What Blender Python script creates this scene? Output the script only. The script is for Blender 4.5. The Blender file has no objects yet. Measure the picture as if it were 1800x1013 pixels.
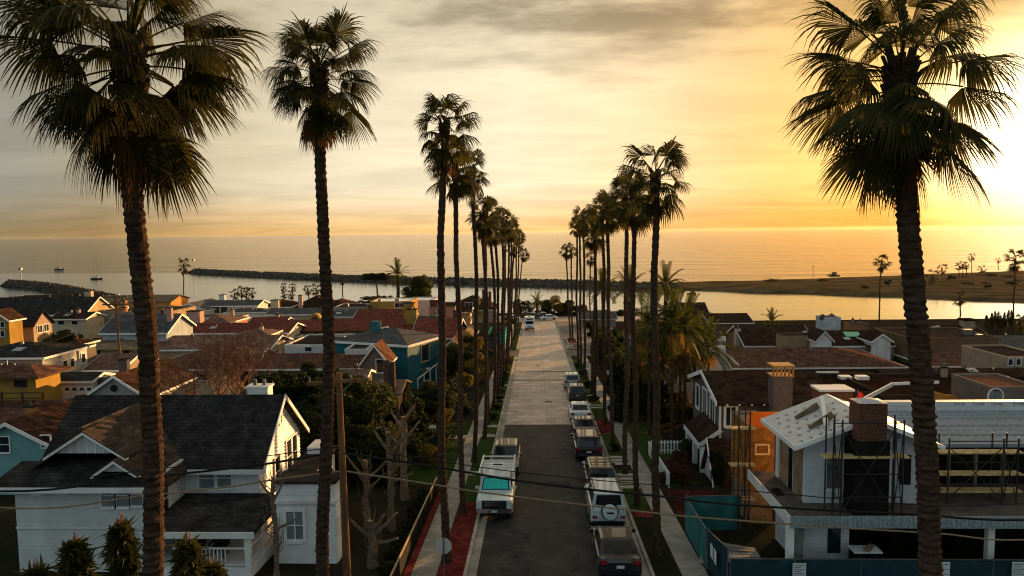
import bpy, bmesh, math, random
from mathutils import Vector, Matrix, Euler, noise
SC = bpy.context.scene
COL = SC.collection
R = math.radians
rnd = random.Random(11)
# ------------------------------------------------------------ camera
F = 1250.0                                   # focal length in photo pixels (1800 wide)
CAM = Vector((-0.9, 0.0, 36.0))              # sea level is z = 0, the street runs along +Y
YAW, PITCH, ROLL = R(1.93), R(4.52), R(-0.69)
CM = (Matrix.Rotation(YAW, 3, 'Z') @ Matrix.Rotation(R(90) - PITCH, 3, 'X') @ Matrix.Rotation(ROLL, 3, 'Z'))
cd = bpy.data.cameras.new('camera'); co = bpy.data.objects.new('camera', cd); COL.objects.link(co)
cd.sensor_width = 36; cd.lens = 36 * F / 1800; cd.clip_end = 90000; cd.clip_start = 0.1
co.matrix_world = Matrix.Translation(CAM) @ CM.to_4x4()
SC.camera = co
# ------------------------------------------------------------ world: evening sky
SUN_AZ, SUN_EL = R(37.0), R(5.0)             # azimuth clockwise from +Y
SUNV = Vector((math.sin(SUN_AZ) * math.cos(SUN_EL), math.cos(SUN_AZ) * math.cos(SUN_EL), math.sin(SUN_EL)))
W = bpy.data.worlds.new('World'); SC.world = W; W.use_nodes = True
nt = W.node_tree; N = nt.nodes; L = nt.links; N.clear()
def nd(t, **k):
    n = N.new(t)
    for a, b in k.items(): setattr(n, a, b)
    return n
def ramp(n, stops):
    e = n.color_ramp.elements
    while len(e) > 1: e.remove(e[-1])
    e[0].position = stops[0][0]; e[0].color = tuple(stops[0][1]) + (1,)
    for p, c in stops[1:]:
        x = e.new(p); x.color = tuple(c) + (1,)
def vm(op, a, b=None):
    n = nd('ShaderNodeVectorMath', operation=op)
    for i, v in enumerate((a, b)):
        if v is None: continue
        if hasattr(v, 'links'): L.new(v, n.inputs[i])
        else: n.inputs[i].default_value = v
    return n
def mth(op, a, b=None, c=None, clamp=False):
    n = nd('ShaderNodeMath', operation=op, use_clamp=clamp)
    for i, v in enumerate((a, b, c)):
        if v is None: continue
        if hasattr(v, 'links'): L.new(v, n.inputs[i])
        else: n.inputs[i].default_value = v
    return n.outputs[0]
def mixc(fac, a, b, blend='MIX'):
    n = nd('ShaderNodeMix', data_type='RGBA', blend_type=blend, clamp_result=False)
    for i, v in ((0, fac), (6, a), (7, b)):
        if hasattr(v, 'links'): L.new(v, n.inputs[i])
        else: n.inputs[i].default_value = v if i == 0 else tuple(v) + (1,)
    return n.outputs[2]
sky = nd('ShaderNodeTexSky', sky_type='NISHITA', sun_disc=False, sun_elevation=SUN_EL, sun_rotation=SUN_AZ,
         altitude=40, air_density=1.3, dust_density=3.0, ozone_density=1.0)
tc = nd('ShaderNodeTexCoord'); dirn = vm('NORMALIZE', tc.outputs['Generated']).outputs[0]
dot = vm('DOT_PRODUCT', dirn, tuple(SUNV)).outputs['Value']
sep = nd('ShaderNodeSeparateXYZ'); L.new(dirn, sep.inputs[0])
zz = mth('MAXIMUM', sep.outputs[2], 0.0)
# high cloud sheet, coloured by its angle from the sun (forward scattering)
cr = nd('ShaderNodeValToRGB'); L.new(mth('MULTIPLY_ADD', dot, 0.5, 0.5), cr.inputs[0])
ramp(cr, [(0.0, (.25, .32, .345)), (0.5, (.23, .285, .30)), (0.57, (.19, .215, .21)), (0.62, (.145, .15, .132)), (0.6800, (0.184, 0.159, 0.110)), (0.7500, (0.359, 0.304, 0.207)), (0.8100, (0.451, 0.389, 0.276)), (0.8890, (0.506, 0.430, 0.299)), (0.9450, (0.511, 0.382, 0.218)), (0.9720, (0.520, 0.322, 0.120)), (0.9880, (0.543, 0.322, 0.097)), (0.9945, (0.690, 0.497, 0.221)), (0.9980, (0.966, 0.828, 0.529)), (1.0000, (1.288, 1.150, 0.874))])
den = mth('ADD', zz, 0.09)
prj = vm('DIVIDE', dirn); cx = nd('ShaderNodeCombineXYZ')
for i in range(3): L.new(den, cx.inputs[i])
L.new(cx.outputs[0], prj.inputs[1])
mp = nd('ShaderNodeMapping'); mp.inputs['Rotation'].default_value = (0, 0, R(28)); mp.inputs['Scale'].default_value = (0.62, 1.0, 0.0)
L.new(prj.outputs[0], mp.inputs[0])
n1 = nd('ShaderNodeTexNoise'); n1.inputs['Scale'].default_value = 1.1; n1.inputs['Detail'].default_value = 9; n1.inputs['Roughness'].default_value = .58; n1.inputs['Distortion'].default_value = .5
L.new(mp.outputs[0], n1.inputs['Vector'])
n2 = nd('ShaderNodeTexNoise'); n2.inputs['Scale'].default_value = 1.5; n2.inputs['Detail'].default_value = 7; n2.inputs['Roughness'].default_value = .6
L.new(mp.outputs[0], n2.inputs['Vector'])
c1 = nd('ShaderNodeMapRange', clamp=True); L.new(n1.outputs[0], c1.inputs[0]); c1.inputs[1].default_value = .36; c1.inputs[2].default_value = .66
c2 = nd('ShaderNodeMapRange', clamp=True, interpolation_type='SMOOTHSTEP'); L.new(n2.outputs[0], c2.inputs[0]); c2.inputs[1].default_value = .42; c2.inputs[2].default_value = .64
hi = nd('ShaderNodeMapRange', clamp=True, interpolation_type='SMOOTHSTEP'); L.new(sep.outputs[2], hi.inputs[0]); hi.inputs[1].default_value = .12; hi.inputs[2].default_value = .31
# thin parts let a little clear sky through, thick parts (higher up) are grey-brown undersides
skyc = mixc(1.0, sky.outputs[0], (.05, .05, .05), 'MULTIPLY')
thin = mixc(0.14, cr.outputs[0], skyc)
tex = mth('MULTIPLY_ADD', c1.outputs[0], 0.24, 0.85)
txc = nd('ShaderNodeCombineXYZ'); [L.new(tex, txc.inputs[i]) for i in range(3)]
lit = mixc(1.0, thin, txc.outputs[0], 'MULTIPLY')
thick = mixc(1.0, cr.outputs[0], (.27, .25, .225), 'MULTIPLY')
up = nd('ShaderNodeMapRange', clamp=True, interpolation_type='SMOOTHSTEP'); L.new(sep.outputs[2], up.inputs[0])   # the cloud bank thins out overhead
up.inputs[1].default_value = .30; up.inputs[2].default_value = .62; up.inputs[3].default_value = .26; up.inputs[4].default_value = .08
tk = mth('MULTIPLY', mth('MULTIPLY_ADD', c2.outputs[0], .72, up.outputs[0]), hi.outputs[0], clamp=True)
allc = mixc(tk, lit, thick)
# long air path near the horizon reddens the light
ext = nd('ShaderNodeMapRange', clamp=True, interpolation_type='SMOOTHSTEP'); L.new(sep.outputs[2], ext.inputs[0]); ext.inputs[1].default_value = -.01; ext.inputs[2].default_value = .07
allc = mixc(1.0, allc, mixc(ext.outputs[0], (1.0, .71, .36), (1.0, 1.0, 1.0)), 'MULTIPLY')
bg = nd('ShaderNodeBackground'); bg.inputs[1].default_value = 1.0; L.new(allc, bg.inputs[0])
wo = nd('ShaderNodeOutputWorld'); L.new(bg.outputs[0], wo.inputs[0])
sl = bpy.data.lights.new('sun', 'SUN'); sl.energy = 4.6; sl.angle = R(0.55); sl.color = (1.0, .53, .20)
so = bpy.data.objects.new('sun', sl); COL.objects.link(so); so.location = (0, 0, 80)
so.rotation_euler = (-SUNV).to_track_quat('-Z', 'Y').to_euler()
vs = SC.view_settings; vs.view_transform = 'Standard'; vs.look = 'None'; vs.exposure = 1.3; vs.gamma = 1.0
SC.cycles.filter_width = 1.1; SC.cycles.max_bounces = 5; SC.cycles.transparent_max_bounces = 12; SC.cycles.volume_bounces = 0
HAZE = 0.000006
# ------------------------------------------------------------ pixel helpers
def P(x, y, d):
    """world point seen at photo pixel (x, y) at distance d along the street"""
    v = CM @ Vector(((x - 900) / F, -(y - 506.5) / F, -1.0))
    return CAM + v * (d / v.y)
def PX(x, d, y=560): return P(x, y, d).x
def PZ(y, d, x=942): return P(x, y, d).z
def g(y): return 22.0 - 0.048 * y
def onroad(x, y):
    v = CM @ Vector(((x - 900) / F, -(y - 506.5) / F, -1.0))
    t = (22.0 - CAM.z) / (v.z + 0.048 * v.y)
    return CAM + v * t
def onsea(x, y):
    v = CM @ Vector(((x - 900) / F, -(y - 506.5) / F, -1.0))
    return CAM + v * (-CAM.z / v.z)
# ------------------------------------------------------------ mesh builder
class MB:
    def __init__(s): s.v = []; s.f = []; s.uv = {}
    def pts(s, ps):
        i = len(s.v); s.v += [tuple(p) for p in ps]; return i
    def poly(s, ps, uv=None):
        i = s.pts(ps); s.f.append(tuple(range(i, i + len(ps))))
        if uv: s.uv[len(s.f) - 1] = uv
        return s
    def hexa(s, b, t):
        i = s.pts(list(b) + list(t))
        s.f += [(i+3, i+2, i+1, i), (i+4, i+5, i+6, i+7)] + [(i+k, i+(k+1) % 4, i+4+(k+1) % 4, i+4+k) for k in range(4)]
        return s
    def box(s, x0, x1, y0, y1, z0, z1):
        return s.hexa([(x0,y0,z0),(x1,y0,z0),(x1,y1,z0),(x0,y1,z0)], [(x0,y0,z1),(x1,y0,z1),(x1,y1,z1),(x0,y1,z1)])
    def gbox(s, x0, x1, y0, y1, a, b):            # box whose bottom and top follow the street slope
        return s.hexa([(x0,y0,g(y0)+a),(x1,y0,g(y0)+a),(x1,y1,g(y1)+a),(x0,y1,g(y1)+a)], [(x0,y0,g(y0)+b),(x1,y0,g(y0)+b),(x1,y1,g(y1)+b),(x0,y1,g(y1)+b)])
    def slab(s, a, b, c, d, t):                   # thick quad, thickness t downwards; uv in metres (a-b along, a-d up)
        a, b, c, d = map(Vector, (a, b, c, d)); dn = Vector((0, 0, -t))
        i = s.pts([a, b, c, d, a+dn, b+dn, c+dn, d+dn]); n = len(s.f)
        s.f += [(i, i+1, i+2, i+3), (i+7, i+6, i+5, i+4)] + [(i+k, i+4+k, i+4+(k+1) % 4, i+(k+1) % 4) for k in range(4)]
        w = (b-a).length; h = (d-a).length; w2 = (c-d).length; o = (d-a).dot((b-a).normalized()) if w > 0 else 0
        hh = math.sqrt(max(h*h - o*o, 1e-6))
        s.uv[n] = [(0, 0), (w, 0), (o+w2, hh), (o, hh)]
        return s
    def beam(s, p, q, w, h=None, up=(0, 0, 1)):
        p, q = Vector(p), Vector(q); h = h or w; d = (q-p).normalized()
        u = Vector(up)
        if abs(d.dot(u)) > .95: u = Vector((0, 1, 0))
        a = d.cross(u).normalized() * (w/2); b = a.cross(d).normalized() * (h/2)
        return s.hexa([p-a-b, p+a-b, p+a+b, p-a+b], [q-a-b, q+a-b, q+a+b, q-a+b])
    def tube(s, ps, rs, n=8, cap=True):
        ps = [Vector(p) for p in ps]; base = len(s.v)
        for k, p in enumerate(ps):
            d = (ps[min(k+1, len(ps)-1)] - ps[max(k-1, 0)]).normalized()
            u = Vector((1, 0, 0)) if abs(d.x) < .8 else Vector((0, 1, 0))
            a = d.cross(u).normalized(); b = d.cross(a); r = rs[k] if hasattr(rs, '__len__') else rs
            for j in range(n):
                t = 2*math.pi*j/n; s.v.append(tuple(p + a*(r*math.cos(t)) + b*(r*math.sin(t))))
        for k in range(len(ps)-1):
            for j in range(n):
                s.f.append((base+k*n+j, base+k*n+(j+1) % n, base+(k+1)*n+(j+1) % n, base+(k+1)*n+j))
        if cap:
            s.f.append(tuple(base+j for j in range(n-1, -1, -1))); e = base+(len(ps)-1)*n
            s.f.append(tuple(e+j for j in range(n)))
        return s
    def prism(s, poly, d):                        # polygon of 3d points extruded along vector d
        n = len(poly); d = Vector(d); i = s.pts(poly); s.pts([Vector(p)+d for p in poly])
        s.f += [tuple(range(i+n-1, i-1, -1)), tuple(range(i+n, i+2*n))] + [(i+k, i+(k+1) % n, i+n+(k+1) % n, i+n+k) for k in range(n)]
        return s
    def sphere(s, c, r, n=8, m=6, sc=(1, 1, 1)):
        c = Vector(c); ps = []; i0 = len(s.v)
        for a in range(m+1):
            th = math.pi*a/m
            for b in range(n):
                ph = 2*math.pi*b/n
                s.v.append((c.x+r*sc[0]*math.sin(th)*math.cos(ph), c.y+r*sc[1]*math.sin(th)*math.sin(ph), c.z+r*sc[2]*math.cos(th)))
        for a in range(m):
            for b in range(n): s.f.append((i0+a*n+b, i0+(a+1)*n+b, i0+(a+1)*n+(b+1) % n, i0+a*n+(b+1) % n))
        return s
    def mesh(s, name, mat, off=None, smooth=False):
        m = bpy.data.meshes.new(name)
        vs_ = s.v if off is None else [(a-off[0], b-off[1], c-off[2]) for a, b, c in s.v]
        m.from_pydata(vs_, [], s.f); m.update()
        if s.uv:
            ul = m.uv_layers.new(name='UVMap'); dat = ul.data
            for fi, uv in s.uv.items():
                for k, li in enumerate(m.polygons[fi].loop_indices): dat[li].uv = uv[k]
        if mat: m.materials.append(mat)
        if smooth: m.polygons.foreach_set('use_smooth', [True]*len(m.polygons))
        return m
    def build(s, name, mat, parent=None, off=None, smooth=False):
        if off is None and parent is not None:
            r = parent
            while r.parent: r = r.parent
            off = r.location
        return link(name, s.mesh(name, mat, off, smooth), parent)
def link(name, me, parent=None, loc=None, rot=None, scale=None):
    o = bpy.data.objects.new(name, me); COL.objects.link(o)
    if parent: o.parent = parent
    if loc is not None: o.location = loc
    if rot is not None: o.rotation_euler = rot
    if scale is not None: o.scale = (scale,)*3 if isinstance(scale, (int, float)) else scale
    return o
def tag(o, label, cat, group=None):
    o['label'] = label; o['category'] = cat
    if group: o['group'] = group
    return o
def thing(name, label, cat, loc, group=None, rz=0):
    o = bpy.data.objects.new(name, None); COL.objects.link(o); o.empty_display_size = .3
    o.location = loc; o.rotation_euler = (0, 0, rz)
    return tag(o, label, cat, group)
def struct(o, kind='structure'): o['kind'] = kind; return o
# ------------------------------------------------------------ materials
MATS = {}
def mat(name, col, rough=.7, var=.18, scale=2.0, bump=0.0, bscale=30, metal=0, spec=.14, col2=None, uvmode=None, tr=0.0, coat=0, dirt=0, aniso=(1, 1, 1), emit=None):
    if name in MATS: return MATS[name]
    if rough >= .85: spec = 0.0
    m = bpy.data.materials.new(name); m.use_nodes = True; t = m.node_tree; nn = t.nodes; ll = t.links
    b = nn['Principled BSDF']; b.inputs['Roughness'].default_value = rough; b.inputs['Metallic'].default_value = metal
    b.inputs['Specular IOR Level'].default_value = spec
    if coat: b.inputs['Coat Weight'].default_value = coat; b.inputs['Coat Roughness'].default_value = .05
    geo = nn.new('ShaderNodeNewGeometry'); mpn = nn.new('ShaderNodeMapping'); mpn.inputs['Scale'].default_value = aniso
    ll.new(geo.outputs['Position'], mpn.inputs[0]); pos = mpn.outputs[0]
    nz = nn.new('ShaderNodeTexNoise'); nz.inputs['Scale'].default_value = scale; nz.inputs['Detail'].default_value = 5; nz.inputs['Roughness'].default_value = .65
    ll.new(pos, nz.inputs['Vector'])
    c = Vector(col[:3]); c2 = Vector(col2[:3]) if col2 else c*(1-var*1.6)
    rp = nn.new('ShaderNodeValToRGB'); rp.color_ramp.elements[0].position = .32; rp.color_ramp.elements[1].position = .68
    hi_ = c*(1+var*.7) if not col2 else c
    rp.color_ramp.elements[0].color = tuple(c2)+(1,); rp.color_ramp.elements[1].color = tuple(min(x, .95) for x in hi_)+(1,)
    ll.new(nz.outputs[0], rp.inputs[0]); out = rp.outputs[0]
    oi = nn.new('ShaderNodeObjectInfo'); hs = nn.new('ShaderNodeHueSaturation')
    mr = nn.new('ShaderNodeMapRange'); mr.inputs[3].default_value = .86; mr.inputs[4].default_value = 1.12
    ll.new(oi.outputs['Random'], mr.inputs[0]); ll.new(mr.outputs[0], hs.inputs['Value']); ll.new(out, hs.inputs['Color']); out = hs.outputs[0]
    hgt = None
    if uvmode:                                     # 'shingle' | 'tile' | 'brick' courses from the uv map (metres)
        uvn = nn.new('ShaderNodeUVMap'); uvn.uv_map = 'UVMap'
        bk = nn.new('ShaderNodeTexBrick'); ll.new(uvn.outputs[0], bk.inputs['Vector'])
        w, h, mo, k1, k2, km = {'shingle': (.42, .19, .012, .72, 1.2, .42), 'tile': (.30, .36, .03, .65, 1.3, .35), 'wrap': (1.2, 1.4, .015, .93, 1.04, .72), 'brick': (.24, .08, .012, .75, 1.2, .9)}[uvmode]
        bk.inputs['Brick Width'].default_value = w; bk.inputs['Row Height'].default_value = h; bk.inputs['Mortar Size'].default_value = mo; bk.inputs['Scale'].default_value = 1
        bk.inputs['Color1'].default_value = (k1,)*3+(1,); bk.inputs['Color2'].default_value = (k2,)*3+(1,); bk.inputs['Mortar'].default_value = (km,)*3+(1,); bk.inputs['Bias'].default_value = 0
        mx = nn.new('ShaderNodeMix'); mx.data_type = 'RGBA'; mx.blend_type = 'MULTIPLY'; mx.inputs[0].default_value = 1
        ll.new(out, mx.inputs[6]); ll.new(bk.outputs[0], mx.inputs[7]); out = mx.outputs[2]; hgt = bk.outputs[0]
    if dirt:                                       # streaks and stains
        n3 = nn.new('ShaderNodeTexNoise'); n3.inputs['Scale'].default_value = .9; n3.inputs['Detail'].default_value = 8; n3.inputs['Roughness'].default_value = .7; ll.new(geo.outputs['Position'], n3.inputs['Vector'])
        r3 = nn.new('ShaderNodeMapRange'); r3.inputs[1].default_value = .40; r3.inputs[2].default_value = .68; r3.inputs[3].default_value = 1-dirt; r3.inputs[4].default_value = 1.0; ll.new(n3.outputs[0], r3.inputs[0])
        cb = nn.new('ShaderNodeCombineColor'); [ll.new(r3.outputs[0], cb.inputs[i]) for i in range(3)]
        mx = nn.new('ShaderNodeMix'); mx.data_type = 'RGBA'; mx.blend_type = 'MULTIPLY'; mx.inputs[0].default_value = 1
        ll.new(out, mx.inputs[6]); ll.new(cb.outputs[0], mx.inputs[7]); out = mx.outputs[2]
    ll.new(out, b.inputs['Base Color'])
    if bump or hgt:
        bp = nn.new('ShaderNodeBump'); bp.inputs['Strength'].default_value = bump or .5; bp.inputs['Distance'].default_value = .03
        if hgt: ll.new(hgt, bp.inputs['Height'])
        else:
            nb = nn.new('ShaderNodeTexNoise'); nb.inputs['Scale'].default_value = bscale; nb.inputs['Detail'].default_value = 4; ll.new(pos, nb.inputs['Vector']); ll.new(nb.outputs[0], bp.inputs['Height'])
        ll.new(bp.outputs[0], b.inputs['Normal'])
    if tr:                                         # thin leaves let light through
        ts = nn.new('ShaderNodeBsdfTranslucent'); ll.new(out, ts.inputs[0]); ms = nn.new('ShaderNodeMixShader'); ms.inputs[0].default_value = tr
        ll.new(b.outputs[0], ms.inputs[1]); ll.new(ts.outputs[0], ms.inputs[2]); ll.new(ms.outputs[0], nn['Material Output'].inputs[0])
    MATS[name] = m
    return m
def glass(name, col=(.02, .025, .03), rough=.08, spec=.8):
    return mat(name, col, rough, .1, spec=spec)
# ============================================================ SETTING
def water_mat(name, col, sc, strength, rough, dist, deep=None):
    m = bpy.data.materials.new(name); m.use_nodes = True; t = m.node_tree; nn = t.nodes; ll = t.links; b = nn['Principled BSDF']
    b.inputs['Base Color'].default_value = col+(1,); b.inputs['Roughness'].default_value = rough; b.inputs['IOR'].default_value = 1.33
    geo = nn.new('ShaderNodeNewGeometry'); prev = None
    for s_, ax, k in ((sc, (1.0, 2.6, 1), 1.0), (sc*.21, (1.0, 3.2, 1), 2.6), (sc*.045, (1, 4, 1), 6.0)):
        mp_ = nn.new('ShaderNodeMapping'); mp_.inputs['Scale'].default_value = ax; mp_.inputs['Rotation'].default_value = (0, 0, R(8)); ll.new(geo.outputs['Position'], mp_.inputs[0])
        nz = nn.new('ShaderNodeTexNoise'); nz.inputs['Scale'].default_value = s_; nz.inputs['Detail'].default_value = 6; nz.inputs['Roughness'].default_value = .6; ll.new(mp_.outputs[0], nz.inputs['Vector'])
        bp = nn.new('ShaderNodeBump'); bp.inputs['Strength'].default_value = strength; bp.inputs['Distance'].default_value = dist*k; ll.new(nz.outputs[0], bp.inputs['Height'])
        if prev: ll.new(prev.outputs[0], bp.inputs['Normal'])
        prev = bp
    ll.new(prev.outputs[0], b.inputs['Normal'])
    return m
M_OCEAN = water_mat('ocean_water', (.022, .034, .036), .09, .68, .05, 1.6)
M_CHAN = water_mat('channel_water', (.020, .035, .035), .35, .18, .05, .16)
M_GROUND = mat('ground_soil', (.030, .026, .018), .95, .4, .6, .5, 6, col2=(.015, .016, .010))
M_GRASS = mat('lawn', (.045, .07, .018), .95, .4, 1.5, .6, 60, col2=(.03, .04, .014))
M_ASPH = mat('asphalt', (.052, .050, .050), .7, .22, .5, .35, 90, dirt=.65, spec=.2)
M_CONC = mat('road_concrete', (.52, .395, .32), .45, .3, .5, .2, 60, dirt=.6, spec=.55)
M_WALK = mat('pavement_concrete', (.36, .33, .29), .75, .22, .8, .2, 60, dirt=.35)
M_KERB = mat('kerb_concrete', (.46, .42, .36), .85, .2, 1.2, .2, 50, dirt=.3)
M_RED = mat('red_paving', (.20, .040, .034), .85, .3, 2.5, .4, 30, dirt=.5)
M_SAND = mat('sand', (.32, .25, .16), .95, .25, .05, .3, 2)
M_SCRUB = mat('dune_scrub', spec=.02, col=(.14, .092, .045), rough=.95, var=.35, scale=.045, bump=1.0, bscale=.7, col2=(.026, .024, .011), aniso=(1, 2.2, 1))
M_ROCK = mat('jetty_rock', (.10, .085, .07), .9, .4, .4, .5, 2)
BLUFF = 212.0
def gh(x, y):
    B = BLUFF-62*min(1, max(0, (x-30)/40))
    if y <= B: return g(y)
    if y <= B+22: return g(B)+(1.6-g(B))*((y-B)/22)**.8
    return 1.6-(y-B-22)*.25
mb = MB(); xs = [-900, -420, -200, -120, -60, -20, 0, 20, 30, 40, 50, 60, 70, 80, 120, 200, 420, 900]; ys = [-90, -40, 0, 40, 80, 120, 144, 148, 150, 152, 155, 158, 162, 166, 170, 174, 178, 182, 186, 190, 194, 198, 202, 206, 212, 216, 222, 228, 234, 240, 246, 252, 258]
for y in ys:
    for x in xs: mb.v.append((x, y, gh(x, y)-.06))
for j in range(len(ys)-1):
    for i in range(len(xs)-1): mb.f.append((j*len(xs)+i, j*len(xs)+i+1, (j+1)*len(xs)+i+1, (j+1)*len(xs)+i))
struct(mb.build('ground', M_GROUND))
struct(MB().poly([(-24000, 150, -.05), (24000, 150, -.05), (24000, 20000, -.05), (-24000, 20000, -.05)]).build('sea', M_OCEAN))
jet = [onsea(x, y) for x, y in ((338, 480), (520, 489), (700, 496), (1000, 503), (1200, 510), (1500, 520), (1800, 534), (2200, 556))]
mb = MB(); mb.poly([(-2500, 152, -.02), (900, 152, -.02)]+[(p.x, p.y-1, -.02) for p in reversed(jet)]+[(-900, jet[0].y+70, -.02), (-2500, jet[0].y+200, -.02)])
struct(mb.build('channel', M_CHAN))
# sand spit beyond the channel on the right
near = [onsea(x, y) for x, y in ((1130, 508), (1200, 510), (1350, 515), (1500, 520), (1650, 527), (1800, 534), (2200, 556))]
far = [onsea(x, y) for x, y in ((1130, 498), (1200, 496), (1350, 492), (1500, 486), (1650, 480), (1800, 474), (2200, 462))]
mb = MB(); hts = (-.6, 1.1, 1.6, 1.7, 1.5, .9, -.5); tt = (0, .025, .12, .35, .6, .85, 1.0)
NS = 40
def lerp_pts(a, t):
    u = t*(len(a)-1); k = min(int(u), len(a)-2); return a[k].lerp(a[k+1], u-k)
for i in range(NS+1):
    a, b = lerp_pts(near, i/NS), lerp_pts(far, i/NS)
    wob = 5*noise.noise(Vector((i*.35, 0, 0))); dirv = (b-a).normalized()
    for h, t in zip(hts, tt):
        p = a.lerp(b, t)+dirv*wob*(1 if 0 < t < 1 else .6); p.z = h*(.45+.55*min(1, i/12))+.5*noise.noise(Vector((p.x*.05, p.y*.05, 3)))*(0 if t in (0, 1) else 1); mb.v.append(tuple(p))
K = len(tt)
for i in range(NS):
    for k in range(K-1): mb.f.append((i*K+k, (i+1)*K+k, (i+1)*K+k+1, i*K+k+1))
struct(mb.build('sand_spit', M_SCRUB, smooth=True))
# breakwaters: each is a ridge of rough boulders (one mass at that distance)
def jetty_line(name, label, pts, w, h, seed, n):
    root = thing(name, label, 'breakwater', (pts[0].x, pts[0].y, 0))
    r = random.Random(seed); rocks = MB(); core = MB()
    for a, b in zip(pts, pts[1:]):
        d = (b-a); ln = d.length; d = d.normalized(); s = Vector((-d.y, d.x, 0)); dn = Vector((0, 0, -1)); up = Vector((0, 0, h-.7))
        core.hexa([a-s*w/2+dn, a+s*w/2+dn, b+s*w/2+dn, b-s*w/2+dn], [a-s*w*.15+up, a+s*w*.15+up, b+s*w*.15+up, b-s*w*.15+up])
        for k in range(int(n*ln/100)):
            t = r.random(); q = r.uniform(-1, 1); c = a+d*(t*ln)+s*(q*w/2); z = h*(1-abs(q)**1.7)-.5
            e = r.uniform(.5, 1.2); rot = Euler((r.random()*3, r.random()*3, r.random()*3)).to_matrix()
            cs = [rot @ Vector((x*e*r.uniform(.6, 1), y*e*r.uniform(.6, 1), z2*e*r.uniform(.5, .8)))+Vector((c.x, c.y, z)) for z2 in (-1, 1) for x, y in ((-1, -1), (1, -1), (1, 1), (-1, 1))]
            rocks.hexa(cs[:4], cs[4:])
    struct(rocks.build('boulder_face', M_ROCK, root), 'stuff'); core.build('core', M_ROCK, root)
    return root
jl = [p+Vector((0, 4, 0)) for p in jet[:5]]
far_jetty = jetty_line('breakwater', 'long low rock breakwater across the channel running out to sea', jl, 14, 3.7, 3, 520)
nj = [onsea(18, 502), onsea(60, 505), onsea(120, 514), onsea(200, 532)]
near_jetty = jetty_line('breakwater', 'short dark rock breakwater rising from the shore beside the sailing boats', nj, 14, 4.2, 5, 560)
M_STEEL = mat('grey_steel', (.16, .16, .16), .5, .2, metal=.6)
for (px_, py_), lab in (((341, 477), 'thin beacon post on the outer end of the long breakwater'), ((38, 500), 'thin beacon post on the tip of the short breakwater')):
    p = onsea(px_, py_+3); t = thing('beacon', lab, 'beacon', (p.x, p.y, 3.0))
    MB().tube([(p.x, p.y, 3.0), (p.x, p.y, 12)], .22, 6).build('post', M_STEEL, t); MB().box(p.x-.9, p.x+.9, p.y-.9, p.y+.9, 12, 13.6).build('lamp_head', M_STEEL, t)
# ------------------------------------------------------------ street
Y0, YT, YE = -12.0, 61.5, 176.0            # asphalt until YT, concrete slabs beyond, street end
RW = 3.72
struct(MB().gbox(-RW, RW, Y0, YT, -.05, 0).build('road', M_ASPH))
rc = struct(MB().gbox(-RW, RW, YT+.02, YE, -.06, -.012).build('concrete_road', mat('road_joint', (.10, .085, .07), .9)))
ys_ = YT+.03; k = 0
while ys_ < YE-1:
    dy = 4.6 if k % 3 else 4.1
    if 84 < ys_ < 96: dy = 3.0
    for s in (0, 1):
        x0 = -RW+.012 if s == 0 else .012; x1 = -.012 if s == 0 else RW-.012
        ye = min(ys_+dy, YE)
        m = MB().gbox(x0, x1, ys_+.012, ye-.012, -.02, rnd.uniform(0, .006)).build('road_slab', M_CONC, rc)
    ys_ += dy; k += 1
# dark tar-filled trenches across the slabs
for yy in (85.6, 92.4):
    MB().gbox(-RW, RW, yy, yy+.55, -.01, .012).build('tar_strip', mat('tar', (.025, .024, .024), .7), rc)
# end square: the street opens to a cross street along the bluff
struct(MB().gbox(-70, 34, YE+.02, 198, -.06, 0).build('cross_street', mat('cross_concrete', (.50, .41, .345), .42, .22, .3, .2, 50, dirt=.4)))
def strip(name, x0, x1, y0, y1, a, b, m): return struct(MB().gbox(x0, x1, y0, y1, a, b).build(name, m))
GAPS = ((108, 117),)                         # alley crossing
def runs(y0, y1):
    out = []; a = y0
    for p, q in GAPS:
        if p > a: out.append((a, p))
        a = q
    out.append((a, y1)); return out
for sgn in (-1, 1):
    def X(a, b): return (min(sgn*a, sgn*b), max(sgn*a, sgn*b))
    for y0, y1 in runs(Y0, YE-2):
        gu = strip('gutter', *X(RW, RW+.42), y0, y1, -.05, .006, M_WALK)
        kb = strip('kerb', *X(RW+.42, RW+.58), y0, y1, -.06, .12, M_KERB)
        y = y0
        bed = strip('pavement_bed', *X(5.5, 6.66), y0, y1, -.05, .095, mat('joint_dark', (.09, .08, .07), .9))
        while y < y1-.3:
            e = min(y+1.5, y1)
            if y < 112: MB().gbox(X(5.5, 6.66)[0]+.006, X(5.5, 6.66)[1]-.006, y+.012, e-.012, .06, .12+rnd.uniform(-.004, .006)).build('paving_slab', M_WALK, bed)
            y = e
        if y1 > 112: MB().gbox(*X(5.505, 6.655), max(y0, 112), y1, .06, .12).build('paving_strip', M_WALK, bed)
    for p, q in GAPS: strip('alley', *X(RW, 60), p, q, -.05, .004, mat('alley_concrete', (.30, .25, .21), .85, .22, .3, .2, 50, dirt=.5))
    for y0, y1 in runs(Y0, YE-2):
        strip('yard', *X(6.66, 130), y0, y1, -.05, .09, M_GROUND)
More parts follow.
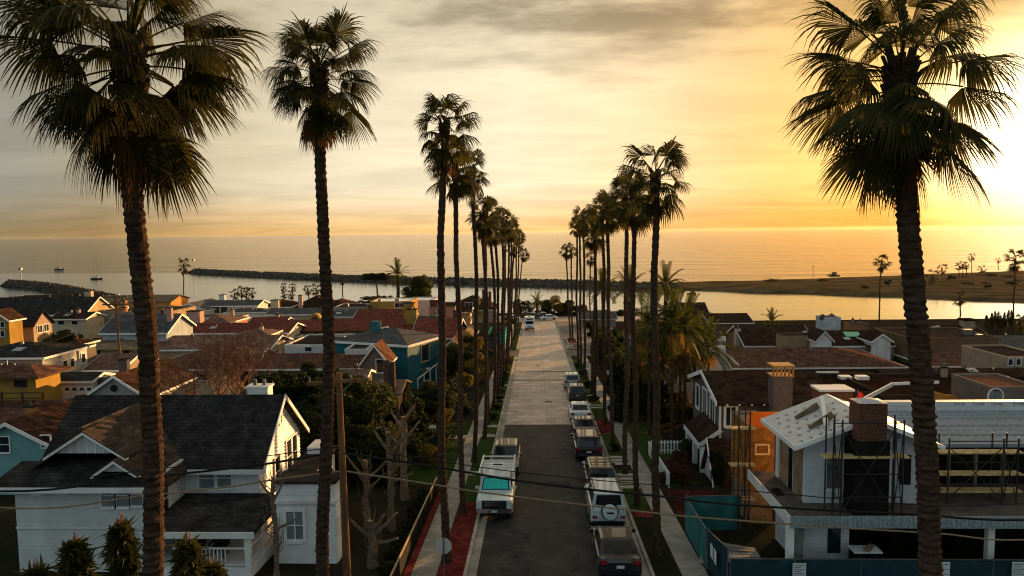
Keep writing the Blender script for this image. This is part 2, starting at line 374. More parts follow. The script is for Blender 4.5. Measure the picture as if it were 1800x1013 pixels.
# parkway strips between kerb and pavement
def park(sgn, y0, y1, m, name): return strip(name, min(sgn*4.3, sgn*5.5), max(sgn*4.3, sgn*5.5), y0, y1, -.05, .11, m)
park(-1, Y0, 40.6, M_RED, 'red_parkway')
park(-1, 40.6, 108, M_GRASS, 'parkway_lawn'); park(-1, 117, YE-2, M_GRASS, 'parkway_lawn')
strip('red_border', -7.0, -6.66, Y0, 43.5, -.05, .12, M_RED)
for y0, y1, m, nme in ((Y0, 38.2, M_GROUND, 'parkway_soil'), (38.2, 39.2, M_RED, 'red_parkway'), (39.2, 47.2, M_GRASS, 'parkway_lawn'), (47.2, 50, M_GROUND, 'parkway_soil'), (50, 57.5, M_GRASS, 'parkway_lawn'), (57.5, 63, M_RED, 'red_parkway'), (63, 108, M_GRASS, 'parkway_lawn'), (117, YE-2, M_GROUND, 'parkway_soil')):
    park(1, y0, y1, m, nme)
# stepping slabs laid across the right parkway and driveway aprons
for yy in [43.2+.85*i for i in range(4)]+[48.4+.85*i for i in range(3)]+[68.0, 69.2, 74.5]:
    o = MB().gbox(4.34, 5.46, yy, yy+.6, .08, .135).build('stepping_slab', M_KERB); struct(o)
for yy in (46, 56.5, 60, 72, 81): struct(MB().gbox(-5.46, -4.34, yy, yy+.9, .08, .135).build('stepping_slab', M_KERB))
# lawns and paths in front of houses
strip('front_lawn', -10.5, -6.68, 44, 62, .0, .10, M_GRASS); strip('front_lawn', 6.68, 9.2, 44, 62, .0, .10, M_GRASS)
strip('brick_court', 6.9, 9.8, 36.6, 43, .0, .115, mat('old_brick', (.085, .026, .022), .9, .35, 3, .5, 14, dirt=.5))
strip('garden_path', -9.5, -6.68, 56, 57.2, .02, .125, M_KERB)
# ============================================================ PALMS
M_FROND = mat('palm_frond', (.062, .055, .013), .6, .35, 3.0, spec=.08, col2=(.022, .026, .008), tr=.45)
M_DEAD = mat('dead_frond', (.26, .13, .045), .85, .4, 4.0, col2=(.10, .05, .02), tr=.35)
M_TRUNK = mat('palm_trunk', (.085, .055, .038), .95, .5, 5.0, .8, 24, col2=(.024, .016, .012), aniso=(1, 1, 2.2))
M_FEATH = mat('feather_frond', (.085, .09, .018), .7, .35, 2.0, spec=.03, col2=(.035, .045, .010), tr=.42)
def fan_mesh(name, pitch, seed, nseg, m, petiole=.88, blade=.98, dead=False):
    """fan leaf: petiole leaving the origin in the XZ plane at the given pitch, then a drooping pleated fan"""
    r = random.Random(seed); mb = MB()
    d = Vector((math.cos(pitch), 0, math.sin(pitch))); p = Vector((0, 0, 0)); pts = [p.copy()]
    sag = .20 if not dead else .05
    for k in range(4):
        d = (d+Vector((0, 0, -sag*.5))).normalized(); p = p+d*(petiole/4); pts.append(p.copy())
    for q0, q1 in zip(pts, pts[1:]):
        sv = Vector((0, .022, 0)); n = (q1-q0).cross(sv).normalized()*.012
        mb.poly([q0-sv, q0+sv, q1+sv*.8, q1-sv*.8]); mb.poly([q0-n, q0+n, q1+n, q1-n])
    hub = pts[-1]; ax = (pts[-1]-pts[-2]).normalized(); side = Vector((0, 1, 0)); nor = ax.cross(side).normalized()
    if nor.z < 0: nor = -nor
    fold = r.uniform(.32, .62)
    spread = R(100) if not dead else R(48); da = 2*spread/nseg
    for k in range(nseg):
        a = -spread+da*(k+.5)+r.uniform(-.25, .25)*da
        ln = blade*(1-.32*(abs(a)/R(108))**2)*r.uniform(.84, 1.08)
        dr = ax*math.cos(a)+side*math.sin(a); dr = (dr-nor*(fold*abs(math.sin(a)))).normalized()   # the blade folds down at its sides
        ts = (.04, .30, .54, .72, .87, 1.0); q = hub.copy(); prevt = 0; row = []; dcur = dr.copy()
        kink = r.uniform(.45, .65); droop = r.uniform(.6, 1.9)
        for t in ts:
            q = q+dcur*(ln*(t-prevt))
            if t >= .5: dcur = (dcur+Vector((0, 0, -droop*(t-prevt)*2.3))).normalized()
            elif not dead: dcur = (dcur+Vector((0, 0, -.10*(t-prevt)*2))).normalized()
            prevt = t
            w = ln*t*math.tan(da/2)*1.12 if t <= .5 else ln*.5*math.tan(da/2)*1.05*(1-((t-.5)/.5)**1.3)+.002
            tang = (side*math.cos(a)-ax*math.sin(a)).normalized()
            lift = nor*(w*.45)
            row.append((q-tang*w-lift*.0, q+lift, q+tang*w))
        for A, B in zip(row, row[1:]):
            i = mb.pts([A[0], A[1], A[2], B[0], B[1], B[2]]); mb.f += [(i, i+1, i+4, i+3), (i+1, i+2, i+5, i+4)]
    return mb.mesh(name, m, None)
PITCH_CL = [R(68), R(44), R(21), R(-2), R(-26), R(-54)]
FAN = {}
for lod, ns in ((0, 58), (1, 26), (2, 12)):
    for ci, pc in enumerate(PITCH_CL):
        FAN[lod, ci] = [fan_mesh('frond', pc, 100+ci*7+v, ns, M_FROND) for v in range(3 if lod < 2 else 1)]
    FAN[lod, 'd'] = [fan_mesh('dead_frond', R(-76), 300+v, max(8, ns//2), M_DEAD, .55, .9, True) for v in range(2)]
def trunk_mb(pts, r0, r1, fine, n=10, seed=0):
    """tapered ringed trunk along a polyline: old leaf scars stand out as uneven collars"""
    r = random.Random(seed); mb = MB(); ps = [Vector(p) for p in pts]
    ln = sum((b-a).length for a, b in zip(ps, ps[1:])); steps = int(ln/fine); P_ = []; Rr = []; ph = 0.0
    for k in range(steps+1):
        t = k/steps; u = t*(len(ps)-1); i = min(int(u), len(ps)-2); p = ps[i].lerp(ps[i+1], u-i)
        rad = r0+(r1-r0)*t**.7
        if t*ln < 1.0: rad *= 1+.65*(1-t*ln)**2          # flared foot
        ph += r.uniform(.6, 1.5); rad *= 1+.085*math.sin(ph*1.5)*r.uniform(.3, 1.3)+r.uniform(-.03, .03)
        P_.append(p); Rr.append(rad)
    b0 = len(mb.v)
    for k, (p, rad) in enumerate(zip(P_, Rr)):
        for j in range(n):
            a = 2*math.pi*j/n; q = rad*(1+.13*noise.noise(Vector((math.cos(a)*2.5+seed, math.sin(a)*2.5, k*.45))))
            mb.v.append((p.x+q*math.cos(a), p.y+q*math.sin(a), p.z))
    for k in range(len(P_)-1):
        for j in range(n): mb.f.append((b0+k*n+j, b0+k*n+(j+1) % n, b0+(k+1)*n+(j+1) % n, b0+(k+1)*n+j))
    return mb
def catmull(p0, p1, bend, n=8):
    p0, p1 = Vector(p0), Vector(p1); return [p0.lerp(p1, k/n)+Vector(bend)*math.sin(math.pi*k/n)+Vector((.06*math.sin(k*1.7+p0.y), .05*math.cos(k*1.3+p0.x), 0)) for k in range(n+1)]
def fan_palm(label, base, top, size, lod, seed, group, nfr=None, r0=.17, r1=.128, dead=6, bend=(0, 0, 0), name='fan_palm', fine=None):
    r = random.Random(seed); root = thing(name, label, 'palm', base, group)
    base, top = Vector(base), Vector(top)
    if lod and not bend[0]: bend = (r.uniform(-.3, .3), r.uniform(-.25, .25), 0)
    fine = fine or (.045, .10, .35)[lod]
    trunk_mb(catmull(base-Vector((0, 0, .25)), top, bend), r0, r1, fine, (14, 10, 6)[lod], seed).build('trunk', M_TRUNK, root, smooth=False)
    nfr = nfr or (40, 30, 18)[lod]
    tw = top-base
    # crown core: clasping leaf bases
    c = MB(); tl = Vector((0, 0, 1))
    for k in range(26 if lod < 2 else 8):
        a = k*2.4; z = -.75+.85*(k/26.)*(1 if lod < 2 else 3); p = top+Vector((math.cos(a)*r1*.8, math.sin(a)*r1*.8, z*size))
        c.beam(p, p+Vector((math.cos(a)*.13, math.sin(a)*.13, .34))*size, .11*size, .05*size)
    c.tube([top-Vector((0, 0, .8*size)), top+Vector((0, 0, .15))], [r1*1.05, r1*.5], 8).build('leaf_bases', M_TRUNK, root)
    ga = r.random()*6
    for k in range(nfr):
        t = (k+.5)/nfr; ci = min(5, int(6*t**1.12)); vs_ = FAN[lod, ci]
        zoff = (.22-.8*t)*size*.75
        link('frond', r.choice(vs_), root, tw+Vector((0, 0, zoff)), (r.uniform(-.5, .5), r.uniform(-.3, .26), ga+k*2.399+r.uniform(-.5, .5)), size*r.uniform(.72, 1.18))
    for k in range(dead):
        link('dead_frond', r.choice(FAN[lod, 'd']), root, tw+Vector((0, 0, -.5*size)), (r.uniform(-.1, .1), r.uniform(-.1, .15), r.random()*6.28), size*r.uniform(.8, 1.2))
    return root
GL, GR = 'tall fan palms along the left pavement', 'tall fan palms along the right pavement'
def row_palm(label, foot, cx, cy, size, lod, seed, grp, **k):
    '''foot: photo pixel of the foot on the street plane, or (world x, distance); (cx, cy): crown centre in the photo'''
    if foot[0] > 200: q = onroad(*foot); bx, d = q.x, q.y
    else: bx, d = foot
    t = P(cx, cy, d); return fan_palm(label, (bx, d, g(d)+.1), (t.x, d, t.z), size, lod, seed, grp, **k)
row_palm('huge near fan palm in front of the white house, thick rough trunk and ragged crown', (P(272, 1000, 11).x, 11.0), 226, 92, 1.13, 0, 1, GL, r0=.175, r1=.145, dead=5, nfr=50, fine=.03)
row_palm('slender fan palm leaning beside the wooden utility pole, orange dead skirt', (P(553, 1400, 18.5).x, 18.5), 561, 128, .95, 0, 2, GL, r0=.2, r1=.14, dead=12, bend=(.28, 0, 0))
row_palm('dark fan palm silhouetted against the sun before the construction site', (P(1690, 1990, 11.5).x, 11.5), 1583, 132, 1.04, 0, 3, GR, r0=.2, r1=.155, dead=5, nfr=38, fine=.03)
row_palm('fan palm rooted in the red paving behind the stop sign', (784, 992), 781, 222, 1.08, 1, 4, GL, r0=.21, r1=.15, dead=9)
row_palm('fan palm in the red paving beside the small parking sign', (812, 906), 798, 293, .98, 1, 5, GL, dead=8)
row_palm('fan palm on the left parkway just behind the dark car with a sunlit roof', (834, 815), 831, 298, .98, 1, 6, GL, dead=8)
left_row = [(-5.15, 56, 848, 372), (-5.1, 61, 854, 366), (-5.1, 67.8, 862, 392), (-5.1, 73, 870, 398), (-5.1, 80, 884, 382), (-5.1, 88, 890, 386), (-5.1, 97, 894, 398), (-5.1, 104, 899, 396), (-5.1, 120, 904, 428), (-5.1, 132, 909, 410), (-5.1, 143, 913, 408), (-5.1, 163, 920, 440)]
LROW = ('first behind the dark car with a sunlit roof', 'second beyond the dark car with a sunlit roof', 'third beyond the dark parked car', 'fourth beyond the dark parked car', 'opposite the dark grey hatchback', 'at the dark trench lines', 'second before the alley', 'last before the alley', 'first beyond the alley', 'second beyond the alley', 'beside the camper van', 'last and shortest behind the camper van')
for i, (bx, d, cx, cy) in enumerate(left_row):
    row_palm('fan palm %s in the left kerb row' % LROW[i], (bx, d), cx, cy+6, 1.0, 1 if d < 90 else 2, 20+i, GL, nfr=26 if d < 90 else 24, dead=6)
row_palm('fan palm by the right kerb standing over the black sedan, full drooping crown', (1156, 980), 1152, 312, 1.08, 1, 40, GR, r0=.2, r1=.15, dead=8)
row_palm('fan palm on the right parkway beside the white boxy off-roader', (1120, 892), 1113, 346, 1.0, 1, 41, GR, dead=7)
row_palm('fan palm on the right parkway beside the stepping slabs', (1098, 836), 1099, 348, 1.0, 1, 42, GR, dead=7)
right_row = [(5.0, 54, 1068, 362), (5.0, 61, 1060, 366), (5.0, 72, 1043, 402), (5.0, 76, 1050, 378), (5.0, 86, 1026, 378), (5.0, 94, 1020, 380), (5.05, 99, 1016, 388), (5.1, 150, 1039, 446)]
RROW = ('beside the black utility car', 'in the red paving by the maroon sedan', 'with a low crown beyond the white sedan', 'beside the dark grey hatchback', 'just beyond the silver hatchback', 'second beyond the silver hatchback', 'third beyond the silver hatchback', 'far beyond all others')
for i, (bx, d, cx, cy) in enumerate(right_row):
    row_palm('fan palm %s in the far right kerb row' % RROW[i], (bx if d < 140 else PX(1039, d), d), cx, cy+6, 1.0, 1 if d < 90 else 2, 60+i, GR, nfr=26 if d < 90 else 22, dead=6)
GB = 'fan palms growing among the far roofs and on the shore'
for i, (cx, cy, d, dx) in enumerate(((996, 440, 131, .6), (1004, 440, 132.5, .2))):
    t = P(cx, cy, d); fan_palm('one of two short fan palms sharing the kerbed traffic island', (PX(1003+i*3, d, 600), d, g(d)+.1), t, .95, 2, 80+i, 'twin palms on the traffic island', nfr=22, dead=5)
def lone(label, cx, cy, d, size, seed, foot=None, n=18, dead=4, grp=GB):
    t = P(cx, cy, d); z = foot if foot is not None else gh(t.x, d)-.06
    fan_palm(label, (t.x+rnd.uniform(-.3, .3), d, z), t, size, 2, seed, grp, nfr=n, dead=dead)
lone('single tall fan palm standing against the channel left of the long breakwater', 323, 466, 180, 1.25, 90)
for i, (x, y) in enumerate(((22, 527), (35, 527))): lone('low fan palm pair behind the long low roof by the short breakwater', x, y, 190, .95, 91+i, n=14, dead=2)
for i, (x, y) in enumerate(((412, 517), (424, 512), (433, 514), (443, 514))): lone('small fan palm in the cluster behind the white gabled house', x, y, 190, 1.0, 95+i, n=14, dead=2)
for i, (x, y) in enumerate(((498, 504), (514, 504), (500, 517), (511, 517))): lone('small fan palm in the four beside the dark hipped roof', x, y, 195, .8, 100+i, n=14, dead=2)
for i, (x, y) in enumerate(((541, 508), (555, 507))): lone('bushy fan palm of a pair behind the second leaning palm trunk', x, y, 192, 1.0, 105+i, n=16, dead=2)
lone('thin fan palm alone before the breakwater near the flat-topped pine', 602, 494, 196, .7, 107, n=12, dead=1)
lone('tall fan palm rising behind the brown roofs left of the sun-side trunk', 1550, 459, 140, 1.15, 108, n=20, dead=6)
lone('tall fan palm at the right edge rising over the far roofs', 1785, 456, 130, 1.25, 109, n=20, dead=6)
lone('medium fan palm standing before the channel near the cupola roof', 1687, 522, 146, 1.0, 110, n=18, dead=6)
lone('low fan palm beside the row of cactus-like plants at the right edge', 1793, 566, 140, 1.0, 111, n=14)
def spit_palm(px_, py_top, py_base, size, seed):
    b = onsea(px_, py_base); d = b.y; t = P(px_, py_top, d)
    fan_palm('tiny fan palm far off on the sand spit', (b.x, d, 1.6), t, size, 2, seed, 'tiny palms on the sand spit', nfr=12, dead=3, r0=.3, r1=.25)
for i, a in enumerate(((1608, 476, 503, 2.6), (1656, 472, 496, 2.4), (1640, 486, 504, 3.2), (1686, 467, 490, 1.9), (1692, 465, 491, 1.9), (1698, 466, 490, 1.9), (1708, 450, 484, 2.0), (1755, 457, 478, 1.6), (1726, 473, 482, 2.4))): spit_palm(*a, 120+i)
# ------------------------------------------------------------ feather palms
def feather_mesh(name, pitch, seed, n, m, ln=2.4, droop=1.2, leaf=.42):
    r = random.Random(seed); mb = MB(); d = Vector((math.cos(pitch), 0, math.sin(pitch))); p = Vector((0, 0, 0)); pts = [p.copy()]; ds = [d.copy()]
    K_ = 10
    for k in range(K_):
        d = (d+Vector((0, 0, -droop/K_*(.5+k/K_)))).normalized(); p = p+d*(ln/K_); pts.append(p.copy()); ds.append(d.copy())
    for q0, q1 in zip(pts, pts[1:]):
        sv = Vector((0, .025, 0)); mb.poly([q0-sv, q0+sv, q1+sv*.7, q1-sv*.7]); mb.poly([q0+Vector((0, 0, .02)), q0-Vector((0, 0, .02)), q1-Vector((0, 0, .015)), q1+Vector((0, 0, .015))])
    for k in range(n):
        t = .14+.86*(k+.5)/n; u = t*K_; i = min(int(u), K_-1); q = pts[i].lerp(pts[i+1], u-i); dd = ds[i].lerp(ds[i+1], u-i)
        l = leaf*(1-.75*abs(t-.45)**1.5)*r.uniform(.85, 1.1)
        for s in (-1, 1):
            v = (dd*.55+Vector((0, s*.85, 0))+Vector((0, 0, .15))).normalized(); q1 = q+v*(l*.55); v2 = (v+Vector((0, 0, -.75))).normalized(); q2 = q1+v2*(l*.5)
            w = dd*.032
            i0 = mb.pts([q-w*.6, q+w*.6, q1+w, q1-w, q2]); mb.f += [(i0, i0+1, i0+2, i0+3), (i0+3, i0+2, i0+4)]
    return mb.mesh(name, m)
FE = [feather_mesh('frond', R(a), 400+i, 30, M_FEATH, 2.5, dr) for i, (a, dr) in enumerate(((78, 1.0), (58, 1.5), (36, 1.7), (12, 1.7), (-18, 1.3)))]
PHX = [feather_mesh('frond', R(a), 420+i, 34, M_FEATH, 3.4, dr, .5) for i, (a, dr) in enumerate(((80, .7), (58, 1.0), (36, 1.2), (14, 1.3), (-12, 1.0)))]
M_FRUIT = mat('fruit_strands', (.50, .24, .05), .8, .3, 4, tr=.3)
def feather_palm(label, base, top, set_, size, nfr, seed, grp, r0=.16, r1=.12, skirt=0, name='feather_palm'):
    r = random.Random(seed); root = thing(name, label, 'palm', base, grp); base, top = Vector(base), Vector(top)
    trunk_mb(catmull(base-Vector((0, 0, .2)), top, (0, 0, 0)), r0, r1, .16, 8, seed).build('trunk', M_TRUNK, root)
    for k in range(nfr):
        t = (k+.5)/nfr; ci = min(4, int(5*t)); link('frond', set_[ci], root, top-base+Vector((0, 0, .1-.3*t)), (r.uniform(-.1, .1), r.uniform(-.1, .1), k*2.399+r.uniform(-.3, .3)), size*r.uniform(.88, 1.1))
    if skirt:
        c = MB()
        for k in range(160):
            a = r.random()*6.28; q = top+Vector((math.cos(a)*.12, math.sin(a)*.12, -.7)); rad = r.uniform(.15, .8)
            e = q+Vector((math.cos(a)*rad, math.sin(a)*rad, -r.uniform(.1, .3))); f_ = e+Vector((math.cos(a)*.05, math.sin(a)*.05, -skirt*r.uniform(.7, 1.4))); w = Vector((-math.sin(a), math.cos(a), 0))*.018
            c.poly([q-w, q+w, e+w, e-w]); c.poly([e-w, e+w, f_+w*.4, f_-w*.4])
        c.build('fruit_strands', M_FRUIT, root)
    return root
for i, (x, y, d, sk) in enumerate(((1142, 556, 57, .9), (1182, 548, 56, 1.0), (1204, 556, 59, 1.0), (1222, 578, 64, .9), (1165, 586, 66, .9), (1128, 592, 70, .7), (1245, 590, 66, .8), (1196, 596, 62, .9), (1152, 610, 60, .6))):
    t = P(x, y+22, d); feather_palm('arching feather palm in the thicket behind the right pavement, hanging orange strands', (t.x, d, g(d)), t, FE, 1.22, 28, 140+i, 'feather palms in the right front gardens', skirt=sk)
for i, (x, y, d) in enumerate(((1060, 512, 150), (1106, 506, 146), (1170, 502, 142))):
    t = P(x, y, d); feather_palm('stout date palm with a round crown before the channel', (t.x, d, g(d)), t, PHX, 1.35, 40, 150+i, 'date palms near the end of the street', r0=.42, r1=.36, name='date_palm')
t = P(699, 484, 200); feather_palm('date palm with a thick trunk next to the flat-topped pine', (t.x, 200, g(200)), t, PHX, 1.35, 36, 155, None, r0=.45, r1=.5, name='date_palm')
t = P(944, 532, 188); feather_palm('small date palm among shrubs at the end of the street', (t.x, 188, g(188)), t, PHX, .85, 28, 156, None, r0=.35, r1=.3, name='date_palm')
t = P(1128, 525, 190); feather_palm('slim small palm before the channel between two date palms', (t.x, 190, g(190)), t, FE, .8, 14, 157, None)
t = P(1357, 566, 150); feather_palm('backlit low feather palm behind the dark flat roof', (t.x, 150, g(150)), t, FE, 1.15, 24, 158, None)
t = P(838, 548, 112); feather_palm('feather palm among the left row trunks near the brick chimney', (t.x, 112, g(112)), t, FE, .95, 18, 159, None)
# ============================================================ BUILDINGS
def siding(name, col, pitch=.16, rough=.6, var=.08):
    """painted horizontal lap siding: fine relief only"""
    if name in MATS: return MATS[name]
    m = mat(name, col, rough, var, .7, dirt=.18); t = m.node_tree; nn = t.nodes; ll = t.links; b = nn['Principled BSDF']
    geo = nn.new('ShaderNodeNewGeometry'); sp = nn.new('ShaderNodeSeparateXYZ'); ll.new(geo.outputs['Position'], sp.inputs[0])
    dv = nn.new('ShaderNodeMath'); dv.operation = 'DIVIDE'; ll.new(sp.outputs[2], dv.inputs[0]); dv.inputs[1].default_value = pitch
    fr = nn.new('ShaderNodeMath'); fr.operation = 'FRACT'; ll.new(dv.outputs[0], fr.inputs[0])
    bp = nn.new('ShaderNodeBump'); bp.inputs['Strength'].default_value = .8; bp.inputs['Distance'].default_value = .03; bp.invert = True
    ll.new(fr.outputs[0], bp.inputs['Height']); ll.new(bp.outputs[0], b.inputs['Normal'])
    return m
M_WHITE = mat('white_paint', (.80, .80, .78), .55, .06, .8, dirt=.15)
M_WSID = siding('white_siding', (.66, .675, .675))
M_GLASS = glass('window_glass'); M_GLASSB = mat('curtained_glass', (.20, .24, .26), .12, .2, 2, spec=.8)
M_SHING = mat('dark_shingle', (.058, .055, .053), .9, .3, 1.5, .6, uvmode='shingle', dirt=.45)
M_SHINB = mat('brown_shingle', (.075, .042, .030), .9, .3, 1.5, .6, uvmode='shingle', dirt=.45)
M_SHINR = mat('umber_shingle', (.19, .098, .068), .9, .3, 1.2, .6, uvmode='shingle', dirt=.45)
M_TILER = mat('red_tile', (.27, .05, .030), .75, .3, 1.0, .9, uvmode='tile', dirt=.45)
M_TILEB = mat('brown_tile', (.26, .14, .10), .8, .3, 1.0, .9, uvmode='tile', dirt=.45)
M_GBSH = mat('grey_brown_shingle', (.095, .075, .062), .9, .3, 1.5, .6, uvmode='shingle', dirt=.3)
M_SLATE = mat('slate_grey', (.10, .10, .105), .75, .25, 1.2, .6, uvmode='shingle', dirt=.45)
M_TAN = mat('tan_shingle', (.30, .22, .145), .9, .25, 1.2, .6, uvmode='shingle', dirt=.45)
M_FLAT = mat('flat_roof_felt', (.05, .040, .035), .9, .25, .8, .3, 40, dirt=.3)
M_BRICK = mat('dark_brick', (.085, .05, .038), .9, .3, 3, .5, uvmode='brick')
M_BRICKU = mat('chimney_brick', (.16, .075, .05), .9, .4, 9, .5, 26, aniso=(1, 1, 3))
def wallm(k, col): return mat('stucco_'+k, col, .85, .12, .8, .25, 40, dirt=.2)
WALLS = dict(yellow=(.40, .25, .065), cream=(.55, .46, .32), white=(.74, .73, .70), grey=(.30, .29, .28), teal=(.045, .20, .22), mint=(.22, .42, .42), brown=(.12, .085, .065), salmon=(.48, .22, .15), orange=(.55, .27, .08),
             blue=(.42, .50, .55), tan=(.36, .27, .18), pinkw=(.60, .50, .46), dark=(.06, .045, .038), umber=(.20, .125, .07), taupe=(.20, .165, .14))
def window(root, face, a0, a1, z0, z1, plane, mframe=None, mglass=None, bars=(1, 1), fw=.09, name='window', proud=.06):
    """face 'f' (-Y wall at y=plane), 'r' (+X wall), 'l' (-X wall); a0..a1 along the wall. Frame = part, panes = sub-parts"""
    mframe = mframe or M_WHITE; mglass = mglass or M_GLASS; fr = MB()
    def bx(b, u0, u1, w0, w1, o0, o1):
        if face == 'f': b.box(u0, u1, plane-o1, plane-o0, w0, w1)
        elif face == 'r': b.box(plane+o0, plane+o1, u0, u1, w0, w1)
        else: b.box(plane-o1, plane-o0, u0, u1, w0, w1)
    bx(fr, a0-fw, a0, z0-fw, z1+fw, -.02, proud); bx(fr, a1, a1+fw, z0-fw, z1+fw, -.02, proud)
    bx(fr, a0, a1, z0-fw*1.3, z0, -.02, proud+.03); bx(fr, a0, a1, z1, z1+fw, -.02, proud+.004)
    nx, nz = bars
    for i in range(1, nx): u = a0+(a1-a0)*i/nx; bx(fr, u-.025, u+.025, z0, z1, -.02, proud-.018)
    for i in range(1, nz): w = z0+(z1-z0)*i/nz; bx(fr, a0, a1, w-.022, w+.022, -.02, proud-.022)
    o = fr.build(name, mframe, root)
    for i in range(nx):
        for j in range(nz):
            p = MB(); bx(p, a0+(a1-a0)*i/nx, a0+(a1-a0)*(i+1)/nx, z0+(z1-z0)*j/nz, z0+(z1-z0)*(j+1)/nz, -.01, .012); p.build('pane', mglass, o)
    return o
def roof_gable_x(b, x0, x1, y0, y1, ze, zr, oh, t=.16, yr=None):
    ym = yr if yr is not None else (y0+y1)/2; s = (zr-ze)/max(ym-y0, .1); s2 = (zr-ze)/max(y1-ym, .1); x0 -= oh; x1 += oh
    b.slab((x0, y0-oh, ze-s*oh), (x1, y0-oh, ze-s*oh), (x1, ym, zr), (x0, ym, zr), t)
    b.slab((x1, y1+oh, ze-s2*oh), (x0, y1+oh, ze-s2*oh), (x0, ym, zr), (x1, ym, zr), t)
def roof_gable_y(b, x0, x1, y0, y1, ze, zr, oh, t=.16, xr=None):
    xm = xr if xr is not None else (x0+x1)/2; s = (zr-ze)/(xm-x0); s2 = (zr-ze)/(x1-xm); y0 -= oh; y1 += oh
    b.slab((x0-oh, y1, ze-s*oh), (x0-oh, y0, ze-s*oh), (xm, y0, zr), (xm, y1, zr), t)
    b.slab((x1+oh, y0, ze-s2*oh), (x1+oh, y1, ze-s2*oh), (xm, y1, zr), (xm, y0, zr), t)
def roof_hip(b, x0, x1, y0, y1, ze, zr, oh, t=.16):
    x0 -= oh; x1 += oh; y0 -= oh; y1 += oh; w, d = x1-x0, y1-y0; i = min(w, d)/2
    if w >= d: A, B = (x0+i, (y0+y1)/2, zr), (x1-i, (y0+y1)/2, zr)
    else: A, B = ((x0+x1)/2, y0+i, zr), ((x0+x1)/2, y1-i, zr)
    c = [(x0, y0, ze), (x1, y0, ze), (x1, y1, ze), (x0, y1, ze)]
    def tri(p, q, r_): b.slab(p, q, r_, r_, t)
    if w >= d: b.slab(c[0], c[1], B, A, t); b.slab(c[2], c[3], A, B, t); tri(c[1], c[2], B); tri(c[3], c[0], A)
    else: tri(c[0], c[1], A); b.slab(c[1], c[2], B, A, t); tri(c[2], c[3], B); b.slab(c[3], c[0], A, B, t)
def uvwall(b, x0, x1, y0, y1, z0, z1):
    def q(p, r_, s, t_, w): b.poly([p, r_, s, t_], [(0, z0), (w, z0), (w, z1), (0, z1)])
    q((x0,y0,z0), (x1,y0,z0), (x1,y0,z1), (x0,y0,z1), x1-x0); q((x1,y0,z0), (x1,y1,z0), (x1,y1,z1), (x1,y0,z1), y1-y0)
    q((x1,y1,z0), (x0,y1,z0), (x0,y1,z1), (x1,y1,z1), x1-x0); q((x0,y1,z0), (x0,y0,z0), (x0,y0,z1), (x0,y1,z1), y1-y0)
    b.poly([(x0,y0,z1), (x1,y0,z1), (x1,y1,z1), (x0,y1,z1)]); return b
def chimney(root, x, y, z0, z1, w, dp, m, cap=True, pots=1, capm=None):
    c = uvwall(MB(), x-w/2, x+w/2, y-dp/2, y+dp/2, z0, z1).build('chimney', m, root)
    if cap: MB().box(x-w/2-.07, x+w/2+.07, y-dp/2-.07, y+dp/2+.07, z1-.005, z1+.1).build('chimney_cap', capm or M_FLAT, c)
    for k in range(pots):
        px_ = x+(k-(pots-1)/2)*w*.45; MB().tube([(px_, y, z1+.09), (px_, y, z1+.42)], [.12, .10], 8).build('flue', M_STEEL, c)
    return c
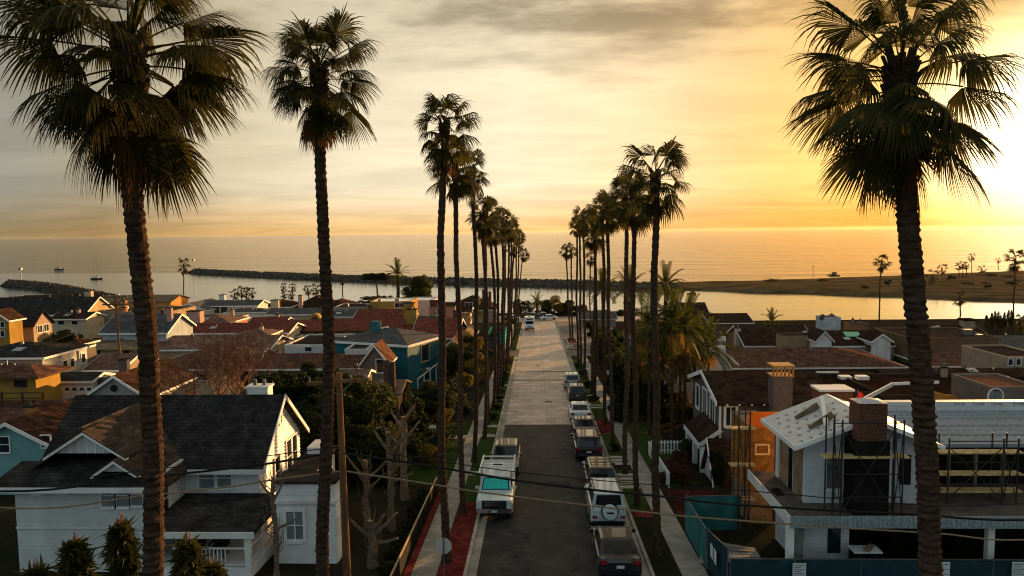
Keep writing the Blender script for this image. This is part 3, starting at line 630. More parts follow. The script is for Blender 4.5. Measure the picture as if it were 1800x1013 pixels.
def house(name, label, xl, xr, d0, depth, ye, yr, roof, wall, roofm, base=None, oh=.35, wins=(), rwins=(), lwins=(), chim=(), cat='house', trim=True, frame=None, group=None, extra=None, ridge_d=None, yref=None):
    """xl..xr, ye, yr in photo pixels at distance d0 (ridge height read at the ridge's own distance); walls reach the ground"""
    xm = (xl+xr)/2; p0, p1 = P(xl, ye, d0), P(xr, ye, d0); x0, x1 = p0.x, p1.x; ze = P(xm, ye, d0).z; y0, y1 = d0, d0+depth
    rd = ridge_d or ((d0+depth/2) if roof in ('gx', 'hip') else d0); zr = P(xm, yr, rd).z
    if roof in ('gx', 'hip') and not ridge_d:          # keep the pitch real: shorten the plan until the ridge clears the eave
        h_ = depth/2
        while h_ > 1.2 and P(xm, yr, d0+h_).z-ze < .26*h_: h_ -= .1
        depth = 2*h_; y1 = d0+depth; zr = max(P(xm, yr, d0+h_).z, ze+.2*h_)
    zg = g(y1)-.3 if base is None else base
    wm = wall if not isinstance(wall, str) else (wallm(wall, WALLS[wall]) if wall in WALLS else MATS[wall])
    root = thing(name, label, cat, ((x0+x1)/2, (y0+y1)/2, g((y0+y1)/2)), group)
    w = MB(); ym = (y0+y1)/2
    if roof == 'gx':
        w.prism([(x0, y0, zg), (x0, y1, zg), (x0, y1, ze), (x0, ym, zr-.05), (x0, y0, ze)], (x1-x0, 0, 0))
    elif roof == 'gy':
        w.prism([(x0, y0, zg), (x1, y0, zg), (x1, y0, ze), ((x0+x1)/2, y0, zr-.05), (x0, y0, ze)], (0, y1-y0, 0))
    elif roof == 'flat':
        w.box(x0, x1, y0, y1, zg, ze-.25)
    else: w.box(x0, x1, y0, y1, zg, ze)
    w.build('wall', wm, root)
    rb = MB()
    if roof == 'gx': roof_gable_x(rb, x0, x1, y0, y1, ze+.05, zr+.05, oh)
    elif roof == 'gy': roof_gable_y(rb, x0, x1, y0, y1, ze+.05, zr+.05, oh)
    elif roof == 'hip': roof_hip(rb, x0, x1, y0, y1, ze+.03, zr+.03, oh)
    elif roof == 'flat': rb.box(x0+.2, x1-.2, y0+.2, y1-.2, ze-.26, ze-.15)
    ro = rb.build('roof', roofm, root)
    if roof == 'flat':
        pb = MB(); pb.box(x0-.03, x1+.03, y0-.03, y0+.2, ze-.3, ze); pb.box(x0-.03, x1+.03, y1-.2, y1+.03, ze-.3, ze); pb.box(x0-.03, x0+.2, y0+.2, y1-.2, ze-.3, ze-.004); pb.box(x1-.2, x1+.03, y0+.2, y1-.2, ze-.3, ze-.004)
        pb.build('parapet', wm, root)
    elif trim:
        tb = MB(); s = (zr-ze)/max(.1, (ym-y0) if roof == 'gx' else (x1-x0)/2)
        if roof == 'gx':
            tb.box(x0-oh-.02, x1+oh+.02, y0-oh-.06, y0-oh-.005, ze-s*oh-.16, ze-s*oh+.03)
            for xx in (x0-oh-.05, x1+oh+.01):
                tb.slab((xx, y0-oh, ze-s*oh+.04), (xx+.045, y0-oh, ze-s*oh+.04), (xx+.045, ym, zr+.04), (xx, ym, zr+.04), .22); tb.slab((xx, ym, zr+.04), (xx+.045, ym, zr+.04), (xx+.045, y1+oh, ze-s*oh+.04), (xx, y1+oh, ze-s*oh+.04), .22)
        elif roof == 'gy':
            xc = (x0+x1)/2; yy = y0-oh
            tb.slab((x0-oh, yy-.05, ze-s*oh+.04), (x0-oh, yy-.005, ze-s*oh+.04), (xc, yy-.005, zr+.04), (xc, yy-.05, zr+.04), .24); tb.slab((xc, yy-.05, zr+.04), (xc, yy-.005, zr+.04), (x1+oh, yy-.005, ze-s*oh+.04), (x1+oh, yy-.05, ze-s*oh+.04), .24)
            tb.box(x1+oh+.003, x1+oh+.05, y0-oh, y1+oh, ze-s*oh-.16, ze-s*oh+.03); tb.box(x0-oh-.05, x0-oh-.003, y0-oh, y1+oh, ze-s*oh-.16, ze-s*oh+.03)
        else:
            tb.box(x0-oh-.05, x1+oh+.05, y0-oh-.05, y0-oh-.004, ze-.14, ze+.04); tb.box(x1+oh+.004, x1+oh+.05, y0-oh, y1+oh, ze-.14, ze+.04); tb.box(x0-oh-.05, x0-oh-.004, y0-oh, y1+oh, ze-.14, ze+.04)
        tb.build('eave_trim', frame or M_WHITE, ro)
    for a in wins:                                   # photo pixels on the front wall
        q0, q1 = P(a[0], a[3], d0), P(a[1], a[2], d0); window(root, 'f', q0.x, q1.x, q0.z, q1.z, y0, mframe=frame, bars=a[4] if len(a) > 4 else (1, 1), mglass=a[5] if len(a) > 5 else None, fw=max(.07, .035*(q1.x-q0.x)))
    for a in rwins: window(root, 'r', y0+a[0]*depth, y0+a[1]*depth, ze-a[3], ze-a[2], x1, mframe=frame, bars=a[4] if len(a) > 4 else (1, 1))
    for a in lwins: window(root, 'l', y0+a[0]*depth, y0+a[1]*depth, ze-a[3], ze-a[2], x0, mframe=frame, bars=a[4] if len(a) > 4 else (1, 1))
    rr_ = random.Random(int(xl*7+d0)); sl_ = (zr-ze)/max(.1, (y1-y0)/2)
    if roof in ('gx', 'hip') and x1-x0 > 4:           # vent pipes and hatches on the near slope
        for k in range(rr_.randint(1, 4)):
            v = rr_.uniform(.35, .85)*(y1-y0)/2; u = rr_.uniform(.3, .7); zv = ze+sl_*v; xx = x0+(x1-x0)*u; hh = rr_.uniform(.25, .6); wv = rr_.uniform(.06, .16)
            MB().tube([(xx, y0+v, zv-.1), (xx, y0+v, zv+hh)], wv, 6).build('roof_vent', M_STEEL, ro)
        if rr_.random() < .4:
            u = rr_.uniform(.25, .6); xx = x0+(x1-x0)*u; a_, b__ = .3*(y1-y0)/2, .3*(y1-y0)/2+.8
            MB().slab((xx, y0+a_, ze+sl_*a_+.16), (xx+.9, y0+a_, ze+sl_*a_+.16), (xx+.9, y0+b__, ze+sl_*b__+.16), (xx, y0+b__, ze+sl_*b__+.16), .1).build('roof_hatch', M_GLASSB, ro)
    if roof == 'flat' and x1-x0 > 6:
        for k in range(rr_.randint(1, 3)):
            xx, yy = rr_.uniform(x0+1, x1-2), rr_.uniform(y0+.8, max(y0+.9, y1-1.5)); MB().box(xx, xx+rr_.uniform(.5, 1.2), yy, yy+.8, ze-.16, ze+rr_.uniform(.1, .6)).build('roof_unit', M_STEEL, ro)
    for a in chim:                                   # (px centre, px top, px width, distance, material[, pots])
        q = P(a[0], a[1], a[3]); wd = a[2]*a[3]/F; chimney(root, q.x, a[3], max(zg, ze-.8), q.z-.1, wd, wd*.7, a[4], pots=a[5] if len(a) > 5 else 1)
    root['_'] = 0; del root['_']
    return root, (x0, x1, y0, y1, zg, ze, zr)
# ---------------- left side, behind the white house
house('house', 'mint green clapboard house with a plain gable left of the white house', -60, 98, 42, 7, 782, 741, 'gy', siding('mint_siding', (.17, .36, .36)), M_SHINB, wins=((0, 16, 768, 795, (1, 2)), (74, 88, 766, 786, (1, 2))))
house('house', 'low house with a rusty brown roof and orange chimney behind the mint gable', -60, 122, 51, 9, 765, 705, 'gx', 'brown', M_SHINR, trim=False, chim=((54, 713, 16, 52.5, wallm('chim_orange', (.42, .20, .07))),))
r_, q_ = house('house', 'mustard yellow house with a hipped brown roof and a railed balcony', -80, 62, 56, 3, 661, 640, 'hip', 'yellow', M_SHINR, oh=.8, wins=((27, 45, 664, 679, (2, 1)),), frame=wallm('trim_brown', (.10, .06, .04)))
b_ = MB(); x0_, x1_ = PX(-80, 54.6), PX(66, 54.6); zz_ = PZ(712, 54.6, 30)
b_.box(x0_, x1_, 54.6, 56.0, zz_-.2, zz_).build('balcony_deck', wallm('trim_brown', 0), r_)
rl = MB(); rl.box(x0_, x1_, 54.6, 54.68, zz_+.92, zz_+1.0); rl.box(x0_, x1_, 54.6, 54.68, zz_+.5, zz_+.56)
rl.build('balcony_rail', wallm('trim_brown', 0), r_)
for k in range(5): xx = x0_+(x1_-x0_)*k/4.; MB().box(xx-.06, xx+.06, 54.58, 54.70, g(56)-.3, zz_+1.0).build('balcony_post', wallm('trim_brown', 0), r_)
house('house', 'grey white two storey house with a sunlit window wall above a white garage', -70, 74, 62, 7.8, 628, 602, 'hip', siding('grey_siding', (.46, .46, .45)), M_SHING, oh=.55,
      rwins=((.06, .2, 1.1, 2.2), (.42, .52, .9, 1.9), (.58, .68, .9, 1.9), (.85, .94, .7, 1.6)), frame=M_WHITE, wins=((10, 22, 637, 648),))
r_, q_ = house('garage', 'white garage wing with a pale panelled door below the grey house', 96, 160, 60.5, 5, 668, 655, 'gx', 'white', M_SHING, cat='garage', oh=.3)
z_ = PZ(706, 60.5, 130); zt_ = PZ(680, 60.5, 130); gx0, gx1 = PX(104, 60.5), PX(156, 60.5)
for k in range(4):
    MB().box(gx0, gx1, 60.41, 60.47, z_+(zt_-z_)*k/4+.015, z_+(zt_-z_)*(k+1)/4-.015).build('door_panel', M_WHITE, r_)
for k in range(4): MB().box(gx0+.2+k*(gx1-gx0)/4, gx0-.1+(k+1)*(gx1-gx0)/4, 60.385, 60.405, z_+(zt_-z_)*.77, z_+(zt_-z_)*.95).build('door_light', M_GLASS, r_)
house('house', 'grey gabled outbuilding with a round dark vent beside the garage', 150, 258, 57, 8, 696, 660, 'gy', 'grey', M_SHINB, trim=True, oh=.25)
pv = P(200, 683, 56.95); o_ = [o for o in COL.objects if o.parent is None and o.get('label', '').startswith('grey gabled outb')][0]
MB().tube([(pv.x, 56.93, pv.z), (pv.x, 57.02, pv.z)], .30, 14).build('round_vent', M_GLASS, o_)
house('house', 'small brick house with a striped brown roof, grey chimney and air conditioner', 155, 210, 66, 6, 648, 622, 'gx', 'tan', M_TILEB, chim=((218, 631, 15, 65.8, wallm('chim_grey', (.10, .10, .11)), 0),), wins=((162, 176, 652, 660),))
p_ = P(178, 671, 61.8); ac = thing('air_conditioner', 'grey boxy air conditioner on the flat roof beside the brick house', 'air conditioner', (p_.x, 61.8, p_.z-.5))
MB().box(p_.x-.65, p_.x+.65, 61.4, 62.4, p_.z-.5, p_.z+.5).build('housing', mat('ac_grey', (.22, .24, .26), .5, .1, metal=.3), ac)
for k in range(6): MB().box(p_.x-.55, p_.x+.55, 61.37, 61.398, p_.z-.4+k*.14, p_.z-.33+k*.14).build('louvre', M_STEEL, ac)
MB().box(p_.x-.9, p_.x+.9, 61.2, 62.6, g(62)-.2, p_.z-.503).build('plinth', wallm('grey', WALLS['grey']), ac)
house('house', 'beige house with a low tan hipped roof and yellow soffit', 138, 262, 86, 9, 611, 590, 'hip', 'cream', M_TAN, oh=.9, wins=((160, 176, 612, 622), (218, 228, 616, 628)), frame=wallm('soffit', (.50, .36, .14)))
house('house', 'dark roofed house with a sunlit yellow end wall near the left edge', 16, 58, 100, 4, 570, 545, 'gx', 'tan', M_SHING, trim=False, rwins=((.2, .45, .4, 1.4, (2, 1)), (.55, .8, .4, 1.4, (2, 1))))
house('house', 'narrow yellow gabled house cut by the left edge', -30, 15, 95, 2.6, 561, 545, 'gy', 'yellow', M_SHINB, wins=((-6, 8, 566, 576, (2, 1)), (-6, 8, 582, 592, (2, 1))))
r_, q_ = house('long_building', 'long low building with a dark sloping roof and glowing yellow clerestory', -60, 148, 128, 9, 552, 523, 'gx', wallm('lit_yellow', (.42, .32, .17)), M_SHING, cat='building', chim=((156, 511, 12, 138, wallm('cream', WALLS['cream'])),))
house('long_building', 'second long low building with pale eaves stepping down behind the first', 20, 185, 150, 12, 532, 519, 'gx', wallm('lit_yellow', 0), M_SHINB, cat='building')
house('house', 'low house with sunlit orange walls behind the near palm trunk', 170, 300, 145, 10, 530, 519, 'gx', 'orange', M_TAN, trim=False, chim=((218, 527, 8, 120, wallm('chim_orange', 0)),))
house('house', 'terrace house with a tan roof and brick parapet behind the near trunk', 158, 300, 118, 9, 548, 538, 'flat', 'tan', M_TAN, chim=((219, 540, 7, 119, wallm('chim_orange', 0)),))
house('house', 'pale blue house with a steep dark roof and pinkish chimney', 180, 292, 88, 7, 583, 553, 'gx', 'blue', M_SLATE, chim=((298, 540, 9, 90, wallm('chim_pink', (.50, .33, .27)), 1),))
house('house', 'white house with a broad low gable and brown shutters facing the channel', 303, 362, 142, 10, 545, 533, 'gy', 'white', M_SLATE, wins=((312, 330, 544, 551), (332, 344, 543, 550)))
house('house', 'long white house with a dark ridge roof and tall brown doors', 358, 452, 146, 11, 537, 528, 'gx', 'white', M_SLATE, wins=((375, 386, 539, 551), (388, 400, 539, 551)), chim=((391, 518, 10, 152, wallm('white', WALLS['white'])), (437, 526, 5, 150, wallm('chim_orange', 0))))
house('house', 'white walled house with a low dark roof in front of the long white house', 398, 470, 130, 8, 549, 542, 'hip', 'white', M_SLATE)
house('house', 'red tiled house with a stout pink chimney behind the bare tree', 305, 402, 112, 10, 568, 553, 'hip', 'salmon', M_TILEB, chim=((343, 546, 24, 111, wallm('chim_pink', 0), 0),))
house('house', 'house with a wide umber hipped roof directly behind the bare tree', 262, 420, 74, 12, 648, 612, 'hip', 'cream', M_SHINR, oh=.6, wins=((340, 370, 652, 668),))
house('house', 'house with a rusty ridge roof and pale sunlit boards behind the bare branches', 250, 470, 86, 9, 612, 590, 'gx', 'cream', M_TILEB, oh=.5)
house('house', 'house with dark red roof peeking above the bare branches', 300, 505, 98, 8, 584, 568, 'gx', 'pinkw', M_TILER, oh=.4)
r_, q_ = house('row_house', 'ochre yellow row house with a long red tile roof and small square windows', 498, 722, 104, 9, 579, 562, 'gx', 'yellow', M_TILER, oh=.6,
      wins=((523, 534, 582, 592), (555, 566, 582, 592), (587, 595, 580, 597), (600, 604, 582, 592), (625, 635, 581, 591), (668, 678, 580, 590)), frame=wallm('trim_brown', 0), chim=((724, 543, 18, 106, wallm('yellow', WALLS['yellow']), 1),))
house('house', 'low ochre annex with open beams left of the yellow row house', 462, 520, 101, 6, 592, 583, 'hip', 'yellow', M_TAN, oh=.4)
house('house', 'cream house with slate roof and a round arched chimney', 470, 566, 128, 9, 552, 542, 'gx', 'cream', M_SLATE, wins=((492, 503, 560, 565), (506, 515, 560, 565)))
house('house', 'cream end house with slate roof behind the second leaning trunk', 562, 618, 126, 9, 556, 547, 'gx', 'cream', M_SLATE)
pa = P(554, 558, 120); ch_ = thing('arched_chimney', 'rounded yellow chimney hood with a dark arch on the slate roofed house', 'chimney', (pa.x, 120, pa.z-1.2))
MB().prism([(pa.x-1.0, 119.6, pa.z-4), (pa.x+1.0, 119.6, pa.z-4)]+[(pa.x+1.0*math.cos(a*math.pi/10), 119.6, pa.z-.4+1.1*math.sin(a*math.pi/10)) for a in range(11)], (0, 1.2, 0)).build('hood', wallm('yellow', 0), ch_)
MB().prism([(pa.x-.65, 119.57, pa.z-1.4), (pa.x+.65, 119.57, pa.z-1.4)]+[(pa.x+.65*math.cos(a*math.pi/10), 119.57, pa.z-.5+.75*math.sin(a*math.pi/10)) for a in range(11)], (0, .02, 0)).build('arch_opening', M_GLASS, ch_)
house('house', 'house with twin dark brown pyramid roofs before the channel', 512, 580, 162, 11, 543, 519, 'hip', 'umber', M_SHINB, oh=.6)
house('house', 'brown roofed house beside the twin pyramid roofs with a pale chimney', 560, 612, 156, 10, 541, 526, 'hip', 'tan', M_SHINB, chim=((528, 519, 7, 160, wallm('chim_pink', 0)),))
house('house', 'dull brown roofed house with cream dormer behind the slate roofs', 455, 508, 158, 9, 540, 527, 'hip', 'cream', M_SHINB, chim=((484, 527, 14, 155, wallm('cream', 0)),))
house('house', 'dark red steep roof house with small roof hatch behind the yellow row', 622, 716, 122, 9, 562, 544, 'gx', 'cream', M_TILER, chim=((719, 532, 19, 122, wallm('yellow', 0), 0),))
house('penthouse', 'pale yellow roof terrace room with a white flat roof', 650, 722, 135, 8, 530, 527, 'flat', 'yellow', M_WHITE, wins=((694, 712, 533, 541, (2, 1)),))
house('house', 'white flat roofed house with pink parapet near the pine trees', 715, 762, 150, 8, 528, 526, 'flat', 'pinkw', M_WHITE)
house('house', 'grey pale walled house filling the gap behind the slate roofs', 585, 660, 145, 8, 540, 538, 'flat', 'grey', M_FLAT)
house('house', 'salmon pink house with a dark chimney block above the scarlet roof', 754, 800, 118, 9, 540, 537, 'flat', 'salmon', M_FLAT, chim=((763, 528, 14, 119, M_BRICKU, 0),))
house('house', 'cream house with a tall brown brick chimney in the row of trunks', 776, 826, 128, 8, 548, 540, 'gx', 'cream', M_SHINB, chim=((803, 546, 13, 112, M_BRICKU), (801, 531, 6, 128, wallm('yellow', 0))))
house('house', 'grand brown roofed house with cluster chimneys at the bluff', 786, 868, 176, 12, 545, 519, 'hip', 'tan', M_SHINB, oh=.6, chim=((850, 510, 5, 180, M_BRICKU), (861, 513, 5, 179, M_BRICKU), (841, 522, 6, 178, wallm('cream', 0))), wins=((818, 830, 532, 540, (2, 1)),))
house('house', 'scarlet tile roofed orange house beyond the teal house', 728, 800, 96, 11, 592, 560, 'gx', 'orange', M_TILER, oh=.5)
r_, q_ = house('house', 'orange house wing with a small red roof beside the left row of palms', 782, 808, 90, 10, 611, 596, 'gy', 'orange', M_TILER, oh=.3)
house('house', 'small green gabled cottage with red shutters between the palm trunks', 806, 830, 100, 8, 592, 582, 'gy', wallm('lime', (.30, .33, .10)), M_TAN, oh=.3, wins=((811, 818, 594, 606),))
house('house', 'house with a bright turquoise wall between the far left palm trunks', 858, 888, 125, 8, 585, 580, 'flat', wallm('turq', (.05, .40, .42)), M_FLAT)
house('house', 'dark brown house behind the far left row of palms', 820, 872, 108, 9, 612, 598, 'flat', 'dark', M_FLAT)
# flat roofed complex with parapets in front of the yellow row
house('house', 'pale flat roofed house with white parapets and roof equipment', 500, 650, 83, 9, 606, 603, 'flat', 'white', M_FLAT, wins=((536, 548, 610, 618), (586, 592, 606, 618)))
house('house', 'house with an umber tiled slope and white parapet in front of the flat roofs', 440, 640, 74, 7, 646, 622, 'gx', 'taupe', M_SHINR, oh=.4)
house('house', 'small umber gabled house with white bargeboards beside the teal house', 638, 680, 72, 3.4, 633, 606, 'gy', 'taupe', M_SHINR, oh=.3, wins=((662, 674, 632, 655),))
house('house', 'pale stepped parapet block beside the umber gable', 606, 645, 77, 5, 614, 612, 'flat', 'white', M_FLAT)

for i, (xl, xr, d, dep, ye, yr, rf, wl, rm, lab) in enumerate((
    (232, 300, 104, 5, 566, 552, 'gx', 'white', M_SLATE, 'white house with a slate roof beside the near palm trunk'),
    (418, 470, 92, 5, 590, 578, 'hip', 'salmon', M_TILEB, 'salmon house with a pale tiled hip beside the ochre annex'),
    (520, 600, 92, 4, 598, 590, 'flat', 'white', M_FLAT, 'white flat block with dark roof before the ochre row house'),
    (398, 455, 80, 4, 626, 612, 'gx', 'white', M_TAN, 'white cottage with a tan roof showing through the bare branches'),
    (360, 420, 118, 4, 558, 550, 'flat', 'pinkw', M_FLAT, 'pinkish flat roofed house behind the red tiled roof'),
    (440, 500, 114, 5, 566, 558, 'gx', 'cream', M_TILER, 'cream house with a small red roof left of the ochre row'),
    (610, 660, 132, 5, 552, 543, 'gx', 'white', M_SLATE, 'white house with dark roof panels behind the dark red roof'),
    (735, 775, 112, 4, 566, 556, 'gx', 'cream', M_SLATE, 'cream house with grey roof beside the yellow chimney'),
    (90, 150, 112, 5, 560, 549, 'gx', 'cream', M_SHINB, 'cream house with a brown roof behind the rounded trees'),
    (105, 140, 78, 4, 606, 596, 'hip', 'taupe', M_SHINB, 'small taupe house with brown hip behind the grey white house'),
    (575, 640, 66, 3.6, 664, 650, 'gx', 'taupe', M_TILEB, 'low taupe house with pale tiles just behind the evergreen tree'))):
    house('house', lab, xl, xr, d, dep, ye, yr, rf, wl, rm, oh=.3, wins=((xl+(xr-xl)*.2, xl+(xr-xl)*.38, ye+4, ye+11), (xl+(xr-xl)*.6, xl+(xr-xl)*.78, ye+4, ye+11)), chim=((xl+(xr-xl)*.8, yr-6, 6, d+2, (M_BRICKU, wallm('cream', 0), wallm('chim_pink', 0))[i % 3]),))
# ---------------- teal house (turned a little from the street grid)
cn = P(716, 607, 78.5); ang = R(-22); root = thing('teal_house', 'teal blue two storey house with a dark flat hipped roof and tall windows', 'house', (cn.x, 78.5, g(78.5)), None, ang)
M_TEAL = mat('teal_board', (.022, .15, .19), .65, .12, .6, .2, 20, dirt=.2); O3 = (0, 0, 0)
zt_ = cn.z-g(78.5); Lx, Ly = 10.0, 7.6; zb0 = -.8
MB().box(-Lx, 0, 0, Ly, zb0, zt_).build('wall', M_TEAL, root, off=O3)
rb = MB(); roof_hip(rb, -Lx, 0, 0, Ly, zt_+.03, zt_+1.25, .35); ro = rb.build('roof', M_SLATE, root, off=O3)
MB().box(-Lx-.4, .41, -.41, -.352, zt_-.22, zt_+.06).build('fascia', M_WHITE, ro, off=O3); MB().box(.352, .41, -.35, Ly+.35, zt_-.22, zt_+.06).build('fascia', M_WHITE, ro, off=O3)
def lwin(y0, y1, z0, z1, mf):
    f_ = MB(); f_.box(-.02, .06, y0-.1, y0, z0-.1, z1+.1); f_.box(-.02, .06, y1, y1+.1, z0-.1, z1+.1); f_.box(-.02, .064, y0, y1, z1, z1+.1); f_.box(-.02, .08, y0, y1, z0-.12, z0)
    o = f_.build('window', mf, root, off=O3); MB().box(-.01, .012, y0, y1, z0, z1).build('pane', M_GLASS, o, off=O3)
lwin(3.0, 4.6, zt_-2.4, zt_-.5, wallm('cream', WALLS['cream'])); lwin(3.0, 4.6, zt_-4.6, zt_-3.6, M_TEAL)
MB().box(.004, .04, 3.0, 4.6, zt_-3.35, zt_-2.6).build('spandrel', mat('teal_dark', (.02, .09, .10), .6), root, off=O3)
MB().box(-7.2, -6.2, 3.2, 4.1, zt_, zt_+2.0).build('chimney', M_TEAL, root, off=O3); MB().hexa([(-8.4, 3, zt_), (-5.4, 3, zt_), (-5.4, 4.6, zt_), (-8.4, 4.6, zt_)], [(-7.4, 3, zt_+1.0), (-5.5, 3, zt_+1.35), (-5.5, 4.6, zt_+1.35), (-7.4, 4.6, zt_+1.0)]).build('dormer', M_TEAL, root, off=O3)
for k in range(5): MB().beam((.5, 1.2+k*1.4, -.2), (.5, 1.2+k*1.4, 1.2+k*.3), .09).build('rail_post', M_WHITE, root, off=O3)
MB().beam((.5, 1.2, 1.2), (.5, 6.8, 2.4), .1).build('stair_rail', M_WHITE, root, off=O3)
# ---------------- white house in the left foreground
rt = thing('white_house', 'white clapboard house with dark shingle gables, porch and sunlit street gable', 'house', (-17.5, 35, g(35)))
gz = g(34)-.6
xr_, xl_ = -14.85, -25.4; yf, yr2, yb = 34.2, 37.1, 40.3; zE, zR = P(400, 810, 34).z, P(500, 695, 37.1).z
MB().prism([(xl_, yf, gz), (xl_, yb, gz), (xl_, yb, zE), (xl_, yr2, zR-.12), (xl_, yf, zE)], (xr_-xl_, 0, 0)).build('wall', M_WSID, rt)
rb = MB(); roof_gable_x(rb, xl_, xr_, yf, yb, zE+.05, zR+.05, .45, .2, yr=yr2); ro = rb.build('roof', M_SHING, rt)
tb = MB(); s1 = (zR-zE)/(yr2-yf); s2 = (zR-zE)/(yb-yr2)
for (ya, za, yb_, zb) in ((yf-.45, zE-s1*.45, yr2, zR), (yb+.45, zE-s2*.45, yr2, zR)):
    q0, q1 = Vector((xr_+.47, ya, za+.08)), Vector((xr_+.47, yb_, zb+.08)); tb.slab(q0, q0+Vector((.05, 0, 0)), q1+Vector((.05, 0, 0)), q1, .26)
tb.build('bargeboard', M_WHITE, ro); MB().box(xl_, xr_+.5, yf-.52, yf-.455, zE-s1*.45-.2, zE-s1*.45+.03).build('gutter', M_WHITE, ro)
# the sunlit street gable has real lap boards
zb_ = g(38)+.3; k = 0
while zb_ < zR-.25:
    za = zb_+.19
    def span(z):
        if z <= zE: return yf, yb
        return yf+(z-zE)/s1, yb-(z-zE)/s2
    y0_, y1_ = span(za)
    if y1_-y0_ > .25:
        x = xr_
        MB().hexa([(x+.006, y0_, zb_), (x+.095, y0_, zb_), (x+.095, y1_, zb_), (x+.006, y1_, zb_)], [(x+.006, y0_, za), (x+.016, y0_, za), (x+.016, y1_, za), (x+.006, y1_, za)]).build('lap_board', M_WHITE, rt)
    zb_ = za
for y0_, y1_, z0_, z1_ in ((36.2, 36.9, 22.6, 24.2), (38.0, 38.7, 22.7, 24.6), (38.9, 39.6, 22.7, 24.6)): window(rt, 'r', y0_, y1_, z0_, z1_, xr_+.09, bars=(1, 2))
window(rt, 'r', 36.8, 37.4, 25.9, 26.6, xr_+.09, mglass=M_WHITE, bars=(1, 4))
q0, q1 = P(351, 858, yf), P(376, 824, yf); window(rt, 'f', q0.x, q1.x, q0.z, q1.z, yf, bars=(1, 2), mglass=M_GLASSB)
q0, q1 = P(383, 857, yf), P(406, 823, yf); window(rt, 'f', q0.x, q1.x, q0.z, q1.z, yf, bars=(1, 2), mglass=M_GLASSB)
c_ = chimney(rt, PX(452, 38.6), 38.6, zE, P(452, 680, 38.6).z, 1.15, .75, M_WHITE, pots=2, capm=M_WHITE)
# left wing towards the camera
wx0, wx1, wy = P(28, 900, 31).x, P(262, 840, 31).x, 31.0; wz = P(160, 846, wy).z; wzr = P(155, 757, wy).z+.05; xm = P(155, 760, 31.9).x
MB().prism([(wx0, wy, gz), (wx1, wy, gz), (wx1, wy, wz), (wx0, wy, wz)], (0, 6, 0)).build('wing_wall', siding('grey_white_siding', (.52, .545, .545), .2), rt)
rb = MB(); sw = (wzr-wz-.1)/(xm-wx0); zrt = wzr-sw*(wx1+.4-xm)
rb.slab((wx0-.5, 37, wz+.1-sw*.5), (wx0-.5, wy+.4, wz+.1-sw*.5), (xm, wy+.4, wzr), (xm, 37, wzr), .18); rb.slab((wx1+.4, wy+.4, zrt), (wx1+.4, 37, zrt), (xm, 37, wzr), (xm, wy+.4, wzr), .18)
wr = rb.build('wing_roof', M_GBSH, rt)
sl_ = (wzr-wz-.1)/(wx1-xm)
MB().slab((wx0-.9, wy-.55, wz-.12), (wx1+.9, wy-.55, wz-.12), (wx1+.3, wy+1.0, wz+.62), (wx0-.3, wy+1.0, wz+.62), .14).build('skirt_roof', M_SHING, rt)
MB().box(wx0-.9, wx1+.9, wy-.62, wy-.556, wz-.34, wz-.10).build('fascia', M_WHITE, wr)
def pediment(xc, half, zb, zt, y, m=M_WHITE):
    pd = MB().prism([(xc-half, y, zb), (xc+half, y, zb), (xc, y, zt)], (0, 1.2, 0)).build('pediment', siding('board_white', (.58, .60, .60), 5), rt)
    tr = MB(); tr.slab((xc-half-.35, y-.3, zb-.1), (xc-half-.35, y+.0, zb-.1), (xc, y+.0, zt+.16), (xc, y-.3, zt+.16), .16); tr.slab((xc, y-.3, zt+.16), (xc, y, zt+.16), (xc+half+.35, y, zb-.1), (xc+half+.35, y-.3, zb-.1), .16)
    tr.build('bargeboard', M_WHITE, pd)
    rf = MB(); e = .02; rf.slab((xc-half-.38, y+1.9, zb-.1), (xc-half-.38, y-.33, zb-.1), (xc, y-.33, zt+.2), (xc, y+1.9, zt+.2), .05); rf.slab((xc+half+.38, y-.33, zb-.1), (xc+half+.38, y+1.9, zb-.1), (xc, y+1.9, zt+.2), (xc, y-.33, zt+.2), .05); rf.build('pediment_roof', M_GBSH, pd)
    for k in range(-3, 4):
        xx = xc+k*half*.25; top = zt-(zt-zb)*abs(k)*.25-.06
        if top > zb+.05: MB().box(xx-.02, xx+.02, y-.02, y-.003, zb, top).build('batten', M_WHITE, pd)
pediment(PX(153, wy+.1, 780), 1.55, P(153, 797, wy+.1).z, P(153, 762, wy+.1).z, wy+.1)
pediment(PX(206, wy-.3, 820), .72, P(206, 829, wy-.3).z, P(206, 812, wy-.3).z, wy-.3)
for a, b, t, u, br in ((57, 74, 851, 866, (2, 1)), (102, 119, 850, 865, (2, 1)), (147, 164, 849, 864, (2, 1)), (180, 200, 852, 890, (1, 2)), (206, 226, 852, 890, (1, 2)), (231, 250, 850, 888, (1, 2))):
    q0, q1 = P(a, u, wy), P(b, t, wy); window(rt, 'f', q0.x, q1.x, q0.z, q1.z, wy, bars=br, mglass=M_GLASSB if br == (1, 2) else M_GLASS)
MB().box(wx0-.02, wx1, wy-.05, wy-.004, P(160, 930, wy).z, P(160, 926, wy).z).build('band_trim', M_WHITE, rt)
window(rt, 'r', 31.6, 32.5, 22.9, 24.3, wx1, bars=(1, 2))
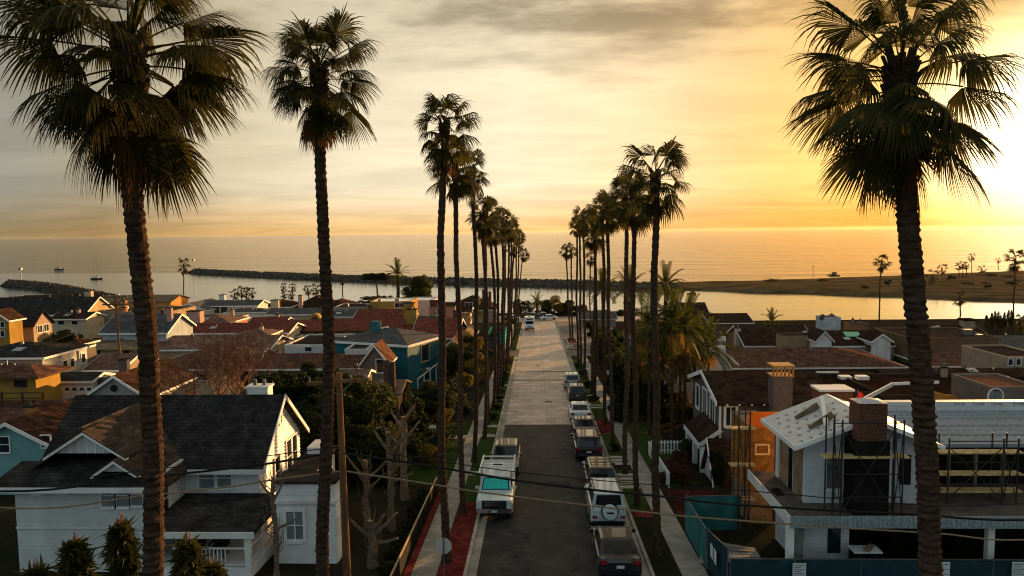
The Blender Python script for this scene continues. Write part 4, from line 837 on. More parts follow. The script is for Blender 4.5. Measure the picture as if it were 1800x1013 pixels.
# porch
px0, px1, py = wx1+.02, P(432, 960, 30.4).x+.2, 30.4; pz = P(360, 930, py).z; pt = P(360, 868, 34.1).z
pr = MB().slab((px0, py-.3, pz), (px1+.3, py-.3, pz), (px1-.5, yf-.02, pt), (px0, yf-.02, pt), .15).build('porch_roof', M_SHING, rt)
MB().slab((px1+.3, py-.3, pz), (px1+.3, yf-.02, pz), (px1-.5, yf-.02, pt), (px1-.5, yf-.02, pt), .15).build('porch_roof_side', M_SHING, rt)
MB().box(px0, px1+.32, py-.36, py-.305, pz-.3, pz-.01).build('porch_fascia', M_WHITE, pr)
fl = g(py)+.55; MB().box(px0, px1, py, yf, gz, fl).build('porch_floor', M_WHITE, rt)
for xx in (px0+.3, px1-.15): MB().box(xx-.12, xx+.12, py, py+.24, fl, pz-.15).build('porch_post', M_WHITE, rt)
rl = MB(); rl.box(px0+1.2, px1-.2, py+.05, py+.13, fl+.85, fl+.93); rl.box(px0+1.2, px1-.2, py+.05, py+.13, fl+.1, fl+.16); rl.build('porch_rail', M_WHITE, rt)
for k in range(14): xx = px0+1.3+k*.175; MB().box(xx-.02, xx+.02, py+.07, py+.11, fl+.161, fl+.849).build('baluster', M_WHITE, rt)
MB().beam((px1-.1, py+.1, fl+.9), (px1-.1, yf-.3, fl+.9), .09).build('side_rail', M_WHITE, rt); MB().beam((px1-.1, py+.1, fl+.25), (px1-.1, yf-.3, fl+.25), .07).build('side_rail', M_WHITE, rt)
# bay and back wing
bx0, bx1, by, bz = P(486, 900, 32).x, P(589, 900, 32).x, 32.0, P(540, 850, 32).z; bk = 33.4
MB().box(bx0, bx1, by, bk, gz, bz).build('bay_wall', M_WSID, rt)
MB().box(bx0-.12, bx1+.12, by-.12, bk+.1, bz-.95, bz-.80).build('bay_cornice', M_WHITE, rt); MB().box(bx0-.1, bx1+.1, by-.1, bk+.05, bz, bz+.12).build('bay_roof', M_FLAT, rt)
q0, q1 = P(505, 948, by), P(532, 899, by); window(rt, 'f', q0.x, q1.x, q0.z, q1.z, by, bars=(2, 2), mglass=M_GLASSB, fw=.14)
window(rt, 'r', 32.25, 33.1, bz-2.6, bz-1.3, bx1, bars=(1, 2))
MB().box(-13.0, -11.9, bk+.01, 37.4, gz, bz+.02).build('back_wing', M_WSID, rt); MB().box(-13.1, -11.7, bk+.06, 37.5, bz+.025, bz+.15).build('back_wing_roof', M_FLAT, rt)
MB().box(-12.9, -12.1, 35.9, 37.4, bz+.155, bz+.5).build('roof_room', M_WSID, rt)
for k in range(3): window(rt, 'r', 34.0+k*1.1, 34.75+k*1.1, bz-2.4, bz-.9, -11.9, bars=(1, 2))
zb_ = g(33)+.2
while zb_ < bz-1.0:
    MB().hexa([(bx1+.004, by, zb_), (bx1+.085, by, zb_), (bx1+.085, bk, zb_), (bx1+.004, bk, zb_)], [(bx1+.004, by, zb_+.19), (bx1+.012, by, zb_+.19), (bx1+.012, bk, zb_+.19), (bx1+.004, bk, zb_+.19)]).build('lap_board', M_WHITE, rt)
    zb_ += .19
# two black porch chairs
for i, xx in enumerate((px0+1.6, px0+2.75)):
    ch = thing('porch_chair', 'black rounded wicker chair on the white porch', 'chair', (xx, 31.6, fl), 'black chairs on the porch'); mk = mat('black_wicker', (.02, .02, .02), .7, .2, 20)
    MB().box(xx-.32, xx+.32, 31.35, 31.95, fl+.38, fl+.46).build('seat', mk, ch)
    MB().prism([(xx-.36, 31.95, fl+.4), (xx+.36, 31.95, fl+.4)]+[(xx+.36*math.cos(a*math.pi/8), 31.95, fl+.75+.3*math.sin(a*math.pi/8)) for a in range(9)], (0, .07, 0)).build('backrest', mk, ch)
    for sx in (-.34, .34): MB().box(xx+sx-.03, xx+sx+.03, 31.35, 31.94, fl+.6, fl+.65).build('armrest', mk, ch)
    for sx in (-.3, .3):
        for yy in (31.4, 31.9): MB().box(xx+sx-.025, xx+sx+.025, yy-.025, yy+.025, fl, fl+.38).build('leg', mk, ch)
# ============================================================ RIGHT SIDE HOUSES
M_OSB = mat('amber_sheathing', (.46, .20, .05), .9, .35, 2.5, .3, 12, dirt=.45)
M_TARP = mat('orange_tarp', (.62, .20, .03), .6, .1, 1.0, tr=.35)
M_WRAP = mat('house_wrap', (.62, .64, .66), .5, .08, 1.2, uvmode='wrap', bump=.15)
M_UNDER = mat('roof_underlay', (.60, .57, .55), .6, .10, 2.5, uvmode='wrap', bump=.15)
M_UNDERB = mat('blue_grey_underlay', (.23, .27, .31), .6, .12, 1.5, uvmode='wrap', bump=.15)
M_PLANK = mat('scaffold_plank', (.50, .36, .16), .8, .3, 4, .3, 20)
M_POLE = mat('scaffold_tube', (.035, .03, .03), .6, .2)
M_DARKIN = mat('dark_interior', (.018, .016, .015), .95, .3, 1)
M_PLY = mat('plywood', (.24, .17, .11), .85, .25, 2, .2, 20)
ch = thing('house_under_construction', 'half built white house with bare pale roof, brick chimney and deck', 'house', (13.7, 34, g(34)))
gz = g(33)-.3
fy, by2 = 31.0, 35.4; ex0, ex1, xr0 = P(1399, 785, 31).x, P(1660, 780, 31).x, P(1530, 735, 31).x; zE, zR = P(1399, 785, 31).z, P(1530, 735, 31).z
wx0, wx1, wy0, wy1 = P(1414, 840, 31.7).x, P(1634, 840, 31.7).x, 31.7, 35.3
s_ = (zR-zE)/(xr0-ex0); zw = zE+s_*(wx0-ex0)-.12; dz_ = P(1398, 911, 30).z; DX = P(1390, 912, 30).x
# upper storey walls: white sheathed front with openings, left wall with bare bays
w = uvwall(MB(), wx0, wx1, wy0, wy1, dz_, zw); w.prism([(wx0, wy0, zw), (wx1, wy0, zw), (xr0, wy0, zR-.14)], (0, wy1-wy0, 0)); w.build('upper_wall', siding('primed_siding', (.64, .67, .69), .17), ch)
rb = MB(); rb.slab((ex0, by2+.3, zE), (ex0, fy, zE), (xr0, fy, zR), (xr0, by2+.3, zR), .14); rb.slab((ex1, fy, zE), (ex1, by2+.3, zE), (xr0, by2+.3, zR), (xr0, fy, zR), .14); ro = rb.build('roof', M_UNDER, ch)
tb = MB(); tb.slab((ex0-.03, fy-.05, zE+.02), (ex0-.03, fy-.004, zE+.02), (xr0, fy-.004, zR+.02), (xr0, fy-.05, zR+.02), .2); tb.slab((xr0, fy-.05, zR+.02), (xr0, fy-.004, zR+.02), (ex1+.03, fy-.004, zE+.02), (ex1+.03, fy-.05, zE+.02), .2)
tb.box(ex0-.06, ex0-.004, fy, by2+.3, zE-.2, zE+.015); tb.build('eave_board', M_WHITE, ro)
# small printed marks on the underlay, lying on the left slope
um = mat('print_grey', (.14, .13, .13), .7)
mk = MB(); nv = Vector((-s_, 0, 1)).normalized()*.006
for i in range(7):
    for j in range(6):
        u = .35+i*.42+(j % 2)*.18; v = fy+.35+j*.72
        if u > 2.9: continue
        c0 = Vector((ex0+u, v, zE+s_*u))+nv; a = Vector((.09, 0, .09*s_)); b2 = Vector((0, .11, 0))
        mk.poly([c0-a-b2*.3, c0+a-b2*.3, c0+a+b2*.3, c0-a+b2*.3]); mk.poly([c0-a*.3-b2*1.6, c0+a*.3-b2*1.6, c0+a*.3-b2*.6, c0-a*.3-b2*.6])
struct(mk.build('printed_marks', um, ro), 'stuff')
for i in range(3):
    y = 32.3+i*.22; MB().beam((11.9+i*.12, 31.4+i*.3, zE+s_*(1.5+i*.12)+.18), (12.9+i*.12, 34.4+i*.3, zE+s_*(2.5+i*.12)+.18), .18, .09).build('stacked_board', M_WHITE, ch)
for yy in (32.2, 33.9): MB().beam((11.5, yy, zE+s_*1.1), (12.6, yy+.2, zE+s_*2.2+.2), .08, .3).build('roof_bracket', M_PLY, ch)
# brick chimney, built course by course
cx0, cx1, cy0, cy1 = PX(1506, 30.6, 740), PX(1556, 30.6, 740), 30.4, 31.35; zt = P(1530, 712, 30.4).z; zc = P(1530, 776, 30.4).z
cz = MB().box(cx0+.02, cx1-.02, cy0+.02, cy1-.02, dz_, zt-.02).build('chimney', mat('mortar', (.12, .10, .085), .9), ch)
BW, BH = (cx1-cx0)/5, .085; bm1 = MB().box(.006, BW-.006, 0, .11, .006, BH-.006).mesh('brick', M_BRICKU)
z = zc; j = 0
while z < zt-.03:
    off = (j % 2)*BW/2
    for i in range(-1, 5):
        a, b = max(cx0, cx0+i*BW+off), min(cx1, cx0+(i+1)*BW+off)
        if b-a < .06: continue
        o = link('brick', bm1, cz, (a-ch.location.x, cy0-.004-ch.location.y+rnd.uniform(-.006, .006), z-ch.location.z)); o.scale = ((b-a)/BW, 1, 1)
    z += BH; j += 1
MB().box(cx0-.008, cx0+.02, cy0, cy1, zc, zt).build('chimney_side', M_BRICKU, cz)
MB().box(cx0-.15, cx1+.12, cy0-.06, cy1+.05, dz_, zc).build('chimney_breast', M_DARKIN, ch)
tp = MB(); 
for i in range(6):
    for k_ in range(4):
        a = cx0-.02+(cx1-cx0+.04)*i/5; tp.v.append((a, cy0+(cy1-cy0)*k_/3, zt+.04+.14*math.sin(math.pi*i/5)*math.sin(math.pi*k_/3)+.03*rnd.random()))
for i in range(5):
    for k_ in range(3): tp.f.append((i*4+k_, (i+1)*4+k_, (i+1)*4+k_+1, i*4+k_+1))
tp.build('chimney_wrap', mat('plastic_sheet', (.34, .40, .48), .25, .2, 6, spec=.7), ch)
# openings and panels on the front
def panel(n, x0, x1, y0, y1, m, d, par=None, t=.02): 
    q0, q1 = P(x0, y1, d), P(x1, y0, d); return MB().box(q0.x, q1.x, d-t, d-.001, q0.z, q1.z).build(n, m, par or ch)
o = panel('window_opening', 1453, 1480, 800, 858, mat('misted_plastic', (.16, .15, .15), .4, .4, 3), wy0-.004); q0, q1 = P(1447, 864, wy0), P(1486, 794, wy0)
fr = MB(); fr.box(q0.x, q1.x, wy0-.06, wy0-.03, q1.z-.07, q1.z); fr.box(q0.x, q1.x, wy0-.06, wy0-.03, q0.z, q0.z+.07); fr.box(q0.x, q0.x+.07, wy0-.058, wy0-.03, q0.z+.07, q1.z-.07); fr.box(q1.x-.07, q1.x, wy0-.058, wy0-.03, q0.z+.07, q1.z-.07); fr.build('opening_trim', M_WHITE, o)
wp = panel('wrap_panel', 1566, 1632, 768, 893, M_WRAP, wy0-.004); panel('window_opening', 1580, 1602, 800, 852, M_DARKIN, wy0-.03); panel('window_opening', 1612, 1628, 818, 845, M_PLY, wy0-.03)
def word(txt, p, size, rz, m, par, rot90=False, face='f'):
    cu = bpy.data.curves.new('lettering', 'FONT'); cu.body = txt; cu.size = size; cu.extrude = .002
    o = bpy.data.objects.new('lettering', cu); COL.objects.link(o); dg = bpy.context.evaluated_depsgraph_get(); me = bpy.data.meshes.new_from_object(o.evaluated_get(dg)); bpy.data.objects.remove(o)
    me.materials.clear(); me.materials.append(m); r = par
    while r.parent: r = r.parent
    q = link('lettering', me, par, Vector(p)-r.location, (R(90), rz, 0)); return q
q = P(1562, 798, wy0-.04); word('Tyvek', (q.x+.15, wy0-.035, q.z+.1), .42, R(-62), um, wp); q = P(1619, 838, wy0); word('Tyvek', (q.x-.1, wy0-.035, q.z), .36, 0, um, wp); q = P(1606, 880, wy0); word('Tyvek', (q.x-.8, wy0-.035, q.z), .30, R(-80), um, wp); q = P(1568, 885, wy0); word('Tyvek', (q.x+.1, wy0-.035, q.z-.05), .22, 0, um, wp)
# left upper wall: plain bays and posts
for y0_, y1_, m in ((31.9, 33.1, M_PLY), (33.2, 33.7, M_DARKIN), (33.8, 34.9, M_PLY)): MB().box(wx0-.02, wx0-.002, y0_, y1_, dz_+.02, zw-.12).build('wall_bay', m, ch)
MB().box(wx0-.06, wx0+.1, 35.0, 35.36, dz_, zw).build('corner_board', M_WHITE, ch)
# deck running round the first floor, thick fascia
dk = MB().box(DX, 26, 30.0, 36.0, dz_-.28, dz_).build('deck', mat('deck_board', (.16, .13, .11), .85, .2, 1.5, dirt=.3), ch)
MB().box(DX-.03, 26, 29.93, 29.995, dz_-.42, dz_+.10).build('deck_fascia', mat('lath_mesh', (.30, .36, .38), .6, .3, 9), dk); MB().box(DX-.07, DX-.005, 29.95, 36.0, dz_-.40, dz_+.10).build('deck_fascia', M_WHITE, dk)
for k in range(90): MB().box(DX+.1+k*.18, DX+.18+k*.18, 29.905, 29.928, dz_-.36, dz_+.06).build('fascia_strip', M_STEEL if False else MATS['lath_mesh'], dk)
MB().box(10.2, 10.55, 32.6, 33.3, dz_+.002, dz_+.1).build('hatch', M_DARKIN, dk)
# ground floor: recessed white wall, posts, dark bays
gf = MB().box(11.05, 12.95, 31.2, 35.2, gz, dz_-.285).build('lower_wall', siding('primed_siding', 0), ch)
panel('window_opening', 1454, 1478, 928, 972, M_GLASS, 31.19, gf)
for xx, yy in ((9.98, 30.2), (10.6, 31.0), (15.9, 30.3), (18.5, 30.3), (21.2, 30.3)): MB().box(xx-.14, xx+.14, yy-.14, yy+.14, gz, dz_-.285).build('post', M_WHITE, ch)
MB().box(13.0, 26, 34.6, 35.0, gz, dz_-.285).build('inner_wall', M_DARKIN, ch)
# hanging plastic by the posts
MB().hexa([(10.0, 30.3, 21.2), (10.5, 30.1, 21.0), (10.55, 30.15, 21.0), (10.02, 30.35, 21.2)], [(10.1, 30.3, 23.3), (10.6, 30.2, 23.3), (10.6, 30.25, 23.3), (10.1, 30.35, 23.3)]).build('plastic_sheet', mat('plastic_grey', (.20, .19, .18), .5, .3, 4), ch)
# right wing with long blue grey roof
rz0, rz1 = P(1700, 781, 33).z, P(1700, 722, 37.4).z
MB().slab((16.6, 33.0, rz0), (26, 33.0, rz0), (26, 37.4, rz1), (16.6, 37.4, rz1), .16).build('wing_roof', M_UNDERB, ch)
q0 = P(1700, 706, 37.5).z; pp = uvwall(MB(), 16.2, 26, 37.42, 37.9, gz, q0).build('wing_parapet', M_WRAP, ch)
for px_ in (1682, 1716, 1748, 1786): q = P(px_, 712, 37.4); word('Tyvek', (q.x-.2, 37.415, q.z-.02), .26, 0, um, pp)
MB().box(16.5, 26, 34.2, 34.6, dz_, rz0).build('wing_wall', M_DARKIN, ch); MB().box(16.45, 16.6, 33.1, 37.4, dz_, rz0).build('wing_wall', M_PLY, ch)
for k in range(7): MB().box(17.3+k*1.25, 17.42+k*1.25, 33.6, 33.75, dz_+.002, rz0-.05).build('stud', M_PLY, ch)
mk = MB(); sl2 = (rz1-rz0)/4.4
for i in range(26):
    for j in range(6):
        xx, yy = 16.9+i*.36+(j % 2)*.16, 33.3+j*.68; zz2 = rz0+sl2*(yy-33)+.006
        mk.poly([(xx, yy, zz2), (xx+.2, yy, zz2), (xx+.2, yy+.09, zz2+sl2*.09), (xx, yy+.09, zz2+sl2*.09)])
struct(mk.build('printed_marks', mat('print_blue_grey', (.12, .14, .17), .7), ch), 'stuff')
for j in range(1, 4): MB().box(16.6, 26, 33+j*1.1, 33.05+j*1.1, rz0+sl2*j*1.1+.002, rz0+sl2*j*1.1+.022).build('lap_seam', M_UNDERB, ch)
# amber sheathed left back part with tarpaulin
ax0, ax1 = PX(1316, 37.2, 760), 11.6; az = P(1340, 724, 37.2).z; am = P(1340, 752, 37.2).z
ab = P(1340, 862, 37.2).z; MB().box(ax0, ax1, 37.2, 40.5, ab, am).build('sheathed_wall', M_OSB, ch); MB().box(ax0+.05, ax1, 37.3, 40.4, gz, ab-.002).build('base_wall', M_PLY, ch); MB().box(ax0-.02, ax1+.3, 37.16, 37.2, am+.002, az).build('tarp', M_TARP, ch); MB().box(ax0, ax1, 37.21, 40.4, am+.002, am+.1).build('flat_roof', M_PLY, ch)
for k in range(1, 4): MB().box(ax0, ax1, 37.175, 37.196, ab+(am-ab)*k/4-.012, ab+(am-ab)*k/4+.012).build('panel_joint', M_PLY, ch)
fr = MB(); q0, q1 = P(1326, 800, 37.19), P(1353, 780, 37.19)
for a, b, c, d_ in ((q0.x, q1.x, q1.z-.1, q1.z), (q0.x, q1.x, q0.z, q0.z+.1), (q0.x, q0.x+.1, q0.z+.1, q1.z-.1), (q1.x-.1, q1.x, q0.z+.1, q1.z-.1)): fr.box(a, b, 37.14, 37.197, c, d_)
fr.build('window_buck', mat('pale_wood', (.62, .40, .18), .8), ch)
# dark brick stack on the ridge behind
q = P(1463, 684, 37.0); chimney(ch, q.x, 37.0, zR-.9, q.z, 1.65, 1.1, M_BRICKU, pots=0, capm=M_WHITE)
# scaffolding (three bays)
def scaffold(label, posts, planks, y, zb, zt, grp='scaffolding round the half built house'):
    x = posts[0]; t = thing('scaffold', label, 'scaffold', (x, y, zb), grp)
    for xx in posts:
        for yy in (y, y+.8): MB().tube([(xx, yy, zb), (xx, yy, zt)], .035, 6).build('standard', M_POLE, t)
    for z in planks: MB().box(posts[0]-.35, posts[-1]+.35, y+.1, y+.62, z, z+.07).build('plank', M_PLANK, t)
    for a, b in zip(posts, posts[1:]):
        MB().tube([(a, y, zb+.2), (b, y, zt-.4)], .022, 5).build('brace', M_POLE, t); MB().tube([(b, y+.02, zb+.2), (a, y+.02, zt-.4)], .022, 5).build('brace', M_POLE, t)
        for z in (zb+.9, zb+1.9, zt-.15): MB().tube([(a, y-.01, z), (b, y-.01, z)], .025, 5).build('ledger', M_POLE, t)
    return t
zp = P(1520, 809, 30.0).z
scaffold('dark tube scaffold with a yellow plank across the brick chimney', (PX(1465, 30.05, 800), PX(1480, 30.05, 800), PX(1573, 30.05, 800), PX(1588, 30.05, 800)), (zp,), 30.05, dz_+.01, P(1470, 738, 30.05).z)
scaffold('scaffold with long planks along the shaded right wing', (PX(1668, 31.6, 800), PX(1764, 31.6, 800), PX(1790, 31.6, 800)), (P(1700, 800, 31.6).z, P(1700, 838, 31.6).z, P(1700, 868, 31.6).z), 31.6, dz_+.01, P(1700, 770, 31.6).z)
scaffold('tall scaffold bay before the amber sheathed wall', (PX(1298, 36.2, 800), PX(1318, 36.2, 800)), (P(1310, 882, 36.2).z, P(1310, 822, 36.2).z, P(1310, 757, 36.2).z), 36.2, g(36.2)+.0, P(1318, 722, 36.2).z)
# site fence of screened panels
M_TSCR = mat('teal_screen', (.030, .155, .165), .7, .2, 1.2, .3, 60); M_NSCR = mat('navy_screen', (.014, .045, .060), .7, .25, 1.2, .3, 60); M_NOTE = mat('notice_paper', (.62, .66, .64), .6, .06)
def fence(label, a, b, m, n, h=1.85):
    a, b = Vector(a), Vector(b); t = thing('site_fence', label, 'fence', (a.x, a.y, g(a.y)+.1), 'screened fences round the building site')
    for k in range(n):
        p, q = a.lerp(b, k/n), a.lerp(b, (k+1)/n); u = (q-p).normalized()*.03; nn_ = Vector((-(q-p).y, (q-p).x, 0)).normalized()
        zp_, zq = g(p.y)+.1, g(q.y)+.1; pts = []
        sc = MB(); NSG = 6                                   # slightly billowing screen
        for i in range(NSG+1):
            s = p.lerp(q, i/NSG); zz2 = g(s.y)+.1; off = nn_*(.05*math.sin(i*2.1+k)*(0 < i < NSG))
            for h_ in (.05, .6, 1.2, h): sc.v.append(tuple(Vector((s.x, s.y, zz2+h_))+off*(1 if .1 < h_ < h else .2)))
        for i in range(NSG):
            for j_ in range(3): sc.f.append((i*4+j_, (i+1)*4+j_, (i+1)*4+j_+1, i*4+j_+1))
        sc.build('screen', m, t)
        MB().tube([(p.x, p.y, zp_), (p.x, p.y, zp_+h+.08)], .03, 6).build('post', M_STEEL, t)
        MB().beam((p.x, p.y, zp_+h+.02), (q.x, q.y, zq+h+.02), .04).build('top_rail', M_STEEL, t)
    MB().tube([(b.x, b.y, g(b.y)+.1), (b.x, b.y, g(b.y)+.1+h)], .03, 6).build('post', M_STEEL, t)
    return t
f1 = fence('teal screened fence along the right pavement beside the half built house', (6.72, 36.0, 0), (6.72, 31.6, 0), M_TSCR, 2)
f2 = fence('angled navy fence panel with two white notices at the site corner', (6.76, 31.5, 0), (7.1, 29.35, 0), M_NSCR, 1)
f3 = fence('long navy site fence with pale notices facing the cross street', (7.2, 29.3, 0), (23.5, 29.3, 0), M_NSCR, 6, 1.42)
f4 = fence('dim teal fence closing the back of the building plot', (6.8, 36.1, 0), (9.6, 36.3, 0), M_TSCR, 1)
def notice(par, x0, x1, z0, z1, y):
    n = MB().box(x0, x1, y-.012, y, z0, z1).build('notice', M_NOTE, par)
    for k in range(5): MB().box(x0+.08*(x1-x0), x0+(.9-.25*(k % 2))*(x1-x0), y-.016, y-.0125, z1-(z1-z0)*(.16+.17*k)-.02, z1-(z1-z0)*(.16+.17*k)+.012).build('print_line', um, n)
for a, b, t_, u_ in ((1393, 1417, 990, 1012), (1640, 1670, 988, 1013), (1778, 1806, 988, 1013)):
    q0, q1 = P(a, u_, 29.2), P(b, t_, 29.2); notice(f3, q0.x, q1.x, q0.z, q1.z, 29.2)
for yy in (30.1, 30.7): MB().box(6.80, 6.815, yy, yy+.4, g(yy)+.9, g(yy)+1.5).build('notice', M_NOTE, f2)
q = P(1523, 968, 30.2); bx_ = thing('site_crate', 'pale topped crate standing under the deck of the half built house', 'crate', (q.x, 30.2, g(30)+.1))
MB().box(q.x-.55, q.x+.55, 30.05, 30.65, g(30)+.05, q.z-.05).build('crate_body', M_DARKIN, bx_); MB().box(q.x-.6, q.x+.6, 30.0, 30.7, q.z-.049, q.z+.02).build('lid', M_NOTE, bx_); MB().beam((q.x-.1, 30.0, q.z+.08), (q.x+.4, 30.6, q.z+.08), .25, .08).build('offcut', M_PLY, bx_)
q = P(1285, 945, 31.5); pl = thing('timber_pile', 'pile of pale timber lying behind the teal fence', 'timber', (q.x, 32.3, g(32)+.09))
for k in range(9): MB().beam((q.x-1.3+.1*k, 32+.25*k, g(32)+.22+.05*(k % 3)), (q.x+1.6, 32.3+.12*k, g(32)+.25+.06*(k % 2)), .2, .09).build('board', M_WALK, pl)
# ---------------- dark shingled house with white trim
M_BSH = siding('brown_wall_shingle', (.13, .105, .09), .2, .9, .2)
ws = thing('shingled_house', 'dark brown shingled house with white trimmed windows, gables and tall chimney', 'house', (13, 50, g(50)))
x0, x1, y0, y1 = 11.3, 18.6, 46.8, 55.0; ze = P(1300, 706, 46.8).z; zr = P(1300, 652, 51).z; gz2 = g(55)-.3; ym = 51.0
MB().prism([(x0, y0, gz2), (x0, y1, gz2), (x0, y1, ze), (x0, ym, zr-.08), (x0, y0, ze)], (x1-x0, 0, 0)).build('wall', M_BSH, ws)
rb = MB(); roof_gable_x(rb, x0, x1, y0, y1, ze+.05, zr+.05, .35); ro = rb.build('roof', M_SHINB, ws)
tb = MB()
for ya, za, yb_, zb in ((y0-.35, ze-.05, ym, zr), (y1+.35, ze-.05, ym, zr)): q0, q1 = Vector((x0-.42, ya, za+.1)), Vector((x0-.42, yb_, zb+.1)); tb.slab(q0, q0+Vector((.06, 0, 0)), q1+Vector((.06, 0, 0)), q1, .3)
tb.build('bargeboard', M_WHITE, ro)
q0, q1 = P(1276, 748, y0), P(1293, 716, y0); window(ws, 'f', q0.x, q1.x, q0.z, q1.z, y0, bars=(2, 1), fw=.16)
window(ws, 'l', 48.4, 49.6, ze-2.0, ze-.4, x0, fw=.14, bars=(2, 1)); window(ws, 'l', 50.6, 51.8, ze-2.0, ze-.2, x0, fw=.14, bars=(2, 1)); window(ws, 'l', 53, 54, ze-2.0, ze-.4, x0, fw=.14)
MB().box(x0-.12, x0+.0-.002, y0-.05, y0+.12, gz2, ze).build('corner_board', M_WHITE, ws)
for k in range(9): MB().box(x0+.25+k*.8, x0+.37+k*.8, y0-.37, y0-.005, ze-.2, ze-.09).build('rafter_tail', M_WHITE, ro)
q = P(1372, 660, 46.2); cc = uvwall(MB(), q.x-.62, q.x+.62, 45.7, 46.75, gz2, q.z).build('chimney', mat('grey_brown_brick', (.15, .115, .10), .9, .2, 3), ws)
mc = mat('chimney_top_brown', (.42, .22, .06), .7, .2, 4); zt = P(1372, 640, 46.2).z
MB().box(q.x-.70, q.x+.70, 45.62, 46.83, zt-.12, zt).build('chimney_cap', mc, cc); MB().box(q.x-.70, q.x+.70, 45.62, 46.83, q.z-.0, q.z+.08).build('chimney_cap', mc, cc)
for dx in (-.62, -.38, -.12, .12, .38, .62): MB().box(q.x+dx-.05, q.x+dx+.05, 45.64, 45.76, q.z+.081, zt-.121).build('cap_post', mc, cc)
# stepped porch roofs and lower gable toward the street
pz1 = P(1240, 752, 47.5).z
MB().slab((9.9, 46.6, pz1-.9), (9.9, 51.5, pz1-.9), (11.28, 51.5, pz1+.1), (11.28, 46.6, pz1+.1), .14).build('porch_roof', M_SHINB, ws)
MB().beam((9.88, 46.58, pz1-.92), (11.28, 46.58, pz1+.08), .05, .26).build('bargeboard', M_WHITE, ws); MB().box(9.82, 9.88, 46.6, 51.5, pz1-1.2, pz1-.88).build('fascia', M_WHITE, ws)
for yy in (46.8, 49, 51.3): MB().box(9.95, 10.25, yy-.15, yy+.15, gz2, pz1-1.06).build('porch_column', M_WHITE, ws)
lz = P(1270, 848, 43.6).z; lt = P(1270, 775, 44.6).z; lx0, lx1, ly0 = 10.2, 13.2, 43.4
MB().prism([(lx0, ly0, gz2+.5), (lx0, 46.7, gz2+.5), (lx0, 46.7, lz), (lx0, 45.0, lt-.05), (lx0, ly0, lz)], (lx1-lx0, 0, 0)).build('lower_wall', M_WSID, ws)
rb = MB(); roof_gable_x(rb, lx0, lx1, ly0, 46.6, lz+.05, lt+.05, .25); rr = rb.build('lower_roof', M_SHINB, ws)
q0, q1 = Vector((lx0-.3, ly0-.25, lz-.1)), Vector((lx0-.3, 45.0, lt+.1)); MB().slab(q0, q0+Vector((.06, 0, 0)), q1+Vector((.06, 0, 0)), q1, .25).build('bargeboard', M_WHITE, rr)
q0, q1 = P(1288, 792, 44.2), P(1302, 780, 44.4); MB().slab((q0.x, 44.1, lz+.75), (q0.x+.9, 44.1, lz+.75), (q0.x+.9, 44.6, lz+1.15), (q0.x, 44.6, lz+1.15), .06).build('skylight', M_GLASSB, rr)
q0, q1 = P(1272, 880, ly0), P(1288, 858, ly0); window(ws, 'f', q0.x, q1.x, q0.z, q1.z, ly0, bars=(2, 3), fw=.1)
# ---------------- generic right houses
house('house', 'white gabled house half hidden by the feather palms', 1222, 1288, 76, 9, 632, 603, 'gy', 'white', M_TAN, oh=.5, wins=((1232, 1240, 640, 660),), chim=((1266, 588, 17, 80, M_WHITE, 1),))
r_, q_ = house('house', 'large house with a broad umber hipped roof and roof vents', 1276, 1580, 84, 12, 645, 611, 'hip', 'umber', M_SHINR, oh=.7, frame=M_WHITE)
for px_, py_ in ((1382, 622), (1400, 618), (1456, 620)): q = P(px_, py_, 88); MB().tube([(q.x, 88, q.z-1.2), (q.x, 88, q.z)], .12, 6).build('roof_vent', M_STEEL, r_)
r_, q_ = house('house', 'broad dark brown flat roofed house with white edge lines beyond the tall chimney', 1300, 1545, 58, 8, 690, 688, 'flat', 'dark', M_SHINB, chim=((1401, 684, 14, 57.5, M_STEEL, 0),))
MB().box(q_[0], q_[1], q_[3]-.25, q_[3]-.15, q_[5]+.002, q_[5]+.16).build('white_edge', M_WHITE, r_)
for px_ in (1485, 1515): q = P(px_, 664, 64); MB().box(q.x-.5, q.x+.5, 63.6, 64.4, q_[5]-.2, q_[5]+.12).build('skylight', M_WHITE, r_)
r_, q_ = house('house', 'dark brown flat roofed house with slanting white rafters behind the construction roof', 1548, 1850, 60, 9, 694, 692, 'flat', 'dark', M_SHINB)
MB().beam((PX(1500, 52, 700), 52, P(1500, 712, 52).z), (PX(1568, 58, 680), 58, P(1568, 676, 58).z), .12, .3).build('white_rafter', M_WHITE, r_); MB().beam((PX(1568, 58, 680), 58, P(1568, 675, 58).z), (PX(1650, 58, 680), 58, P(1650, 672, 58).z), .12, .22).build('white_rafter', M_WHITE, r_)
for px_ in (1620, 1690, 1770): q = P(px_, 676, 64); MB().tube([(q.x, 64, q_[5]-.2), (q.x, 64, q_[5]+.7)], .14, 7).build('roof_vent', M_STEEL, r_)
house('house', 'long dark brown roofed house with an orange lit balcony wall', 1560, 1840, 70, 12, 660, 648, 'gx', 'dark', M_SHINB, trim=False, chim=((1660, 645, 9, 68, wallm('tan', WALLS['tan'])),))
r_, q_ = house('roof_pavilion', 'grey roof pavilion with an arched window and pale cornice', 1741, 1830, 54, 5, 680, 677, 'flat', 'taupe', M_BRICKU)
ax = PX(1751, 53.9, 690); az = P(1751, 696, 53.9).z
fr = MB(); 
for a in range(9): t0, t1 = math.pi*a/9, math.pi*(a+1)/9; fr.beam((ax+.55*math.cos(t0), 53.94, az+.55*math.sin(t0)), (ax+.55*math.cos(t1), 53.94, az+.55*math.sin(t1)), .1, .09, up=(0, 1, 0))
fr.box(ax-.6, ax-.5, 53.9, 53.98, az-1, az); fr.box(ax+.5, ax+.6, 53.9, 53.98, az-1, az); wf = fr.build('arched_window', M_WHITE, r_)
